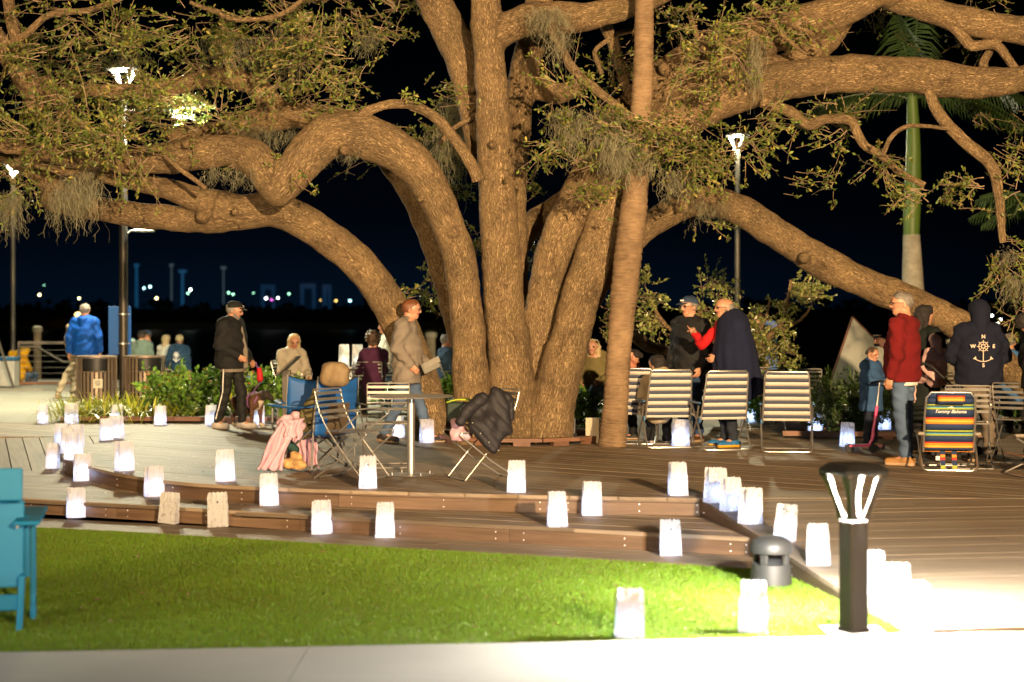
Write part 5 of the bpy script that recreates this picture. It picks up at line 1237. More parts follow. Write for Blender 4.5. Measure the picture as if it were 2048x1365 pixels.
b = MB(); b.box((.10, .2, .12), (.05, .004, .04)); b.build('care_tag', M_WHITE, BC, smooth=False)
M_FLOR2 = mat('navy_palm_print', (0.012, 0.022, 0.07), .8, var=.9, scale=18)
BC2, _, _ = beach_chair(G(2082, 952), R(-82), 'low beach chair with navy floral fabric cut by the right edge', [(.2, M_FLOR2), (.02, M_YEL), (.34, M_FLOR2)])
b = MB(); b.tube([(-.05, .1, .36), (-.06, .06, .44), (0, .0, .46), (.05, -.04, .40), (.06, -.05, .36)], .006, 6); b.build('red_strap', mat('red_webbing', (.5, .02, .02), .6), BC2)

# ================================================================== PEOPLE
def cloth(name, col, rough=0.85, b=.030, bs=9, var=.16): return mat(name, col, rough, var=var, scale=7, bump=b, bscale=bs, spec=.25, stretch=(1, 1, .55))
M_SKIN = mat('skin', (0.46, 0.23, 0.14), 0.5, var=.08, scale=12); M_SKIND = mat('skin_tan', (0.40, 0.20, 0.12), 0.5, var=.08, scale=12)
M_EYE = mat('eye_dark', (0.03, 0.02, 0.015), 0.2); M_LIP = mat('lip', (0.36, 0.13, 0.10), 0.5)
M_SOLE = mat('shoe_sole', (0.45, 0.30, 0.17), 0.7); M_FRAME = mat('spectacle_frame', (0.02, 0.02, 0.022), 0.3)
M_H = dict(grey=mat('hair_grey', (0.22, 0.205, 0.185), .6, var=.3, scale=60, bump=.006, bscale=90), silver=mat('hair_silver', (0.17, 0.15, 0.13), .6, var=.3, scale=60, bump=.006, bscale=90),
           red=mat('hair_auburn', (0.16, 0.055, 0.02), .55, var=.3, scale=60, bump=.006, bscale=80), brown=mat('hair_brown', (0.06, 0.034, 0.018), .55, var=.35, scale=50, bump=.012, bscale=60),
           blonde=mat('hair_blonde', (0.50, 0.38, 0.20), .5, var=.3, scale=50, bump=.008, bscale=70), dark=mat('hair_dark', (0.014, 0.010, 0.009), .8, var=.3, scale=50, bump=.006, bscale=70))
def unit(v): v = np.array(v, float); return v / max(np.linalg.norm(v), 1e-9)
def lerp(a, b, t): return np.array(a) * (1 - t) + np.array(b) * t
STAND = dict(pel=(0, 0, .94), che=(0, .005, 1.26), nek=(0, .015, 1.46), hed=(0, -.015, 1.625), sL=(.185, .01, 1.415), sR=(-.185, .01, 1.415), eL=(.235, .03, 1.13), eR=(-.235, .03, 1.13),
             wL=(.235, -.05, .88), wR=(-.235, -.05, .88), hL=(.09, 0, .92), hR=(-.09, 0, .92), kL=(.10, -.015, .50), kR=(-.10, -.015, .50), aL=(.105, .03, .085), aR=(-.105, .03, .085),
             tL=(.125, -.15, .03), tR=(-.125, -.15, .03), nL=(-1, 0, 0), nR=(1, 0, 0))
SIT = dict(STAND, pel=(0, .12, .53), che=(0, .14, .84), nek=(0, .13, 1.05), hed=(0, .09, 1.215), sL=(.185, .13, 1.0), sR=(-.185, .13, 1.0), eL=(.24, .06, .73), eR=(-.24, .06, .73), wL=(.14, -.16, .62), wR=(-.14, -.16, .62),
           hL=(.09, .10, .51), hR=(-.09, .10, .51), kL=(.11, -.33, .50), kR=(-.11, -.33, .50), aL=(.11, -.30, .085), aR=(-.11, -.30, .085), tL=(.12, -.48, .03), tR=(-.12, -.48, .03))
def rotz(a): c, s = math.cos(a), math.sin(a); return np.array([[c, -s, 0], [s, c, 0], [0, 0, 1]])
def rotx(a): c, s = math.cos(a), math.sin(a); return np.array([[1, 0, 0], [0, c, -s], [0, s, c]])
def person(label, loc, rz, H=1.74, pose=STAND, J=None, top=None, bottom=None, shoe=None, skin=None, hair='grey', hairstyle='short', cap=None, hood=None, head=(0, 0), glasses=False, fat=1.0, hem=.86,
           q=1.0, legs=True, hands=True, beard=None, shoes_m=None, sleeves=True, extra=None, width=1.0, loose=1.0, stripe=None, brim=1.0, group=None):
    s = H / 1.74; j = {k_: np.array(v) * s for k_, v in dict(pose, **(J or {})).items()}
    for n_ in ('nL', 'nR'): j[n_] = unit(j[n_])
    r = thing('person', label, 'person', loc, rz, group); skin = skin or M_SKIN
    top = top or cloth('grey_jersey', (.2, .2, .2)); bottom = bottom or cloth('dark_jeans', (.03, .04, .07)); shoe = shoe or cloth('dark_shoe', (.03, .028, .026), .6)
    HR = rotz(R(head[0])) @ rotx(R(head[1])); c = j['hed']
    hp = lambda p: c + HR @ (np.array(p) * s)
    def pr(a, b, ra, rb=None, m=0, k=.02): return prim(a, b, ra * s, (ra if rb is None else rb) * s, m, k * s)
    B = []
    # head: skull, face, jaw, nose, ears, brow, eyes, lips
    B += [pr(hp((0, .026, .022)), hp((0, -.022, .032)), .085, .080, 0, .03), pr(hp((0, -.036, .012)), hp((0, -.046, -.055)), .066, .047, 0, .03), pr(hp((0, -.062, -.080)), hp((0, -.068, -.088)), .025, .022, 0, .025),
          pr(hp((0, -.100, .016)), hp((0, -.117, -.020)), .009, .013, 0, .012), pr(hp((.013, -.104, -.026)), hp((-.013, -.104, -.026)), .010, .010, 0, .01),
          pr(hp((.078, .012, .012)), hp((.082, .018, -.028)), .013, .011, 0, .01), pr(hp((-.078, .012, .012)), hp((-.082, .018, -.028)), .013, .011, 0, .01),
          pr(hp((.040, -.086, .026)), hp((-.040, -.086, .026)), .014, .014, 0, .015), pr(hp((.022, -.088, -.056)), hp((-.022, -.088, -.056)), .009, .009, 2, .006),
          pr(hp((.032, -.091, .008)), hp((.032, -.091, .008)), .0085, None, 1, .004), pr(hp((-.032, -.090, .008)), hp((-.032, -.090, .008)), .0085, None, 1, .004)]
    B += [pr(lerp(j['nek'], c, .9) + np.array([0, .02, -.01]) * s, j['nek'] - np.array([0, 0, .03]) * s, .054, .062, 0, .03)]
    B += [prim(j['nek'] - np.array([0, 0, .06]) * s, j['pel'], .15 * s, .13 * s, 0, .04 * s, (1, .6, 1)), pr(j['sL'], j['sR'], .055, None, 0, .05)]
    for S in 'LR':
        B += [pr(j['s' + S], j['e' + S], .048, .040, 0, .03), pr(j['e' + S], j['w' + S], .040, .028, 0, .02)]
        if legs: B += [pr(j['h' + S], j['k' + S], .078, .055, 0, .03), pr(j['k' + S], j['a' + S], .055, .040, 0, .02), pr(j['a' + S], j['t' + S], .032, .026, 0, .02)]
        if hands:
            w = j['w' + S]; d = unit(w - j['e' + S]); nrm = j['n' + S] - d * float(j['n' + S] @ d); nrm = unit(nrm); lat = np.cross(d, nrm)
            if hands == 'point' and S == 'R': curls = (0, 1.5, 1.6, 1.6)
            else: curls = (.55, .65, .75, .85)
            for o_ in (-.019, .0, .019): B.append(pr(w + lat * o_ * .8 * s, w + (d * .082 + lat * o_ * 1.25) * s, .017, .016, 0, .014))
            for i, L in enumerate((.072, .080, .074, .058)):
                b0 = w + (d * .086 + lat * (i - 1.5) * .0195) * s; cu = curls[i]
                d1 = d * math.cos(cu * .6) + nrm * math.sin(cu * .6); d2 = d * math.cos(cu * 1.6) + nrm * math.sin(cu * 1.6)
                b1 = b0 + d1 * L * .5 * s; B += [pr(b0, b1, .0098, .009, 0, .006), pr(b1, b1 + d2 * L * .5 * s, .009, .0082, 0, .005)]
            b0 = w + (d * .022 - lat * .026) * s; b1 = b0 + (d * .035 - lat * .022 + nrm * .012) * s
            B += [pr(b0, b1, .0125, .011, 0, .010), pr(b1, b1 + (d * .03 - lat * .004 + nrm * .012) * s, .011, .009, 0, .006)]
    sdf_obj('body', B, .0105 * q * s, [skin, M_EYE, M_LIP], r)
    # upper garment
    T = []; hz = j['pel'] + (j['che'] - j['pel']) * ((hem - .94) / .32 if pose is not SIT else -.1)
    T += [prim(lerp(j['nek'], j['che'], .35), j['che'], .150 * s * width, .178 * s * fat * width, 0, .05 * s, (1, .68, 1)), prim(j['che'], lerp(j['che'], hz, .9), .178 * s * fat * width, .192 * s * fat * width, 0, .05 * s, (1, .78, 1)), pr(j['sL'], j['sR'], .070, None, 0, .07), pr(j['nek'] - np.array([0, 0, .035]) * s, j['nek'] - np.array([0, 0, .01]) * s, .075, .066, 0, .05)]
    if fat > 1.08: T.append(prim(lerp(j['che'], j['pel'], .45) + np.array([0, -.05, 0]) * s, lerp(j['che'], j['pel'], .9) + np.array([0, -.045, 0]) * s, .15 * s, .14 * s, 0, .06 * s))
    if sleeves:
        for S in 'LR':
            T += [pr(j['s' + S], j['e' + S], .066 * loose, .058 * loose, 0, .04), pr(j['e' + S], lerp(j['e' + S], j['w' + S], .94), .058 * loose, .043 * loose, 0, .03)]
    cuts = [(0, 0, -1, -(hz[2] - .02 * s))] if pose is not SIT else []
    sdf_obj('top', T, .0135 * q * s, [top], r, cuts=cuts, warp=lambda X, Y, Z: .008 * np.sin(31 * Z + 9 * X + 5 * np.sin(8 * Y)) * np.sin(17 * X + 13 * Y + 5 * Z) + .005 * np.sin(47 * Z - 21 * X + 3 * np.sin(11 * X)) * np.sin(9 * Y + 7 * X))
    if hood == 'down':
        pts = [j['nek'] + np.array(v) * s for v in ((.075, -.055, -.03), (.09, .02, .01), (.055, .085, .015), (0, .105, 0), (-.055, .085, .015), (-.09, .02, .01), (-.075, -.055, -.03))]
        sdf_obj('hood', [pr(a, b, .034, .036, 0, .02) for a, b in zip(pts, pts[1:])] + [pr(pts[3], pts[3] + np.array([0, .02, -.10]) * s, .05, .03, 0, .04)], .0125 * q, [top], r)
    if hood == 'up':
        sdf_obj('hood', [pr(hp((0, .03, .03)), hp((0, -.01, .045)), .112, .105, 0, .04), pr(hp((0, .05, -.02)), j['nek'] + np.array([0, .03, -.03]) * s, .10, .10, 0, .05)], .0125 * q, [top], r, cuts=[tuple(np.append(HR @ np.array([0, -1, -.15]), (HR @ np.array([0, -1, -.15])) @ c + .075 * s))])
    if legs:
        L_ = [pr(j['hL'], j['hR'], .104, None, 0, .05), pr(j['pel'], j['pel'] + np.array([0, .0, -.02]) * s, .11, .118, 0, .06)]
        for S in 'LR':
            L_ += [pr(j['h' + S], j['k' + S], .096, .074, 0, .03), pr(j['k' + S], lerp(j['k' + S], j['a' + S], .93), .072, .060, 0, .02)]
        sdf_obj('trousers', L_, .0135 * q * s, [bottom], r, warp=lambda X, Y, Z: .008 * np.sin(34 * Z + 11 * X + 2 * np.sin(9 * Z)) * np.sin(23 * Y + 9 * X + 3) + .005 * np.sin(61 * Z + 31 * Y))
        for S in 'LR':
            a, t_ = j['a' + S], j['t' + S]; up = np.array([0, 0, 1.]); fz = min(a[2] - .085 * s, t_[2] - .03 * s)
            hl = a - unit((t_ - a) * np.array([1, 1, 0])) * .05 * s; hl = np.array([hl[0], hl[1], a[2] - .045 * s])
            sm = shoes_m or [shoe, M_SOLE]
            sdf_obj('shoe', [pr(hl, t_ + np.array([0, 0, .008]) * s, .043, .040, 0, .02), pr(a - np.array([0, 0, .01]) * s, a - np.array([0, 0, .04]) * s, .048, .046, 0, .03), pr(hl - np.array([0, 0, .026]) * s, t_ - np.array([0, 0, .012]) * s, .040, .036, 1, .006)], .0105 * q, sm, r, cuts=[(0, 0, -1, -max(fz, .001))])
    # hair
    cut = lambda n, d: tuple(np.append(HR @ np.array(n), (HR @ np.array(n)) @ c + d * s))
    mh = M_H[hair] if hair else None
    if hair and hairstyle == 'short':
        sdf_obj('hair', [pr(hp((0, .030, .028)), hp((0, -.018, .045)), .094, .082, 0, .03)], .0105 * q, [mh], r, cuts=[cut((0, -1, -.35), .052), cut((0, 0, -1), .062)], warp=fold_warp(.003, 60))
    elif hair and hairstyle == 'curly':
        sdf_obj('hair', [pr(hp((0, .030, .040)), hp((0, -.025, .055)), .116, .104, 0, .03), pr(hp((0, .05, -.02)), hp((0, .055, -.05)), .085, .065, 0, .03)], .0105 * q, [mh], r, cuts=[cut((0, -1, -.3), .058)], warp=fold_warp(.012, 75))
    elif hair and hairstyle == 'long':
        sdf_obj('hair', [pr(hp((0, .028, .030)), hp((0, -.018, .045)), .098, .086, 0, .03), pr(hp((.062, .045, -.02)), hp((.080, .055, -.17)), .045, .028, 0, .04), pr(hp((-.062, .045, -.02)), hp((-.080, .055, -.17)), .045, .028, 0, .04), pr(hp((0, .06, 0)), hp((0, .075, -.22)), .075, .05, 0, .04)], .0115 * q, [mh], r, cuts=[cut((0, -1, -.12), .050)], warp=fold_warp(.004, 50))
    elif hair and hairstyle == 'bun':
        sdf_obj('hair', [pr(hp((0, .030, .028)), hp((0, -.018, .045)), .092, .080, 0, .03), pr(hp((0, .12, .03)), hp((0, .13, .0)), .036, .03, 0, .03)], .0105 * q, [mh], r, cuts=[cut((0, -1, -.35), .05), cut((0, 0, -1), .07)], warp=fold_warp(.003, 60))
    elif hair and hairstyle == 'balding':
        sdf_obj('hair', [pr(hp((0, .040, .005)), hp((0, .01, .005)), .090, .080, 0, .03)], .0105 * q, [mh], r, cuts=[cut((0, -1, -.2), .03), cut((0, 0, -1), .055), cut((0, 0, 1), .06)], warp=fold_warp(.003, 60))
    if cap:
        capo = sdf_obj('cap', [pr(hp((0, .028, .035)), hp((0, -.020, .045)), .098, .090, 0, .03)], .0105 * q, [cap], r, cuts=[cut((0, -.25, -1), -.042)])
        sdf_obj('cap_brim', [pr(hp((x_, -.085, .052)), hp((x_ * .8, -.150 - .015 * brim, .038)), .009, .008, 0, .012) for x_ in (-.062, -.04, -.02, 0, .02, .04, .062)], .0085 * q, [cap], capo)
    if beard:
        sdf_obj('beard', [pr(hp((.05, -.03, -.05)), hp((.02, -.072, -.088)), .026, .026, 0, .02), pr(hp((-.05, -.03, -.05)), hp((-.02, -.072, -.088)), .026, .026, 0, .02), pr(hp((.025, -.097, -.040)), hp((-.025, -.097, -.040)), .008, None, 0, .008)], .010, [M_H[beard]], r)
    if glasses:
        b = MB()
        for sx in (-1, 1):
            b.tube([hp((sx * .033 + .024 * math.cos(a), -.107, .008 + .019 * math.sin(a))) for a in np.linspace(0, 6.283, 13)[:-1]], 0.0024 * s, 5, closed=True)
            b.tube([hp((sx * .057, -.105, .012)), hp((sx * .082, -.06, .014)), hp((sx * .086, .01, .008))], 0.0024 * s, 5)
        b.tube([hp((-.01, -.109, .012)), hp((.01, -.109, .012))], .003 * s, 5); b.build('glasses', M_FRAME, r)
    r['_j'] = 0; del r['_j']
    return r, j, hp
def at(px, Y, z=0.0): return (P(px, 0, Y)[0], Y, z)

C_BLACK = cloth('black_jacket_cloth', (0.012, 0.012, 0.013), .8); C_GREYH = cloth('grey_sweatshirt', (0.20, 0.17, 0.135), .9); C_NAVYH = cloth('navy_sweatshirt', (0.006, 0.008, 0.020), .9)
C_TAUPE = cloth('taupe_sweatshirt', (0.20, 0.168, 0.135), .92); C_JEANS = cloth('blue_jeans', (0.075, 0.115, 0.19), .85, var=.3); C_JEANS2 = cloth('dark_blue_jeans', (0.025, 0.05, 0.10), .85, var=.3)
C_RED = cloth('red_fleece', (0.125, 0.006, 0.007), .95); C_BLUE = cloth('bright_blue_jacket', (0.0, 0.06, 0.34), .7); C_CREAM = cloth('cream_sweater', (0.42, 0.37, 0.29), .95, .014, 22)
C_PURPLE = cloth('purple_sweater', (0.055, 0.014, 0.042), .9); C_WHITE = cloth('white_top', (0.62, 0.62, 0.55), .9); C_KHAKI = cloth('khaki_trousers', (0.24, 0.19, 0.12), .88); C_TROUS = cloth('grey_brown_trousers', (0.17, 0.135, 0.10), .88)
C_SLATE = cloth('slate_blue_top', (0.045, 0.085, 0.15), .9); C_GREEN = cloth('grey_green_hoodie', (0.13, 0.19, 0.16), .9); C_YELLOW = cloth('yellow_jacket_cloth', (0.62, 0.32, 0.01), .8); C_DENIMH = cloth('denim_blue_hoodie', (0.03, 0.075, 0.17), .9)
C_OLIVEC = cloth('olive_cloth', (0.16, 0.13, 0.05), .9); C_CAPB = cloth('black_cap', (0.016, 0.016, 0.015), .8, .002); C_CAPN = cloth('navy_cap', (0.03, 0.05, 0.09), .8, .002); C_CAPT = cloth('pale_teal_cap', (0.28, 0.45, 0.45), .8, .002)
C_WSHOE = cloth('white_sneaker', (0.55, 0.50, 0.45), .6, .002); C_BSHOE = cloth('blue_sneaker', (0.02, 0.12, 0.28), .6, .002); C_TSHOE = cloth('tan_moccasin', (0.33, 0.17, 0.06), .6, .002); C_DSHOE = cloth('dark_sneaker', (0.03, 0.025, 0.022), .6, .002)

# --- man with the dog
r, j, hp = person('bearded man in black jacket and cap holding a dog leash', at(463, 22.9), R(68), 1.72, J=dict(wL=(.22, -.16, .93), eL=(.27, .02, 1.14), wR=(-.17, -.20, 1.0), eR=(-.25, .03, 1.13), hed=(0, -.045, 1.605), nek=(0, -.005, 1.45), kL=(.10, -.09, .50), aL=(.10, -.11, .085), tL=(.12, -.29, .03), kR=(-.10, .03, .50), aR=(-.10, .16, .095), tR=(-.12, .0, .03)),
    top=C_BLACK, bottom=cloth('black_track_trousers', (.013, .013, .013), .7), shoe=C_WSHOE, hair='grey', cap=C_CAPB, glasses=True, beard='silver', head=(18, 12), fat=1.30, hem=.84, loose=1.38, width=1.08, shoes_m=[C_WSHOE, C_WSHOE])
sdf_obj('sweatshirt_hem', [prim((0, -.02, .84), (0, -.02, .80), .215, .205, 0, .03, (1, .80, 1))], .014, [C_GREYH], r, cuts=[(0, 0, -1, -.765)])
pts = [j['nek'] + np.array(v) for v in ((.07, -.085, -.05), (.09, .01, .02), (.05, .08, .035), (0, .10, .02), (-.05, .08, .035), (-.09, .01, .02), (-.07, -.085, -.05))]
sdf_obj('grey_hood', [prim(a, b_, .036, .038, 0, .02) for a, b_ in zip(pts, pts[1:])], .012, [C_GREYH], r)
sdf_obj('sweatshirt_front', [prim((0, -.145, 1.36), (.0, -.215, 1.05), .028, .032, 0, .02), prim((0, -.215, 1.05), (0, -.222, .84), .032, .036, 0, .02)], .012, [C_GREYH], r)
for S, sx in (('L', 1), ('R', -1)):
    b = MB(); h_, k_, a_ = j['h' + S], j['k' + S], j['a' + S]
    b.tube([tuple(h_ + np.array([sx * .112, 0, -.1])), tuple(lerp(h_, k_, .55) + np.array([sx * .092, 0, 0])), tuple(k_ + np.array([sx * .077, 0, 0])), tuple(lerp(k_, a_, .9) + np.array([sx * .064, 0, 0]))], .008, 5); b.build('side_stripe', M_WHITE, r)
tx = text_mesh('USA', .035, M_WHITE, r, 'cap_lettering'); tx.location = tuple(hp((0, -.108, .088))); tx.rotation_euler = (R(72), 0, R(18))
b = MB(); b.lathe([(.034, -.01), (.036, 0), (.034, .01)], 14, tuple(j['wL'])); b.build('purple_cuff', cloth('purple_band', (.16, .05, .35)), r)
man_hand = Vector(r.matrix_basis @ Vector(j['wL'])); 
bpy.context.view_layer.update(); man_hand = r.matrix_world @ (Vector(j['wL']) + Vector((0, -.09, -.03)))
# --- grey hooded man walking
r, j, hp = person('auburn haired person in taupe hooded sweatshirt walking right with a pouch', at(813, 20.35), R(80), 1.72, J=dict(hed=(0, -.06, 1.61), nek=(0, -.015, 1.45), wL=(.20, -.20, .98), eL=(.25, .02, 1.12), wR=(-.20, -.10, .95), eR=(-.24, .06, 1.14), kL=(.09, -.12, .52), aL=(.09, -.26, .085), tL=(.11, -.44, .03), kR=(-.09, .06, .50), aR=(-.09, .26, .11), tR=(-.11, .10, .03)),
    top=C_TAUPE, bottom=C_JEANS, shoe=C_DSHOE, hair='red', hood='down', head=(8, 4), glasses=True, fat=1.10, hem=.74, loose=1.28, width=1.06)
sdf_obj('hem', [prim((0, -.0, .86), (0, 0, .74), .185, .18, 0, .03, (1, .75, 1))], .014, [C_TAUPE], r, cuts=[(0, 0, -1, -.70)])
c = thing('pouch', 'flat grey pouch held at the waist of the walking person', 'pouch', (r.location.x + .30, 20.12, .93), R(20)); b = MB(); b.bbox((0, 0, 0), (.22, .03, .13), Matrix.Rotation(R(-24), 3, 'Y'), .01); b.build('pouch_body', cloth('grey_felt', (.20, .19, .16)), c)
b = MB(); b.bbox((0.006, -.017, .035), (.215, .006, .07), Matrix.Rotation(R(-24), 3, 'Y'), .003); b.build('pouch_flap', cloth('grey_felt_flap', (.24, .225, .19)), c)
# --- man in black cap jacket, facing left of camera
r, j, hp = person('man in black jacket and navy cap standing behind the striped chairs', at(1380, 20.5), R(-38), 1.74, top=C_BLACK, bottom=C_JEANS2, hair='silver', cap=C_CAPN, glasses=True, head=(-18, 4), fat=1.12, hem=.82, loose=1.15, width=1.05, J=dict(wL=(.22, -.12, .9), wR=(-.24, -.10, .9)), shoe=cloth('brown_shoe', (.09, .04, .02), .5))
b = MB(); b.box(tuple(hp((0, -.105, .085))), (.05, .01, .018)); b.build('cap_badge', M_WHITE, r, smooth=False)
# --- man wrapped in navy blanket, pointing
r, j, hp = person('man wrapped in a navy blanket pointing left in a red sleeve', at(1455, 19.7), R(-72), 1.73, top=cloth('red_jersey', (.50, .012, .015)), bottom=cloth('dark_trousers', (.02, .025, .035)), shoe=C_BSHOE, hair='silver', hairstyle='balding', glasses=True, head=(-4, 2), fat=1.05, hands='point',
    J=dict(eR=(-.20, -.24, 1.19), wR=(-.05, -.40, 1.33), nR=(0.2, 0, -1), wL=(.06, -.16, 1.05), eL=(.19, .0, 1.14), sL=(.16, .01, 1.40), hed=(0, -.04, 1.615)), shoes_m=[C_BSHOE, C_YELLOW])
M_BLANKN = cloth('navy_fleece_blanket', (0.009, 0.012, 0.034), .95, .012, 9)
sdf_obj('blanket', [prim((.05, .05, 1.38), (.06, .06, 1.05), .215, .265, 0, .08, (1, .9, 1)), prim((.06, .06, 1.05), (.07, .13, .66), .265, .30, 0, .08, (1, .9, 1)), prim((-.13, .08, 1.405), (.2, .03, 1.405), .105, .10, 0, .06), prim((.03, .06, 1.49), (.03, .07, 1.40), .11, .15, 0, .05), prim((.03, .24, .76), (.1, .34, .62), .15, .12, 0, .06)], .0135, [M_BLANKN], r,
    cuts=[(0, 0.42, -1, -.50), (-.9, -1, 0.10, .375)], warp=lambda X, Y, Z: .014 * np.sin(26 * np.arctan2(Y - .06, X - .05) * .5 + 2 * Z) * np.clip((1.45 - Z), 0, 1))
# --- man in red fleece with mug
r, j, hp = person('grey haired man in red fleece and jeans holding a dark mug', at(1806, 17.3), R(-125), 1.75, top=C_RED, bottom=C_JEANS, hair='silver', glasses=True, head=(34, 2), fat=1.1, hem=.86, loose=1.2, width=1.04, shoe=C_TSHOE,
    J=dict(eR=(-.28, -.05, 1.16), wR=(-.21, -.24, 1.22), wL=(.24, -.03, .90), kL=(.10, .02, .5), aL=(.12, .08, .085), tL=(.14, -.10, .03), aR=(-.11, .0, .085)))
sdf_obj('shirt_tail', [prim((0, .02, .90), (0, .02, .84), .175, .165, 0, .03, (1, .75, 1))], .014, [C_WHITE], r, cuts=[(0, 0, -1, -.805), (1, -.6, 0, .12)])
bpy.context.view_layer.update(); mw = r.matrix_world @ (Vector(j['wR']) + Vector((.0, -.10, .03)))
c = thing('mug', 'dark insulated mug with handle held by the man in red', 'mug', (mw.x - .02, mw.y, mw.z - .06)); b = MB(); b.lathe([(.034, 0), (.040, .01), (.043, .115), (.045, .118), (.040, .118), (.036, .02), (.001, .018)], 20, caps=False); b.build('mug_body', mat('dark_enamel', (.012, .02, .032), .35), c)
b = MB(); b.tube([(.04, -.02, .095), (.075, -.03, .085), (.075, -.03, .04), (.04, -.02, .025)], .006, 6); b.build('handle', MATS['dark_enamel'], c); b = MB(); b.lathe([(.045, .112), (.0465, .119), (.045, .122)], 20, caps=False); b.build('rim', M_STEEL, c)
# --- compass hoodie
r, j, hp = person('person seen from behind in navy hoodie with white compass print, hood up', at(1958, 17.7), R(176), 1.66, top=C_NAVYH, bottom=C_TROUS, hair=None, hood='up', head=(10, 12), fat=1.16, hem=.86, loose=1.3, width=1.16, shoe=C_DSHOE, J=dict(eL=(.29, -.04, 1.15), wL=(.16, -.22, 1.06), eR=(-.29, -.04, 1.15), wR=(-.16, -.22, 1.06)))
M_PRINT = mat('cream_print', (.62, .50, .40), .8, var=.05)
def back_pt(x, z): return (x, .206 + .012 * math.cos(x * 8) - abs(z - 1.12) * .02, z)
pb = MB(); cx_, cz_ = 0.0, 1.20
def ringp(rad, rr, n=22): pb.tube([back_pt(cx_ + rad * math.cos(a), cz_ + rad * math.sin(a)) for a in np.linspace(0, 6.283, n + 1)[:-1]], rr, 5, closed=True)
ringp(.046, .0042); ringp(.020, .0035)
for i in range(8):
    a = i * math.pi / 4; pb.tube([back_pt(cx_ + .012 * math.cos(a), cz_ + .012 * math.sin(a)), back_pt(cx_ + .066 * math.cos(a), cz_ + .066 * math.sin(a))], .0036, 5)
pb.tube([back_pt(0, 1.16), back_pt(0, 1.045)], .0055, 5); pb.tube([back_pt(x, 1.045 + .55 * x * x / .09 * .6) for x in np.linspace(-.085, .085, 9)], .0052, 5)
for sx in (-1, 1): pb.add([back_pt(sx * .075, 1.10), back_pt(sx * .105, 1.068), back_pt(sx * .068, 1.072), back_pt(sx * .072, 1.08)], [(0, 1, 2, 3)])
o = pb.build('compass_emblem', M_PRINT, r)
for ch_, x, z in (('N', 0, 1.30), ('S', 0, 1.005), ('W', .105, 1.20), ('E', -.105, 1.20)):
    tx = text_mesh(ch_, .052, M_PRINT, r, 'compass_letter', off=.0015); q_ = back_pt(x, z); tx.location = (q_[0], q_[1] + .010, q_[2]); tx.rotation_euler = (R(90), 0, R(180))
# --- girl with scooter
GY = 19.4
r, j, hp = person('young girl in blue hoodie holding the handlebar of a pink scooter', at(1742, GY), R(48), 1.17, top=C_DENIMH, bottom=cloth('navy_leggings', (.012, .016, .03)), skin=M_SKIND, hair='brown', hairstyle='bun', head=(-8, 10), hood='down', fat=1.1, hem=.66, loose=1.3, width=1.12, shoe=cloth('pink_shoe', (.4, .2, .2)),
    J=dict(hed=(0, -.03, 1.60), eL=(.25, -.06, 1.17), eR=(-.25, -.06, 1.17), wL=(.13, -.24, 1.14), wR=(-.10, -.26, 1.14)))
sdf_obj('hem', [prim((0, 0, .56), (0, 0, .46), .135, .15, 0, .03, (1, .8, 1))], .0125, [C_DENIMH], r, cuts=[(0, 0, -1, -.435)])
c = thing('kick_scooter', 'pink kick scooter with black grips in front of the girl', 'scooter', G(1735, 906)); M_PK = mat('pink_paint', (.62, .06, .20), .4); Xs = c.location.x; Ys = c.location.y
lx = lambda px: (px - 1024) / F * Ys - Xs; lz_ = lambda py: CAMZ - (py - HOR) / F * Ys
b = MB(); b.bar((lx(1698), 0, lz_(892)), (lx(1740), .0, lz_(890)), .085, .022); b.build('deck_board', M_PK, c, smooth=False)
b = MB(); b.tube([(lx(1738), 0, lz_(890)), (lx(1745), 0, lz_(878)), (lx(1748), 0, lz_(868))], .016, 8); b.tube([(lx(1744), 0, lz_(880)), (lx(1754), 0, lz_(812))], .018, 10); b.build('lower_stem', M_PK, c)
b = MB(); b.tube([(lx(1754), 0, lz_(812)), (lx(1759), 0, lz_(766))], .011, 10); b.build('upper_stem', M_STEEL, c)
b = MB(); b.tube([(lx(1738), -.10, lz_(766)), (lx(1759), 0, lz_(763)), (lx(1778), .10, lz_(764))], .013, 8); b.build('handlebar', M_RUBBER, c)
for px in (1699, 1747):
    b = MB(); b.lathe([(.046, -.012), (.05, -.006), (.05, .006), (.046, .012)], 18); o = b.build('wheel', M_RUBBER, c, loc=(lx(px), 0, .05)); o.rotation_euler = (R(90), 0, R(8))
b = MB(); b.sheet(lambda u, v: Vector((lx(1697) - .02 + .055 * math.cos(.4 + v * 1.5) * -1 + .03, (u - .5) * .05, .05 + .062 * math.sin(.4 + v * 1.5))), 2, 6); b.build('rear_brake', M_RUBBER, c)
# --- dark coat woman, baby, stroller
r, j, hp = person('dark haired person in long black coat standing behind the man in red', at(1848, 18.8), R(120), 1.63, top=cloth('black_coat', (.010, .014, .012)), bottom=C_BLACK, hair='dark', hairstyle='long', hem=.66, loose=1.2, head=(0, 5), J=dict(eL=(.24, -.14, 1.15), wL=(.16, -.38, 1.22), eR=(-.24, -.1, 1.16), wR=(-.1, -.33, 1.24), nL=(0, 0, 1), nR=(0, 0, 1)))
sdf_obj('coat_skirt', [prim((0, 0, .9), (0, 0, .42), .18, .22, 0, .04, (1, .8, 1))], .015, [MATS['black_coat']], r, cuts=[(0, 0, -1, -.36)])
r2, _, _ = person('toddler in pale pink hood carried by the person in the black coat', (P(1862, 0, 18.6)[0], 18.6, .54), R(-150), 1.0, pose=SIT, top=cloth('pale_pink_suit', (.55, .33, .30)), bottom=MATS['pale_pink_suit'], hood='up', hair=None, q=1.2, loose=1.3, width=1.1, shoe=MATS['pale_pink_suit'])
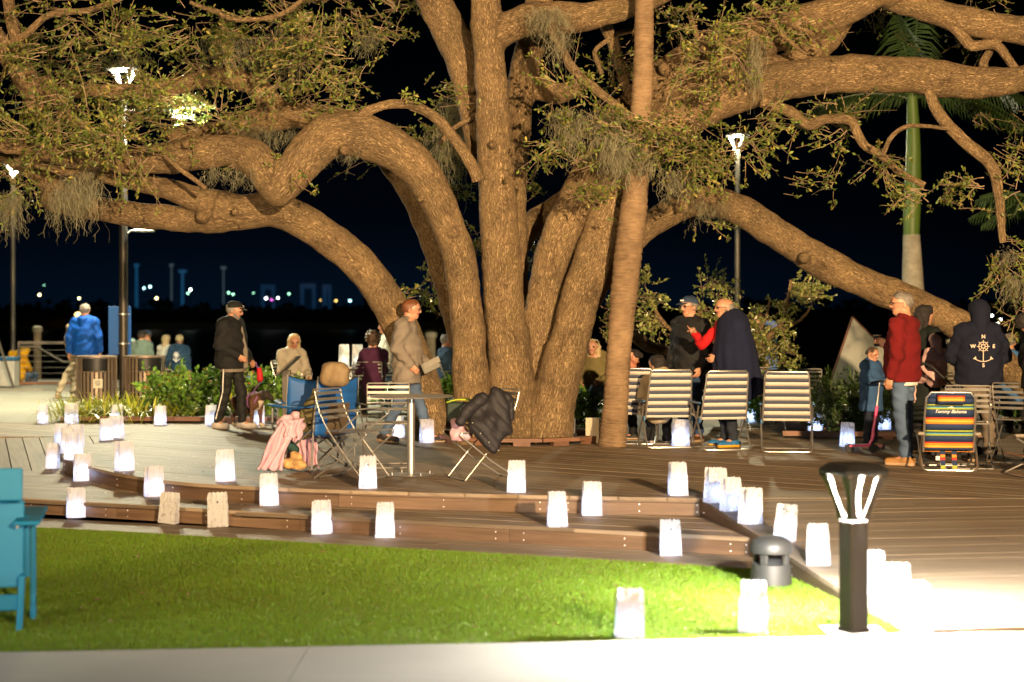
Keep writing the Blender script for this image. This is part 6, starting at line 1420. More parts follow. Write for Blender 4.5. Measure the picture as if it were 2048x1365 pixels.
c = thing('stroller', 'black folding stroller with bent handle behind the colourful beach chair', 'stroller', at(1905, 18.3)); M_ST = mat('black_tube', (.02, .02, .02), .4, .3)
for s in (-1, 1):
    b = MB(); b.tube([(-.28, s * .2, .98), (-.20, s * .22, .90), (.22, s * .22, .52), (.34, s * .22, .12)], .013, 8); b.build('side_frame', M_ST, c)
    b = MB(); b.tube([(.10, s * .22, .60), (-.22, s * .22, .12)], .012, 8); b.build('rear_leg', M_ST, c)
    for x in (-.22, .34):
        b = MB(); b.lathe([(.075, -.015), (.085, -.006), (.085, .006), (.075, .015)], 18); o = b.build('wheel', M_RUBBER, c, loc=(x, s * .22, .085)); o.rotation_euler = (R(90), 0, 0)
b = MB(); b.tube([(-.28, -.2, .98), (-.32, -.1, 1.0), (-.32, .1, 1.0), (-.28, .2, .98)], .016, 8); b.build('handle', M_RUBBER, c)
b = MB(); b.sheet(lambda u, v: Vector((-.05 + .28 * v, (u - .5) * .40, .74 - .38 * v - .06 * math.sin(v * 3.1))), 4, 6); o = b.build('seat_sling', cloth('grey_stroller_cloth', (.11, .11, .105)), c); md = o.modifiers.new('t', 'SOLIDIFY'); md.thickness = .01
# --- seated people
person('blonde woman in cream hooded sweater seated behind the lectern', (P(592, 0, 26.2)[0], 26.2, -.02), R(40), 1.66, pose=SIT, top=C_CREAM, bottom=C_CREAM, hair='blonde', hairstyle='long', hood='down', head=(-25, 12), q=1.2, loose=1.25, width=1.05, J=dict(hed=(0, .05, 1.20)))
person('person with curly brown hair in purple sweater seated with back turned', (P(738, 0, 25.75)[0], 25.75, -.02), R(-140), 1.68, pose=SIT, top=C_PURPLE, bottom=C_BLACK, hair='brown', hairstyle='curly', head=(-12, 4), q=1.2, loose=1.15, width=1.08)
person('person in white top with dark hair standing behind the curly haired one', at(772, 28.5, -.22), R(-75), 1.66, top=C_WHITE, bottom=C_SLATE, hair='brown', hairstyle='bun', q=1.35)
person('grey haired person in slate blue top seated just left of the trunks', (P(905, 0, 28.0)[0], 28.0, -.06), R(110), 1.68, pose=SIT, top=C_SLATE, bottom=C_BLACK, hair='grey', q=1.3, loose=1.2, width=1.1)
wire_chair((P(908, 0, 28.0)[0], 28.0, 0), R(110), 'wire chair under the grey haired person left of the trunks')
person('dark haired girl with sunglasses on her head seated in striped chair', (P(1318, 0, 20.12)[0], 20.12, -.06), R(176), 1.56, pose=SIT, top=cloth('beige_hoodie', (.42, .33, .21)), bottom=C_BLACK, hair='dark', hairstyle='long', hood='down', head=(50, 8), q=1.1, shoe=C_WSHOE, shoes_m=[C_WSHOE, C_WSHOE], width=1.05, J=dict(hed=(.03, .03, 1.12), nek=(0, .09, 1.0), sL=(.17, .1, .94), sR=(-.17, .1, .94)))
person('blonde person in yellow green top and blue jacket seated behind the trunk', (P(1186, 0, 23.6)[0], 23.6, .02), R(-20), 1.62, pose=SIT, top=C_OLIVEC, bottom=C_JEANS, hair='blonde', hairstyle='long', q=1.25, width=1.05, J=dict(hed=(0, .0, 1.14), nek=(0, .09, 1.0)))
person('person in coral top and black leggings half hidden by the palm', at(1264, 20.9), R(-100), 1.30, top=cloth('coral_top', (.50, .19, .12)), bottom=C_BLACK, hair='dark', hairstyle='bun', q=1.2, J=dict(hed=(.02, .03, 1.36), nek=(0, .02, 1.26), sL=(.17, 0, 1.22), sR=(-.17, 0, 1.22), che=(0, 0, 1.12)))
person('man in dark cap and camouflage top standing behind the lit shrub', at(1512, 25.0), R(60), 1.62, top=cloth('camouflage_shirt', (.26, .25, .18), var=.6), bottom=C_KHAKI, hair='brown', cap=cloth('dark_green_cap', (.03, .05, .045)), q=1.3, head=(10, 5))
person('grey haired person in blue top seated at the right edge', (P(2022, 0, 21.8)[0], 21.8, .02), R(150), 1.66, pose=SIT, top=cloth('mid_blue_top', (.05, .14, .30)), bottom=C_BLACK, hair='silver', q=1.25, width=1.1)
person('person in black jacket cut by the right edge of the picture', at(2072, 17.2), R(100), 1.60, top=C_BLACK, bottom=C_BLACK, hair='dark', q=1.2, J=dict(wL=(.2, -.35, 1.05), wR=(-.2, -.35, 1.05), hed=(.0, .12, 1.56)))
# --- far left
person('grey haired man in bright blue jacket seen from behind beside the bin', at(170, 30.6), R(172), 1.74, top=C_BLUE, bottom=C_SLATE, hair='silver', hood='down', q=1.2, fat=1.08, loose=1.3, width=1.12, hem=.84, J=dict(eL=(.27, .05, 1.14), wL=(.29, .02, .88), eR=(-.27, .05, 1.14), wR=(-.29, .02, .88)))
person('blonde person in khaki hidden in front of the blue jacket man', at(157, 31.4), R(170), 1.60, top=C_KHAKI, bottom=C_KHAKI, hair='blonde', hairstyle='bun', q=1.4, shoe=C_KHAKI, J=dict(kR=(.22, .08, .46), aR=(.30, .3, .12), tR=(.30, .2, .03)))
person('man in grey green hoodie and dark cap seen from behind by the bins', at(284, 38.0, -.55), R(165), 1.74, top=C_GREEN, bottom=C_BLACK, hair='brown', cap=C_CAPB, hood='down', q=1.5, loose=1.25, width=1.2, legs=True)
person('man in slate cap facing left, beyond the grey green hoodie', at(294, 39.5, -.55), R(-60), 1.74, top=C_SLATE, bottom=C_BLACK, hair='brown', cap=C_CAPN, q=1.6)
person('child in pale teal cap half hidden by the lamp post', at(262, 38.5, -.55), R(120), 1.56, top=C_GREEN, bottom=C_BLACK, hair='brown', cap=C_CAPT, q=1.6)
person('blonde woman in white top standing by the water', at(332, 40.0, -.55), R(150), 1.63, top=C_WHITE, bottom=C_BLACK, hair='blonde', hairstyle='long', q=1.5)
r, j, hp = person('blonde woman in navy hoodie with white back print by the water', at(359, 39.0, -.55), R(165), 1.64, top=cloth('navy_hoodie_far', (.018, .05, .10)), bottom=C_BLACK, hair='blonde', hairstyle='bun', hood='down', q=1.5, loose=1.3, width=1.15, J=dict(wL=(.34, .0, .98), eL=(.30, .06, 1.13)))
pb = MB()
for a in range(8): pb.tube([(0, .172, 1.19), (.075 * math.cos(a * .785), .168, 1.19 + .075 * math.sin(a * .785))], .011, 5)
pb.tube([(0, .172, 1.12), (0, .168, 1.03)], .014, 5); pb.tube([(-.08, .165, 1.10), (0, .172, 1.03), (.08, .165, 1.10)], .012, 5); pb.build('back_print', M_WHITE, r)
person('curly haired child in teal seated behind the flowering shrub', (P(342, 0, 29.0)[0], 29.0, -.38), R(35), 1.25, pose=SIT, top=cloth('teal_top', (.02, .22, .22)), bottom=C_BLACK, hair='brown', hairstyle='curly', q=1.4)
person('person in yellow jacket sitting behind the railing with back turned', (P(43, 0, 38.8)[0], 38.8, -.30), R(150), 1.66, pose=SIT, top=C_YELLOW, bottom=C_JEANS, hair='dark', q=1.5, hood='up', loose=1.3, width=1.1, J=dict(hed=(0, -.12, 1.06), nek=(0, .0, .98)))

# --- the dog
dg = thing('dog', 'brindle brown dog with white chest in a purple harness on a leash', 'dog', at(497, 23.3), R(-32)); dg.scale = (.86, .86, .92)
M_BRIN = mat('brindle_fur', (0.085, 0.035, 0.018), .8, var=.5, scale=26, bump=.004, bscale=60); M_DFUR = mat('dark_fur', (0.02, 0.013, 0.010), .8); M_WFUR = mat('white_fur', (.5, .42, .34), .85)
D_ = []
D_ += [prim((-.17, 0, .40), (.0, 0, .39), .085, .095, 0, .05), prim((.0, 0, .39), (.14, 0, .38), .10, .118, 0, .05), prim((.14, 0, .40), (.27, 0, .46), .095, .07, 0, .05), prim((.27, 0, .46), (.37, 0, .485), .066, .070, 1, .03), prim((.37, 0, .475), (.46, 0, .445), .050, .040, 1, .02), prim((.46, 0, .44), (.475, 0, .44), .036, .034, 1, .02), prim((.16, 0, .33), (.25, 0, .38), .07, .05, 2, .03),
       prim((-.20, 0, .45), (-.27, 0, .50), .03, .016, 0, .03), prim((-.27, 0, .50), (-.30, 0, .57), .016, .010, 0, .02)]
for s in (-1, 1):
    D_ += [prim((.335, s * .045, .53), (.31, s * .075, .475), .022, .014, 1, .012), prim((.405, s * .038, .505), (.405, s * .038, .505), .010, .010, 3, .004)]
    fx = .16 + (.03 if s > 0 else -.02)
    D_ += [prim((fx, s * .075, .36), (fx - .01, s * .075, .20), .052, .034, 0, .03), prim((fx - .01, s * .075, .20), (fx, s * .075, .05), .030, .024, 0, .02), prim((fx, s * .075, .035), (fx + .05, s * .075, .025), .030, .025, 2, .02)]
    hx = -.18 + (.04 if s > 0 else -.03)
    D_ += [prim((hx, s * .07, .38), (hx + .07, s * .08, .25), .080, .052, 0, .04), prim((hx + .07, s * .08, .25), (hx - .05, s * .08, .15), .046, .028, 0, .02), prim((hx - .05, s * .08, .15), (hx - .03, s * .08, .04), .026, .024, 0, .02), prim((hx - .03, s * .08, .033), (hx + .03, s * .08, .025), .028, .024, 2, .02)]
sdf_obj('body', D_, .0105, [M_BRIN, M_DFUR, M_WFUR, M_EYE], dg, cuts=[(0, 0, -1, -.001)])
M_HARN = cloth('purple_webbing', (.24, .10, .30), .6, .001)
b = MB(); ring = lambda cx, rad, tilt: [(cx + rad * .0 + tilt * math.sin(a), rad * .93 * math.cos(a), .385 + rad * math.sin(a)) for a in np.linspace(0, 6.283, 19)[:-1]]
b.tube(ring(.07, .122, 0.0), .010, 6, closed=True); b.tube(ring(.215, .105, .05), .010, 6, closed=True); b.tube([(.07, 0, .505), (.14, 0, .52), (.24, 0, .50)], .010, 6); b.build('harness', M_HARN, dg)
bpy.context.view_layer.update(); lp = dg.matrix_world @ Vector((.09, 0, .52)); mid_ = (lp + man_hand) / 2 + Vector((.06, 0, -.10))
c = thing('leash', 'dog leash with red pouch running from the man to the dog', 'leash', tuple(man_hand)); L0 = Vector(c.location)
b = MB(); b.tube([(0, 0, 0), tuple(lerp(man_hand, mid_, .55) - np.array(L0) + np.array([.02, 0, .02])), tuple(mid_ - L0), tuple(lp - L0)], .007, 6); b.build('strap', M_HARN, c)
sdf_obj('pouch', [prim((.05, -.02, -.10), (.06, -.02, -.22), .035, .045, 0, .02)], .010, [cloth('red_pouch', (.45, .015, .02), .6)], c)

# ================================================================== PLAZA FURNITURE
c = tag(thing('tree_surround', 'low round timber edging on blocks around the oak base', 'edging', (.12, 20.84, 0)))
for i in range(14):
    a0, a1 = 2 * math.pi * i / 14, 2 * math.pi * (i + 1) / 14 - .012; b = MB(); Rr = 1.10
    v = [(Rr * math.cos(a0), Rr * math.sin(a0)), (Rr * math.cos(a1), Rr * math.sin(a1)), ((Rr - .13) * math.cos(a1), (Rr - .13) * math.sin(a1)), ((Rr - .13) * math.cos(a0), (Rr - .13) * math.sin(a0))]
    b.prism(v, .045, .088); o = b.build('edging_board', M_KERB, c, smooth=False); set_uv(o.data, (-math.sin(a0), math.cos(a0)))
    am = (a0 + a1) / 2; b = MB(); b.box((1.02 * math.cos(am), 1.02 * math.sin(am), .022), (.10, .20, .044), Matrix.Rotation(am, 3, 'Z')); o = b.build('block', M_KERB, c, smooth=False); set_uv(o.data, (1, 0))
b = MB(); b.lathe([(.001, .006), (.98, .006)], 32, caps=False); b.build('soil', M_SOIL, c)
def kerb(p, q, label, h=.095, w=.09):
    c = thing('timber_kerb', label, 'kerb', tuple((p + q) / 2), 0, 'timber kerbs of the planting beds'); d = q - p; n = max(1, int(d.length / 1.6)); o0 = (p + q) / 2
    for i in range(n):
        a, e = p + d * (i / n) - o0, p + d * ((i + 1) / n) - o0; e = e - d.normalized() * .006
        b = MB(); b.bar((a.x, a.y, h - .03), (e.x, e.y, h - .03), w, .06); o = b.build('kerb_board', M_KERB, c, smooth=False); set_uv(o.data, (d.x / d.length, d.y / d.length))
        b = MB(); m_ = (a + e) / 2; b.box((m_.x, m_.y, (h - .06) / 2), (.12, w * .8, h - .06)); o = b.build('kerb_block', M_KERB, c, smooth=False); set_uv(o.data, (1, 0))
kerb(Vector((-6.4, 24.15, 0)), Vector((-3.15, 23.95, 0)), 'long low timber kerb before yellow grass and flowering shrubs')
kerb(Vector((3.35, 21.05, 0)), Vector((5.9, 20.75, 0)), 'rust brown timber kerb before the hedge at right')
kerb(Vector((3.6, 22.6, 0)), Vector((4.6, 22.5, 0)), 'short timber kerb behind the right striped chair')
tag(sheet_obj('planting_bed', [(-6.5, 24.2), (-3.1, 24.0), (-2.6, 27.2), (-6.3, 27.4)], .012, M_SOIL), kind='structure')
tag(sheet_obj('planting_bed', [(3.4, 21.1), (6.0, 20.8), (7.5, 24.8), (3.5, 24.8)], .012, M_SOIL), kind='structure')

M_BIN = mat('bronze_bin_steel', (0.24, 0.175, 0.125), 0.42, .5, var=.08)
def waste_bin(loc, rz, label, plate):
    r = thing('waste_bin', label, 'waste bin', loc, rz, 'slatted waste bins'); rad, h = .345, .82; N_ = 30; b = MB()
    for i in range(N_):
        a = 2 * math.pi * i / N_; M_ = Matrix.Rotation(a, 3, 'Z')
        if -2.2 < ((a + math.pi) % (2 * math.pi)) - math.pi < -.95: b.box((rad * math.cos(a), rad * math.sin(a), .30), (.008, .042, .50), M_)
        else: b.box((rad * math.cos(a), rad * math.sin(a), .42), (.008, .042, .76), M_)
    b.build('slats', M_BIN, r, smooth=False)
    for z in (.06, .20, .56, .80):
        b = MB(); b.tube([(rad * .985 * math.cos(a), rad * .985 * math.sin(a), z) for a in np.linspace(0, 6.283, 33)[:-1]], .009, 6, closed=True); b.build('hoop', M_BIN, r)
    b = MB(); b.lathe([(rad * .55, .815), (rad * .9, .835), (rad * 1.04, .825), (rad * 1.05, .80), (rad * .98, .79)], 32, caps=False); b.build('rim', M_BIN, r)
    b = MB(); b.lathe([(.27, .03), (.28, .78)], 20); b.build('liner', M_BLACKCAP, r)
    if plate:
        b = MB(); b.box((.06, -rad - .012, .36), (.16, .006, .16)); b.build('notice_plate', mat('cream_plate', (.55, .52, .42), .5), r, smooth=False)
        b = MB(); b.tube([(.06 + .036 * math.cos(a), -rad - .018, .365 + .036 * math.sin(a)) for a in np.linspace(0, 6.283, 13)[:-1]], .005, 5, closed=True); b.tube([(.045, -rad - .018, .37), (.06, -rad - .018, .35), (.078, -rad - .018, .375)], .005, 5); b.build('emblem', M_FRAME, r)
    return r
waste_bin(at(193, 29.6), R(8), 'round slatted bronze bin with cream notice plate, left of the lamp post', True)
waste_bin(at(290, 29.8), R(30), 'round slatted bronze bin without plate, right of the lamp post', False)
c = thing('blue_sign', 'blank blue rectangular sign panel strapped behind the lamp post', 'sign', (P(239, 0, 30.1)[0], 30.12, zl(710, 30.1))); b = MB(); b.bbox((0, 0, .43), (.40, .02, .86), b=.004); b.build('panel', mat('sign_blue', (0.0, 0.10, 0.42), .5, var=.04), c)
for z in (.20, .72):
    b = MB(); b.lathe([(.083, -.012), (.083, .012)], 18, (.085, -.13, z)); b.box((.085, -.03, z), (.2, .03, .02)); b.build('strap', M_STEEL, c)
c = thing('blue_sign', 'narrow blue sign panel standing behind the lit shrub at right', 'sign', at(1540, 27.5)); b = MB(); b.bbox((0, 0, 1.0), (.24, .03, .9), b=.004); b.build('panel', MATS['sign_blue'], c); b = MB(); b.box((0, .03, .5), (.08, .03, 1.0)); b.build('post', M_GALV, c, smooth=False)
c = thing('lectern_sign', 'dark sloping lectern sign on a flat post by the dog', 'sign', at(573, 22.6)); b = MB(); b.bbox((0, 0, .40), (.115, .05, .80), b=.004); b.build('post', M_BRONZE, c)
b = MB(); b.bbox((.03, 0, .86), (.34, .55, .025), Matrix.Rotation(R(-43), 3, 'Y'), .004); b.build('panel', M_BRONZE, c)
c = thing('cool_box', 'blue cool box behind the shrubs right of the man in black', 'cool box', at(507, 29.0), R(5)); b = MB(); b.bbox((0, 0, .22), (.40, .28, .44), b=.02); b.build('box_body', mat('cool_box_blue', (.03, .12, .25), .4), c); b = MB(); b.bbox((0, 0, .46), (.42, .30, .05), b=.015); b.build('lid', mat('cool_box_lid', (.05, .16, .30), .4), c)
# far table with two tall bags
c = thing('round_table', 'small round table far back with two tall white bags on it', 'table', at(703, 26.9)); b = MB(); b.lathe([(.001, .70), (.38, .70), (.38, .72), (.001, .72)], 32, caps=False); b.build('table_top', M_STEEL, c); b = MB(); b.lathe([(.035, .01), (.035, .70)], 14); b.build('column', M_STEEL, c); b = MB(); b.lathe([(.22, 0), (.22, .012)], 24); b.build('base', M_STEEL, c)
for px, lab, y in ((688, 'tall white paper bag, left one on the far table', 26.9), (715, 'tall white paper bag, right one on the far table', 26.8)):
    o = link('paper_bag', BAGS[3 if px < 700 else 5]); o.location = (P(px, 0, y)[0], y, .722); o.scale = (1.0, 1.0, 1.25); o.rotation_euler = (0, 0, R(12)); tag(o, lab, 'paper bag', 'tall bags on the far table')
    link('tea_light', TEA, o, (0, 0, .003)); light('tea_glow', 'POINT', o, (0, 0, .08), .8, (1, .95, .7), .02)
c = thing('cream_bag', 'tall unlit cream paper bag standing by the palm foot', 'paper bag', at(1188, 20.3), R(-24)); b = MB(); b.bbox((0, 0, .15), (.17, .12, .30), b=.003); o = b.build('bag_body', mat('cream_paper', (.55, .46, .33), .8, bump=.004, bscale=14), c)
b = MB(); b.bbox((-.086, 0, .15), (.004, .06, .28), b=.001); b.build('side_fold', MATS['cream_paper'], c)
c = thing('black_box', 'black loudspeaker box on the timber edging behind the oak', 'speaker', (P(1140, 0, 20.6)[0], 20.6, .089)); b = MB(); b.bbox((0, 0, .10), (.14, .16, .20), b=.01); b.build('cabinet', M_BLACKCAP, c); b = MB(); b.lathe([(.05, 0), (.045, .006), (.02, -.002)], 16); o = b.build('driver', M_RUBBER, c, loc=(0, -.083, .1)); o.rotation_euler = (R(90), 0, 0)
# railing, cabinet and tripod at the far left
c = thing('railing', 'steel cable railing with a sloping handrail at the far left', 'railing', at(90, 38.0)); Yr = 38.0; rx = lambda px: (px - 90) / F * Yr
rz_ = lambda py: CAMZ - (py - HOR) / F * Yr
for px in (38, 148): b = MB(); b.box((rx(px), 0, .48), (.05, .05, .96)); b.build('post', M_GALV, c, smooth=False)
b = MB(); b.bar((rx(36), 0, rz_(686)), (rx(150), 0, rz_(686)), .06, .06); b.build('top_rail', M_GALV, c, smooth=False)
b = MB(); b.tube([(rx(40), -.06, rz_(694)), (rx(76), -.06, rz_(694)), (rx(128), -.06, rz_(724)), (rx(146), -.06, rz_(724))], .028, 8); b.build('handrail', M_GALV, c)
for i in range(6): b = MB(); z = .12 + i * .13; b.tube([(rx(38), 0, z), (rx(148), 0, z)], .006, 5); b.build('cable', M_STEEL, c)
b = MB(); b.box((rx(92), 0, .03), (1.35, .12, .06)); b.build('kick_board', M_KERB, c, smooth=False)
c = thing('utility_cabinet', 'pale grey utility cabinet at the left edge of the plaza', 'cabinet', at(6, 37.0)); b = MB(); b.bbox((0, 0, .28), (.60, .4, .56), b=.015); b.build('cabinet_body', mat('grey_enamel', (.38, .37, .33), .5), c); b = MB(); b.bbox((0, 0, .60), (.66, .46, .08), b=.02); b.build('cabinet_lid', M_BLUEP, c); b = MB(); b.box((-.12, -.205, .33), (.1, .006, .1)); b.build('label_plate', M_BLUEP, c, smooth=False)
c = thing('easel', 'folded grey easel leaning at the left edge', 'easel', at(18, 36.2)); b = MB(); b.bar((-.30, 0, 1.25), (.10, -.02, .0), .05, .04); b.build('leg', M_GALV, c, smooth=False); b = MB(); b.bar((-.30, .05, 1.25), (-.34, .35, .0), .05, .04); b.build('leg', M_GALV, c, smooth=False); b = MB(); b.bar((-.30, 0, 1.25), (-.50, -.02, .0), .05, .04); b.build('leg', M_GALV, c, smooth=False)
M_PILE = mat('old_piling_wood', (.22, .16, .10), .9, var=.3, scale=6)
for px, top, Y, lab, dia in ((75, 652, 42.5, 'weathered wooden piling behind the railing at left', .20), (862, 664, 47.0, 'pale topped wooden piling in the water left of the trunks', .26), (1905, 678, 46.6, 'wooden piling in the water beyond the stroller', .28)):
    c = thing('wooden_piling', lab, 'piling', (P(px, 0, Y)[0], Y, -1.7)); zt = zl(top, Y) + 1.7; b = MB(); b.lathe([(dia / 2, 0), (dia * .48, zt - .15)], 14); b.build('pile', M_PILE, c); b = MB(); b.lathe([(dia * .6, zt - .16), (dia * .62, zt - .04), (dia * .3, zt)], 14); b.build('pile_cap', mat('pale_cap', (.26, .22, .15), .7), c)
c = thing('sail', 'pale triangular canvas sail with brown edges behind the hedge', 'sail', at(1715, 27.0)); Ysl = 27.0
sp = lambda px, py: P(px, py, Ysl) - Vector(c.location)
A_, B_, C_ = sp(1705, 634), sp(1652, 790), sp(1812, 740)
b = MB(); b.sheet(lambda u, v: (A_.lerp(B_, v)).lerp(A_.lerp(C_, v), u) + Vector((0, .16 * math.sin(u * 3.14) * v, 0)), 12, 12); o = b.build('canvas', mat('pale_sailcloth', (.46, .46, .40), .85, var=.08, scale=3, bump=.006, bscale=5, trans=.2), c)
M_SPAR = mat('brown_spar', (.16, .07, .04), .7); b = MB(); b.tube([tuple(B_), tuple(A_)], .016, 8); b.build('spar', M_SPAR, c); b = MB(); b.tube([tuple(A_), tuple(C_)], .012, 8); b.build('spar', M_SPAR, c); b = MB(); b.tube([tuple(B_), (B_.x, B_.y, 0.0)], .016, 8); b.build('spar_foot', M_SPAR, c)

# ================================================================== PLANTS
M_SHRUB = leafy_mat('shrub_leaves', 0.25, 0.30, spec=.6); M_STEM = mat('green_stem', (.06, .07, .025), .8)
def shrub(label, px, Y, w, h, nt_, cols, leaf=(.06, .105), wid=.58, flowers=None, seed=1, name='shrub', tl=.22, z0=0.0, d=.4):
    c = thing(name, label, 'shrub', at(px, Y, z0)); base = Vector(c.location)
    cl = [(base + Vector((0, 0, h * .55)), (w / 2, d, h * .5), nt_, 12, tl, 1.0, -.3)]
    leaves_mesh('foliage', cl, c, M_SHRUB, M_STEM, leaf, wid, seed, cols, 'stems', clump=3)
    if flowers:
        g = random.Random(seed); b = MB()
        for _ in range(flowers[1]):
            x, y, z = g.uniform(-.5, .5) * w, g.uniform(-1, .6) * d, h * g.uniform(.75, 1.12)
            for k_ in range(5):
                a = k_ * 1.257; q_ = g.uniform(.018, .032); b.add([(x, y, z), (x + q_ * math.cos(a), y + q_ * math.sin(a), z + .012), (x + q_ * math.cos(a + .9), y + q_ * math.sin(a + .9), z + .016)], [(0, 1, 2)])
        b.build('flowers', flowers[0], c, smooth=False)['kind'] = 'stuff'
    return c
M_FLOW = mat('orange_petals', (.75, .22, .03), .7, var=.3, scale=8); G1 = [((.14, .28, .04), .5), ((.24, .38, .06), .3), ((.06, .13, .02), .2)]; G2 = [((.05, .10, .02), .6), ((.09, .15, .03), .3), ((.03, .06, .015), .1)]
FL = (M_FLOW, 34)
shrub('orange flowering green shrub right of the second bin', 330, 24.9, .62, .62, 150, G1, flowers=FL, seed=11)
shrub('orange flowering green shrub directly left of the man in black', 392, 25.0, .62, .66, 150, G1, flowers=FL, seed=12)
shrub('orange flowering shrub behind the man in black', 452, 25.6, .6, .60, 110, G1, flowers=FL, seed=13)
shrub('orange flowering shrub above the dog', 512, 25.4, .7, .62, 130, G1, flowers=FL, seed=14)
shrub('green shrub around the lectern post', 560, 25.2, .5, .55, 90, G1, seed=15)
shrub('bright green shrub between lean trunk and arching trunk', 888, 24.2, .5, .62, 90, G1, seed=16)
shrub('green shrub behind the far table', 690, 27.8, 1.3, .42, 110, G1, seed=17)
shrub('low green plant behind the trunk by the black box', 1160, 23.2, .8, .45, 80, G1, seed=18)
shrub('dark green hedge shrub right of the striped chairs', 1672, 21.9, .75, .62, 230, G2, (.035, .06), .5, seed=19, tl=.2)
shrub('dark green hedge shrub behind the girl with the scooter', 1742, 21.8, .75, .66, 230, G2, (.035, .06), .5, seed=20, tl=.2)
shrub('dark green hedge shrub behind the man in red', 1815, 21.6, .8, .64, 200, G2, (.035, .06), .5, seed=21, tl=.2)
shrub('green shrub at the right edge beyond the beach chairs', 2030, 22.5, .9, .7, 130, G1, seed=22)
shrub('green shrub behind the right striped chair', 1540, 24.2, 1.0, .55, 110, G1, seed=23)
def blades_plant(name, label, px, Y, n, L, cols, arch=1.0, spread=.25, seed=1, wd=.012, cat='plant'):
    c = thing(name, label, cat, at(px, Y)); g = np.random.default_rng(seed); V = []; Fc = []; C = []; o = 0; k = 6
    for _ in range(n):
        a = g.uniform(0, 6.283); s = np.array([g.normal() * spread * .5, g.normal() * spread * .3, 0.0]); l = L * g.uniform(.6, 1.15); out_ = g.uniform(.2, 1.0) * arch
        t = np.linspace(0, 1, k); hx = l * out_ * t; hz = l * (t * 1.05 - .75 * out_ * t ** 2.2)
        pts = s + np.stack([hx * math.cos(a), hx * math.sin(a), hz], 1); sd = np.array([-math.sin(a), math.cos(a), 0]) * wd * .5
        w_ = (np.sin(np.clip(t * .9 + .1, 0, 1) * 3.14) * .8 + .2)[:, None]
        V += [pts - sd * w_, pts + sd * w_]; Fc += [(o + i, o + i + 1, o + k + i + 1, o + k + i) for i in range(k - 1)]; o += 2 * k
        C.append(np.tile(np.append(np.array(cols[g.integers(len(cols))]) * g.uniform(.75, 1.25), 1), (2 * k, 1)))
    me = np_mesh('leaves', np.concatenate(V), np.array(Fc), M_SHRUB, False, {'tint': ('FLOAT_COLOR', np.clip(np.concatenate(C), 0, 1))}); o_ = link('leaves', me, c); o_['kind'] = 'stuff'; return c
YG = [(.50, .50, .05), (.40, .44, .05), (.58, .56, .10), (.28, .34, .04)]; GG = [(.16, .28, .04), (.20, .34, .05), (.28, .38, .08)]
blades_plant('spider_plant', 'yellow green strappy plant in front of the left bin', 205, 24.6, 420, .52, YG, 1.5, .6, 31, .026)
blades_plant('spider_plant', 'yellow green strappy plant below the lamp post', 262, 24.55, 420, .52, YG, 1.5, .6, 32, .026)
blades_plant('spider_plant', 'small yellow green tuft at the left end of the kerb', 165, 24.5, 50, .32, YG, 1.0, .3, 33, .014)
blades_plant('ornamental_grass', 'tall green grass tuft left of the pale sail', 1655, 24.0, 110, .85, GG, .35, .6, 34, .012)
blades_plant('ornamental_grass', 'tall green grass tuft at the foot of the sail', 1712, 23.8, 110, .75, GG, .35, .6, 35, .012)
blades_plant('ornamental_grass', 'tall green grass tuft behind the girl', 1770, 23.6, 90, .70, GG, .35, .6, 36, .012)
blades_plant('ornamental_grass', 'green grass tuft behind the wire chairs at right', 1600, 24.8, 70, .7, GG, .35, .5, 37, .012)
blades_plant('bromeliad', 'pale green pointed leaves between dog walker and cool box', 478, 25.0, 22, .55, YG, .6, .1, 38, .05)
# lit small tree behind the talking men
st = thing('small_oak', 'small leafy tree with pale twigs behind the two talking men', 'tree', at(1440, 24.5)); o0 = Vector(st.location)
for L in ([(1440,790,9,24.5),(1436,720,8,24.5),(1420,670,6,24.4),(1400,620,5,24.3)], [(1438,740,7,24.5),(1500,700,6,24.3),(1560,650,5,24.2),(1575,600,4,24.2),(1582,560,2.5,24.2)], [(1436,720,6,24.5),(1380,690,5,24.4),(1330,650,4,24.4),(1300,600,3,24.4)], [(1530,680,4,24.3),(1600,640,3,24.2),(1625,610,2,24.2)], [(1500,700,4,24.3),(1530,640,3,24.2),(1540,600,2,24.2)], [(1260,655,14,23.5),(1290,690,13,23.6),(1330,702,11,23.8),(1380,700,9,24.2),(1438,720,8,24.5)]): branch_obj(L, st, n=7)
SC = lambda x, y, rx, ry, n, Y=24.3: (P(x, y, Y), (W(rx, Y), .35, W(ry, Y)), n, 12, .3, 1.0, .0)
leaves_mesh('foliage', [SC(1290,580,35,35,34), SC(1310,630,25,30,22), SC(1340,660,30,25,18), SC(1420,570,40,22,30), SC(1400,620,40,40,34), SC(1450,650,60,40,40), SC(1520,640,50,40,44), SC(1560,690,60,30,46), SC(1590,600,40,30,40), SC(1600,570,25,25,24), SC(1540,720,50,20,24), SC(1480,700,50,30,34), SC(1625,600,18,24,12), SC(1215,650,14,40,12)], st, M_SHRUB, M_TWIG, (.05, .075), .5, 41, [((.26, .31, .08), .5), ((.38, .38, .12), .3), ((.13, .18, .04), .2)])

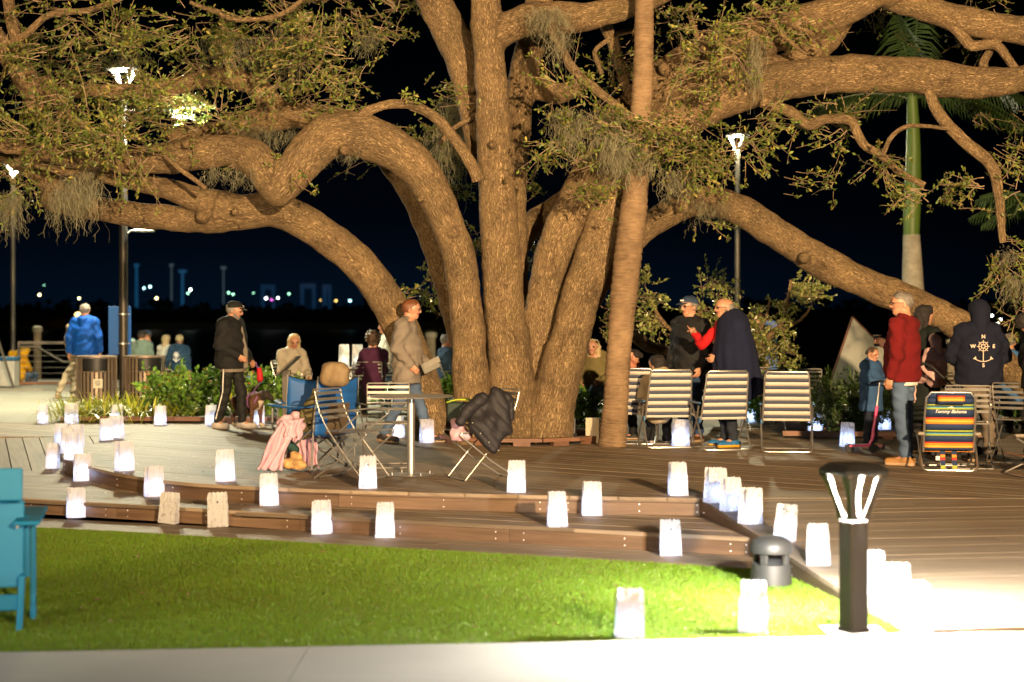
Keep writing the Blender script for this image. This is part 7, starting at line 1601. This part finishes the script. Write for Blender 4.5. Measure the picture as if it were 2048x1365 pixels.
# ================================================================== PALMS
def frond(b, base, dirv, L, droop, n=34, ll=.55, seed=0, wd=.03):
    g = random.Random(seed); d = Vector(dirv).normalized(); pts = []
    for i in range(n + 1):
        t = i / n; pts.append(Vector(base) + d * L * t + Vector((0, 0, -droop * L * t * t)))
    b.tube(pts[::2], [max(.004, .022 * (1 - i / (n / 2 + 1))) for i in range(len(pts[::2]))], 5, caps=False)
    for i in range(3, n):
        t = i / n; tan = (pts[i + 1] - pts[i - 1]).normalized(); side = tan.cross(Vector((0, 0, 1))).normalized()
        l = ll * math.sin(.25 + t * 2.7) * g.uniform(.85, 1.1)
        for s in (-1, 1):
            e = (side * s * .75 + tan * .45 + Vector((0, 0, -.55 - .3 * g.random()))).normalized(); p0 = pts[i]; p1 = p0 + e * l * .55 + Vector((0, 0, .03)); p2 = p0 + e * l + Vector((0, 0, -.25 * l))
            w_ = tan * wd; b.add([p0 - w_ * .5, p0 + w_ * .5, p1 + w_ * .6, p2, p1 - w_ * .6], [(0, 1, 2, 3, 4)])
M_FROND = mat('palm_frond', (.045, .085, .022), .45, var=.3, scale=3, trans=.2)
def ring_trunk_mat(name, c1, c2, sc):
    m = bpy.data.materials.new(name); m.use_nodes = True; t = m.node_tree; b = t.nodes['Principled BSDF']; tcn = t.nodes.new('ShaderNodeTexCoord')
    n = t.nodes.new('ShaderNodeTexNoise'); mp = t.nodes.new('ShaderNodeMapping'); mp.inputs['Scale'].default_value = (8.0, 8.0, sc * 1.8); n.inputs['Scale'].default_value = 1.0; n.inputs['Detail'].default_value = 9; n.inputs['Roughness'].default_value = .7
    t.links.new(tcn.outputs['Object'], mp.inputs[0]); t.links.new(mp.outputs[0], n.inputs['Vector'])
    n2 = t.nodes.new('ShaderNodeTexNoise'); n2.inputs['Scale'].default_value = 4.5; n2.inputs['Detail'].default_value = 6; t.links.new(tcn.outputs['Object'], n2.inputs['Vector'])
    mx = t.nodes.new('ShaderNodeMath'); mx.operation = 'MULTIPLY_ADD'; mx.inputs[1].default_value = .5; t.links.new(n2.outputs['Fac'], mx.inputs[0])
    hf = t.nodes.new('ShaderNodeMath'); hf.operation = 'MULTIPLY'; hf.inputs[1].default_value = .5; t.links.new(n.outputs['Fac'], hf.inputs[0]); t.links.new(hf.outputs[0], mx.inputs[2])
    r = t.nodes.new('ShaderNodeValToRGB'); r.color_ramp.elements[0].position = .36; r.color_ramp.elements[1].position = .62; r.color_ramp.elements[0].color = (*c1, 1); r.color_ramp.elements[1].color = (*c2, 1)
    t.links.new(mx.outputs[0], r.inputs[0]); t.links.new(r.outputs[0], b.inputs['Base Color']); b.inputs['Roughness'].default_value = .85
    bp = t.nodes.new('ShaderNodeBump'); bp.inputs['Distance'].default_value = .02; bp.inputs['Strength'].default_value = .8; t.links.new(n.outputs['Fac'], bp.inputs['Height']); t.links.new(bp.outputs[0], b.inputs['Normal']); return m
M_PALM = ring_trunk_mat('palm_bark', (.12, .072, .036), (.33, .215, .115), 30)
pm = thing('palm_tree', 'slender leaning palm trunk in front of the oak', 'tree', G(1227, 893)); o0 = Vector(pm.location); Yq = o0.y; b = MB()
pp = [(1224,895,29),(1228,850,26.5),(1232,800,25),(1238,700,24.5),(1247,600,27),(1257,500,28),(1267,420,27),(1275,330,24.5),(1281,240,22),(1286,150,20.5),(1288,60,19.5),(1289,-30,19),(1288,-160,18),(1287,-300,17.5),(1285,-420,17)]
pr_ = catmull([(P(x, y, Yq) - o0, W(r_, Yq)) for x, y, r_ in pp], 26); b.tube([p for p, _ in pr_], [r_ * (1 + .020 * ((i % 4) / 3.0) - .03 * (i % 4 == 0) + .016 * math.sin(i * .37) + .008 * math.sin(i * 5.1)) for i, (_, r_) in enumerate(pr_)], 22); b.build('trunk', M_PALM, pm)
tp = pr_[-1][0]; b = MB()
for i in range(13): a = i * 2.4; frond(b, tp + Vector((0, 0, .05)), (math.cos(a), math.sin(a), .75 - .07 * i), 2.6, .45, 26, .5, i)
b.build('crown', M_FROND, pm, smooth=False)['kind'] = 'stuff'
rp = thing('royal_palm', 'tall royal palm with grey trunk and bright green crownshaft at right', 'tree', at(1826, 31.0)); o0 = Vector(rp.location); Yq = 31.0; b = MB(); T_ = lambda px, py: P(px, py, Yq) - o0
b.tube([(0, 0, 0), tuple(T_(1826, 700)), tuple(T_(1826, 600)), tuple(T_(1825, 540)), tuple(T_(1824, 500)), tuple(T_(1823, 470))], [W(23, Yq), W(24, Yq), W(23, Yq), W(20, Yq), W(18, Yq), W(16.5, Yq)], 20); b.build('trunk', ring_trunk_mat('royal_palm_bark', (.24, .22, .17), (.42, .39, .31), 9), rp)
b = MB(); cs = [(T_(1823, 472), W(15.5, Yq)), (T_(1824, 420), W(17, Yq)), (T_(1826, 360), W(16, Yq)), (T_(1827, 300), W(14, Yq)), (T_(1826, 240), W(12, Yq)), (T_(1824, 180), W(9, Yq))]; b.tube([p for p, _ in cs], [r_ for _, r_ in cs], 18); b.build('crownshaft', mat('green_crownshaft', (.085, .15, .022), .5, var=.12, scale=5, stretch=(6, 6, .6)), rp)
b = MB(); tp = T_(1825, 200)
for i, (ax, ay, az, L, dr) in enumerate(((1, -.2, .55, 2.6, .55), (.9, .3, .9, 2.6, .5), (-.9, -.2, .8, 2.4, .45), (-.7, .4, 1.0, 2.4, .4), (.2, -.9, .8, 2.2, .5), (.3, .9, .9, 2.2, .4), (.8, -.6, .3, 2.3, .6), (-.3, -.6, 1.2, 2.4, .3), (.1, .1, 1.5, 2.2, .1), (-1, .1, .35, 2.3, .5))): frond(b, tp, (ax, ay, az), L, dr, 40, .62, i + 50, .022)
b.build('crown', M_FROND, rp, smooth=False)['kind'] = 'stuff'
fp = thing('fan_palm', 'small palm with spiky green fronds at the right edge', 'tree', at(2075, 27.0)); o0 = Vector(fp.location); tpz = zl(400, 27.0); b = MB(); b.tube([(0, 0, 0), (.03, 0, tpz * .5), (0, 0, tpz)], [.13, .10, .09], 12); b.build('trunk', M_PALM, fp); b = MB()
for i in range(14): a = i * 2.39; frond(b, (0, 0, tpz), (math.cos(a), math.sin(a), .55 - .05 * i), 1.1, .35, 20, .35, i + 80, .02)
b.build('crown', M_FROND, fp, smooth=False)['kind'] = 'stuff'

# ================================================================== ACROSS THE WATER
M_FAR = mat('far_foliage', (.010, .014, .009), .95, var=.3, scale=.2); M_BANK = mat('far_bank', (.05, .045, .02), .95)
b = MB(); b.add([(-900, 415, -1.62), (900, 415, -1.62), (900, 440, 0.2), (-900, 440, 0.2), (900, 900, 1.0), (-900, 900, 1.0)], [(0, 1, 2, 3), (3, 2, 4, 5)]); tag(b.build('far_shore', M_BANK, smooth=False), kind='structure')
b = MB(); g = random.Random(5)
for i in range(1500):
    x = g.uniform(-190, 190); Y = g.uniform(436, 470); px = x / Y * F + 1024
    hN = 6.0 + 2.4 * mnoise.noise(Vector((x * .05, 1.7, 0))) + 1.8 * mnoise.noise(Vector((x * .16, 5.0, 0)))
    if 250 < px < 720: hN -= 1.2
    z = g.uniform(.2, 1.0) * hN; rr = g.uniform(.7, 1.7)
    M_ = Matrix.Rotation(g.uniform(0, 3), 3, 'Z'); vs_ = [M_ @ Vector((rr * sx * g.uniform(.5, 1.2), rr * sy * g.uniform(.5, 1.2), rr * sz * g.uniform(.5, 1.0))) + Vector((x, Y, z)) for sx, sy, sz in ((1, 0, 0), (-1, 0, 0), (0, 1, 0), (0, -1, 0), (0, 0, 1), (0, 0, -1))]
    b.add(vs_, [(0, 2, 4), (2, 1, 4), (1, 3, 4), (3, 0, 4), (2, 0, 5), (1, 2, 5), (3, 1, 5), (0, 3, 5)])
b.box((0, 460, 1.9), (420, 14, 3.6))
tag(b.build('far_woods', M_FAR, smooth=False), 'dark line of woods on the far shore', 'woods', kind='stuff')
def glow(name, col, e): return mat(name, (.8, .8, .8), .5, emit=col, estr=e, var=0)
GL = dict(warm=glow('far_warm_lamp', (1, .72, .32), 26), cyan=glow('far_cyan_lamp', (.45, .9, 1.0), 14), white=glow('far_white_lamp', (.95, 1, .95), 24), green=glow('far_green_lamp', (.40, 1.0, .60), 8), magenta=glow('far_magenta_lamp', (1, .15, .8), 6), amber=glow('far_amber_lamp', (1, .6, .15), 5))
def far_lamp(px, py, col, label, r_=.32, Y=433.0):
    r_ *= .62
    p = P(px, py, Y); c = thing('far_lamp', label, 'lamp', (p.x, Y, -.05), 0, 'lamps on the far shore'); h = p.z + .05
    b = MB(); b.lathe([(.06, 0), (.05, max(.3, h - r_))], 6); b.build('pole', M_BLACKCAP, c)
    b = MB(); b.lathe([(.001, -r_), (r_ * .7, -r_ * .7), (r_, 0), (r_ * .7, r_ * .7), (.001, r_)], 10, (0, 0, h), caps=False); b.build('globe', GL[col], c)
for a in ((158,597,'warm','warm lamp on the far shore above the blue jacket man',.30), (79,590,'warm','warm lamp on the far shore left of the blue jacket man',.34), (88,571,'green','tiny greenish lamp high on the far shore at left',.18), (313,597,'warm','warm lamp on the far shore right of the main lamp post',.36), (288,577,'cyan','bluish far lamp, left one of a close pair',.30), (300,574,'cyan','bluish far lamp, right one of a close pair',.36), (381,580,'white','white far lamp at the foot of the blue mast',.36), (376,587,'green','greenish far lamp just below the white one by the mast',.36), (457,586,'green','greenish far lamp, left one above the black cap',.34), (466,589,'green','greenish far lamp, right one above the black cap',.34), (507,587,'green','faint greenish far lamp right of the black cap',.20), (532,597,'white','white far lamp under the first blue frame',.34), (543,600,'magenta','magenta far lamp under the first blue frame',.30), (556,596,'white','white far lamp right of the magenta one',.26), (578,588,'green','greenish far lamp between two blue frames',.34), (672,602,'amber','amber far lamp near the leaning trunk',.45), (700,602,'cyan','pale blue far lamp against the leaning trunk',.36), (641,601,'amber','dim amber far lamp left of the leaning trunk',.24), (862,603,'warm','bright warm far lamp left of the arching trunk',.30), (1984,632,'white','white far lamp beside the raised hood',.30), (2001,640,'white','upper white far lamp right of the raised hood',.30), (1996,648,'white','lower white far lamp right of the raised hood',.26)): far_lamp(*a)
M_BLUEM = glow('mast_painted_blue_light', (.02, .20, .45), .22); M_BLUEM2 = glow('frame_painted_blue_light', (.015, .12, .32), .12); M_GREYM = mat('grey_mast_painted_light', (.3, .32, .33), .6, emit=(.10, .16, .18), estr=.35)  # floodlight falling on masts and frames is put into their material as glow
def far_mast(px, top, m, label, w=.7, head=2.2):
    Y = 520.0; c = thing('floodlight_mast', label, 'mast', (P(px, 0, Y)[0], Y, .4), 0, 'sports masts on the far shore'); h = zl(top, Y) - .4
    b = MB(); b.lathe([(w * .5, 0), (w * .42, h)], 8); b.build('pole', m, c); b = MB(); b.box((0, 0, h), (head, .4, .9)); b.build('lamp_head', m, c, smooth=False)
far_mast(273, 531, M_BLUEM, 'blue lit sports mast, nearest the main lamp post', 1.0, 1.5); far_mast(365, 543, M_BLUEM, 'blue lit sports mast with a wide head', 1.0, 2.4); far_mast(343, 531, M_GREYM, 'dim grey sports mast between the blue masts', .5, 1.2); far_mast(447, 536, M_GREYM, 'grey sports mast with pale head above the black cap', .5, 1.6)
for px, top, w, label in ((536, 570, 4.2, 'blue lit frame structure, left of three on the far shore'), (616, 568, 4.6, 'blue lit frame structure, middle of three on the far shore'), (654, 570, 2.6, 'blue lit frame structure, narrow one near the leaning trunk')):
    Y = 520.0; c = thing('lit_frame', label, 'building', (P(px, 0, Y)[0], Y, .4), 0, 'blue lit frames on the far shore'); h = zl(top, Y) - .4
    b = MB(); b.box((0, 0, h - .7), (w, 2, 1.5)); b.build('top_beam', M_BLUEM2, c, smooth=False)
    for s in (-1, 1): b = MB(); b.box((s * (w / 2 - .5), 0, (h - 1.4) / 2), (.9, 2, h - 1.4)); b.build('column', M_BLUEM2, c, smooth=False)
# reeds on the far bank, lit by the warm lamps
b = MB(); g = random.Random(9)
for i in range(900):
    x = P(g.uniform(60, 152), 0, 428)[0]; z = g.uniform(.6, 1.6); y = 428 + g.uniform(-3, 3); b.add([(x - .12, y, -1.0), (x + .12, y, -1.0), (x + g.uniform(-.3, .3), y, z)], [(0, 1, 2)])
tag(b.build('far_reeds', mat('dry_reeds', (.30, .19, .05), .9), smooth=False), 'dry reeds on the far bank', 'reeds', kind='stuff')
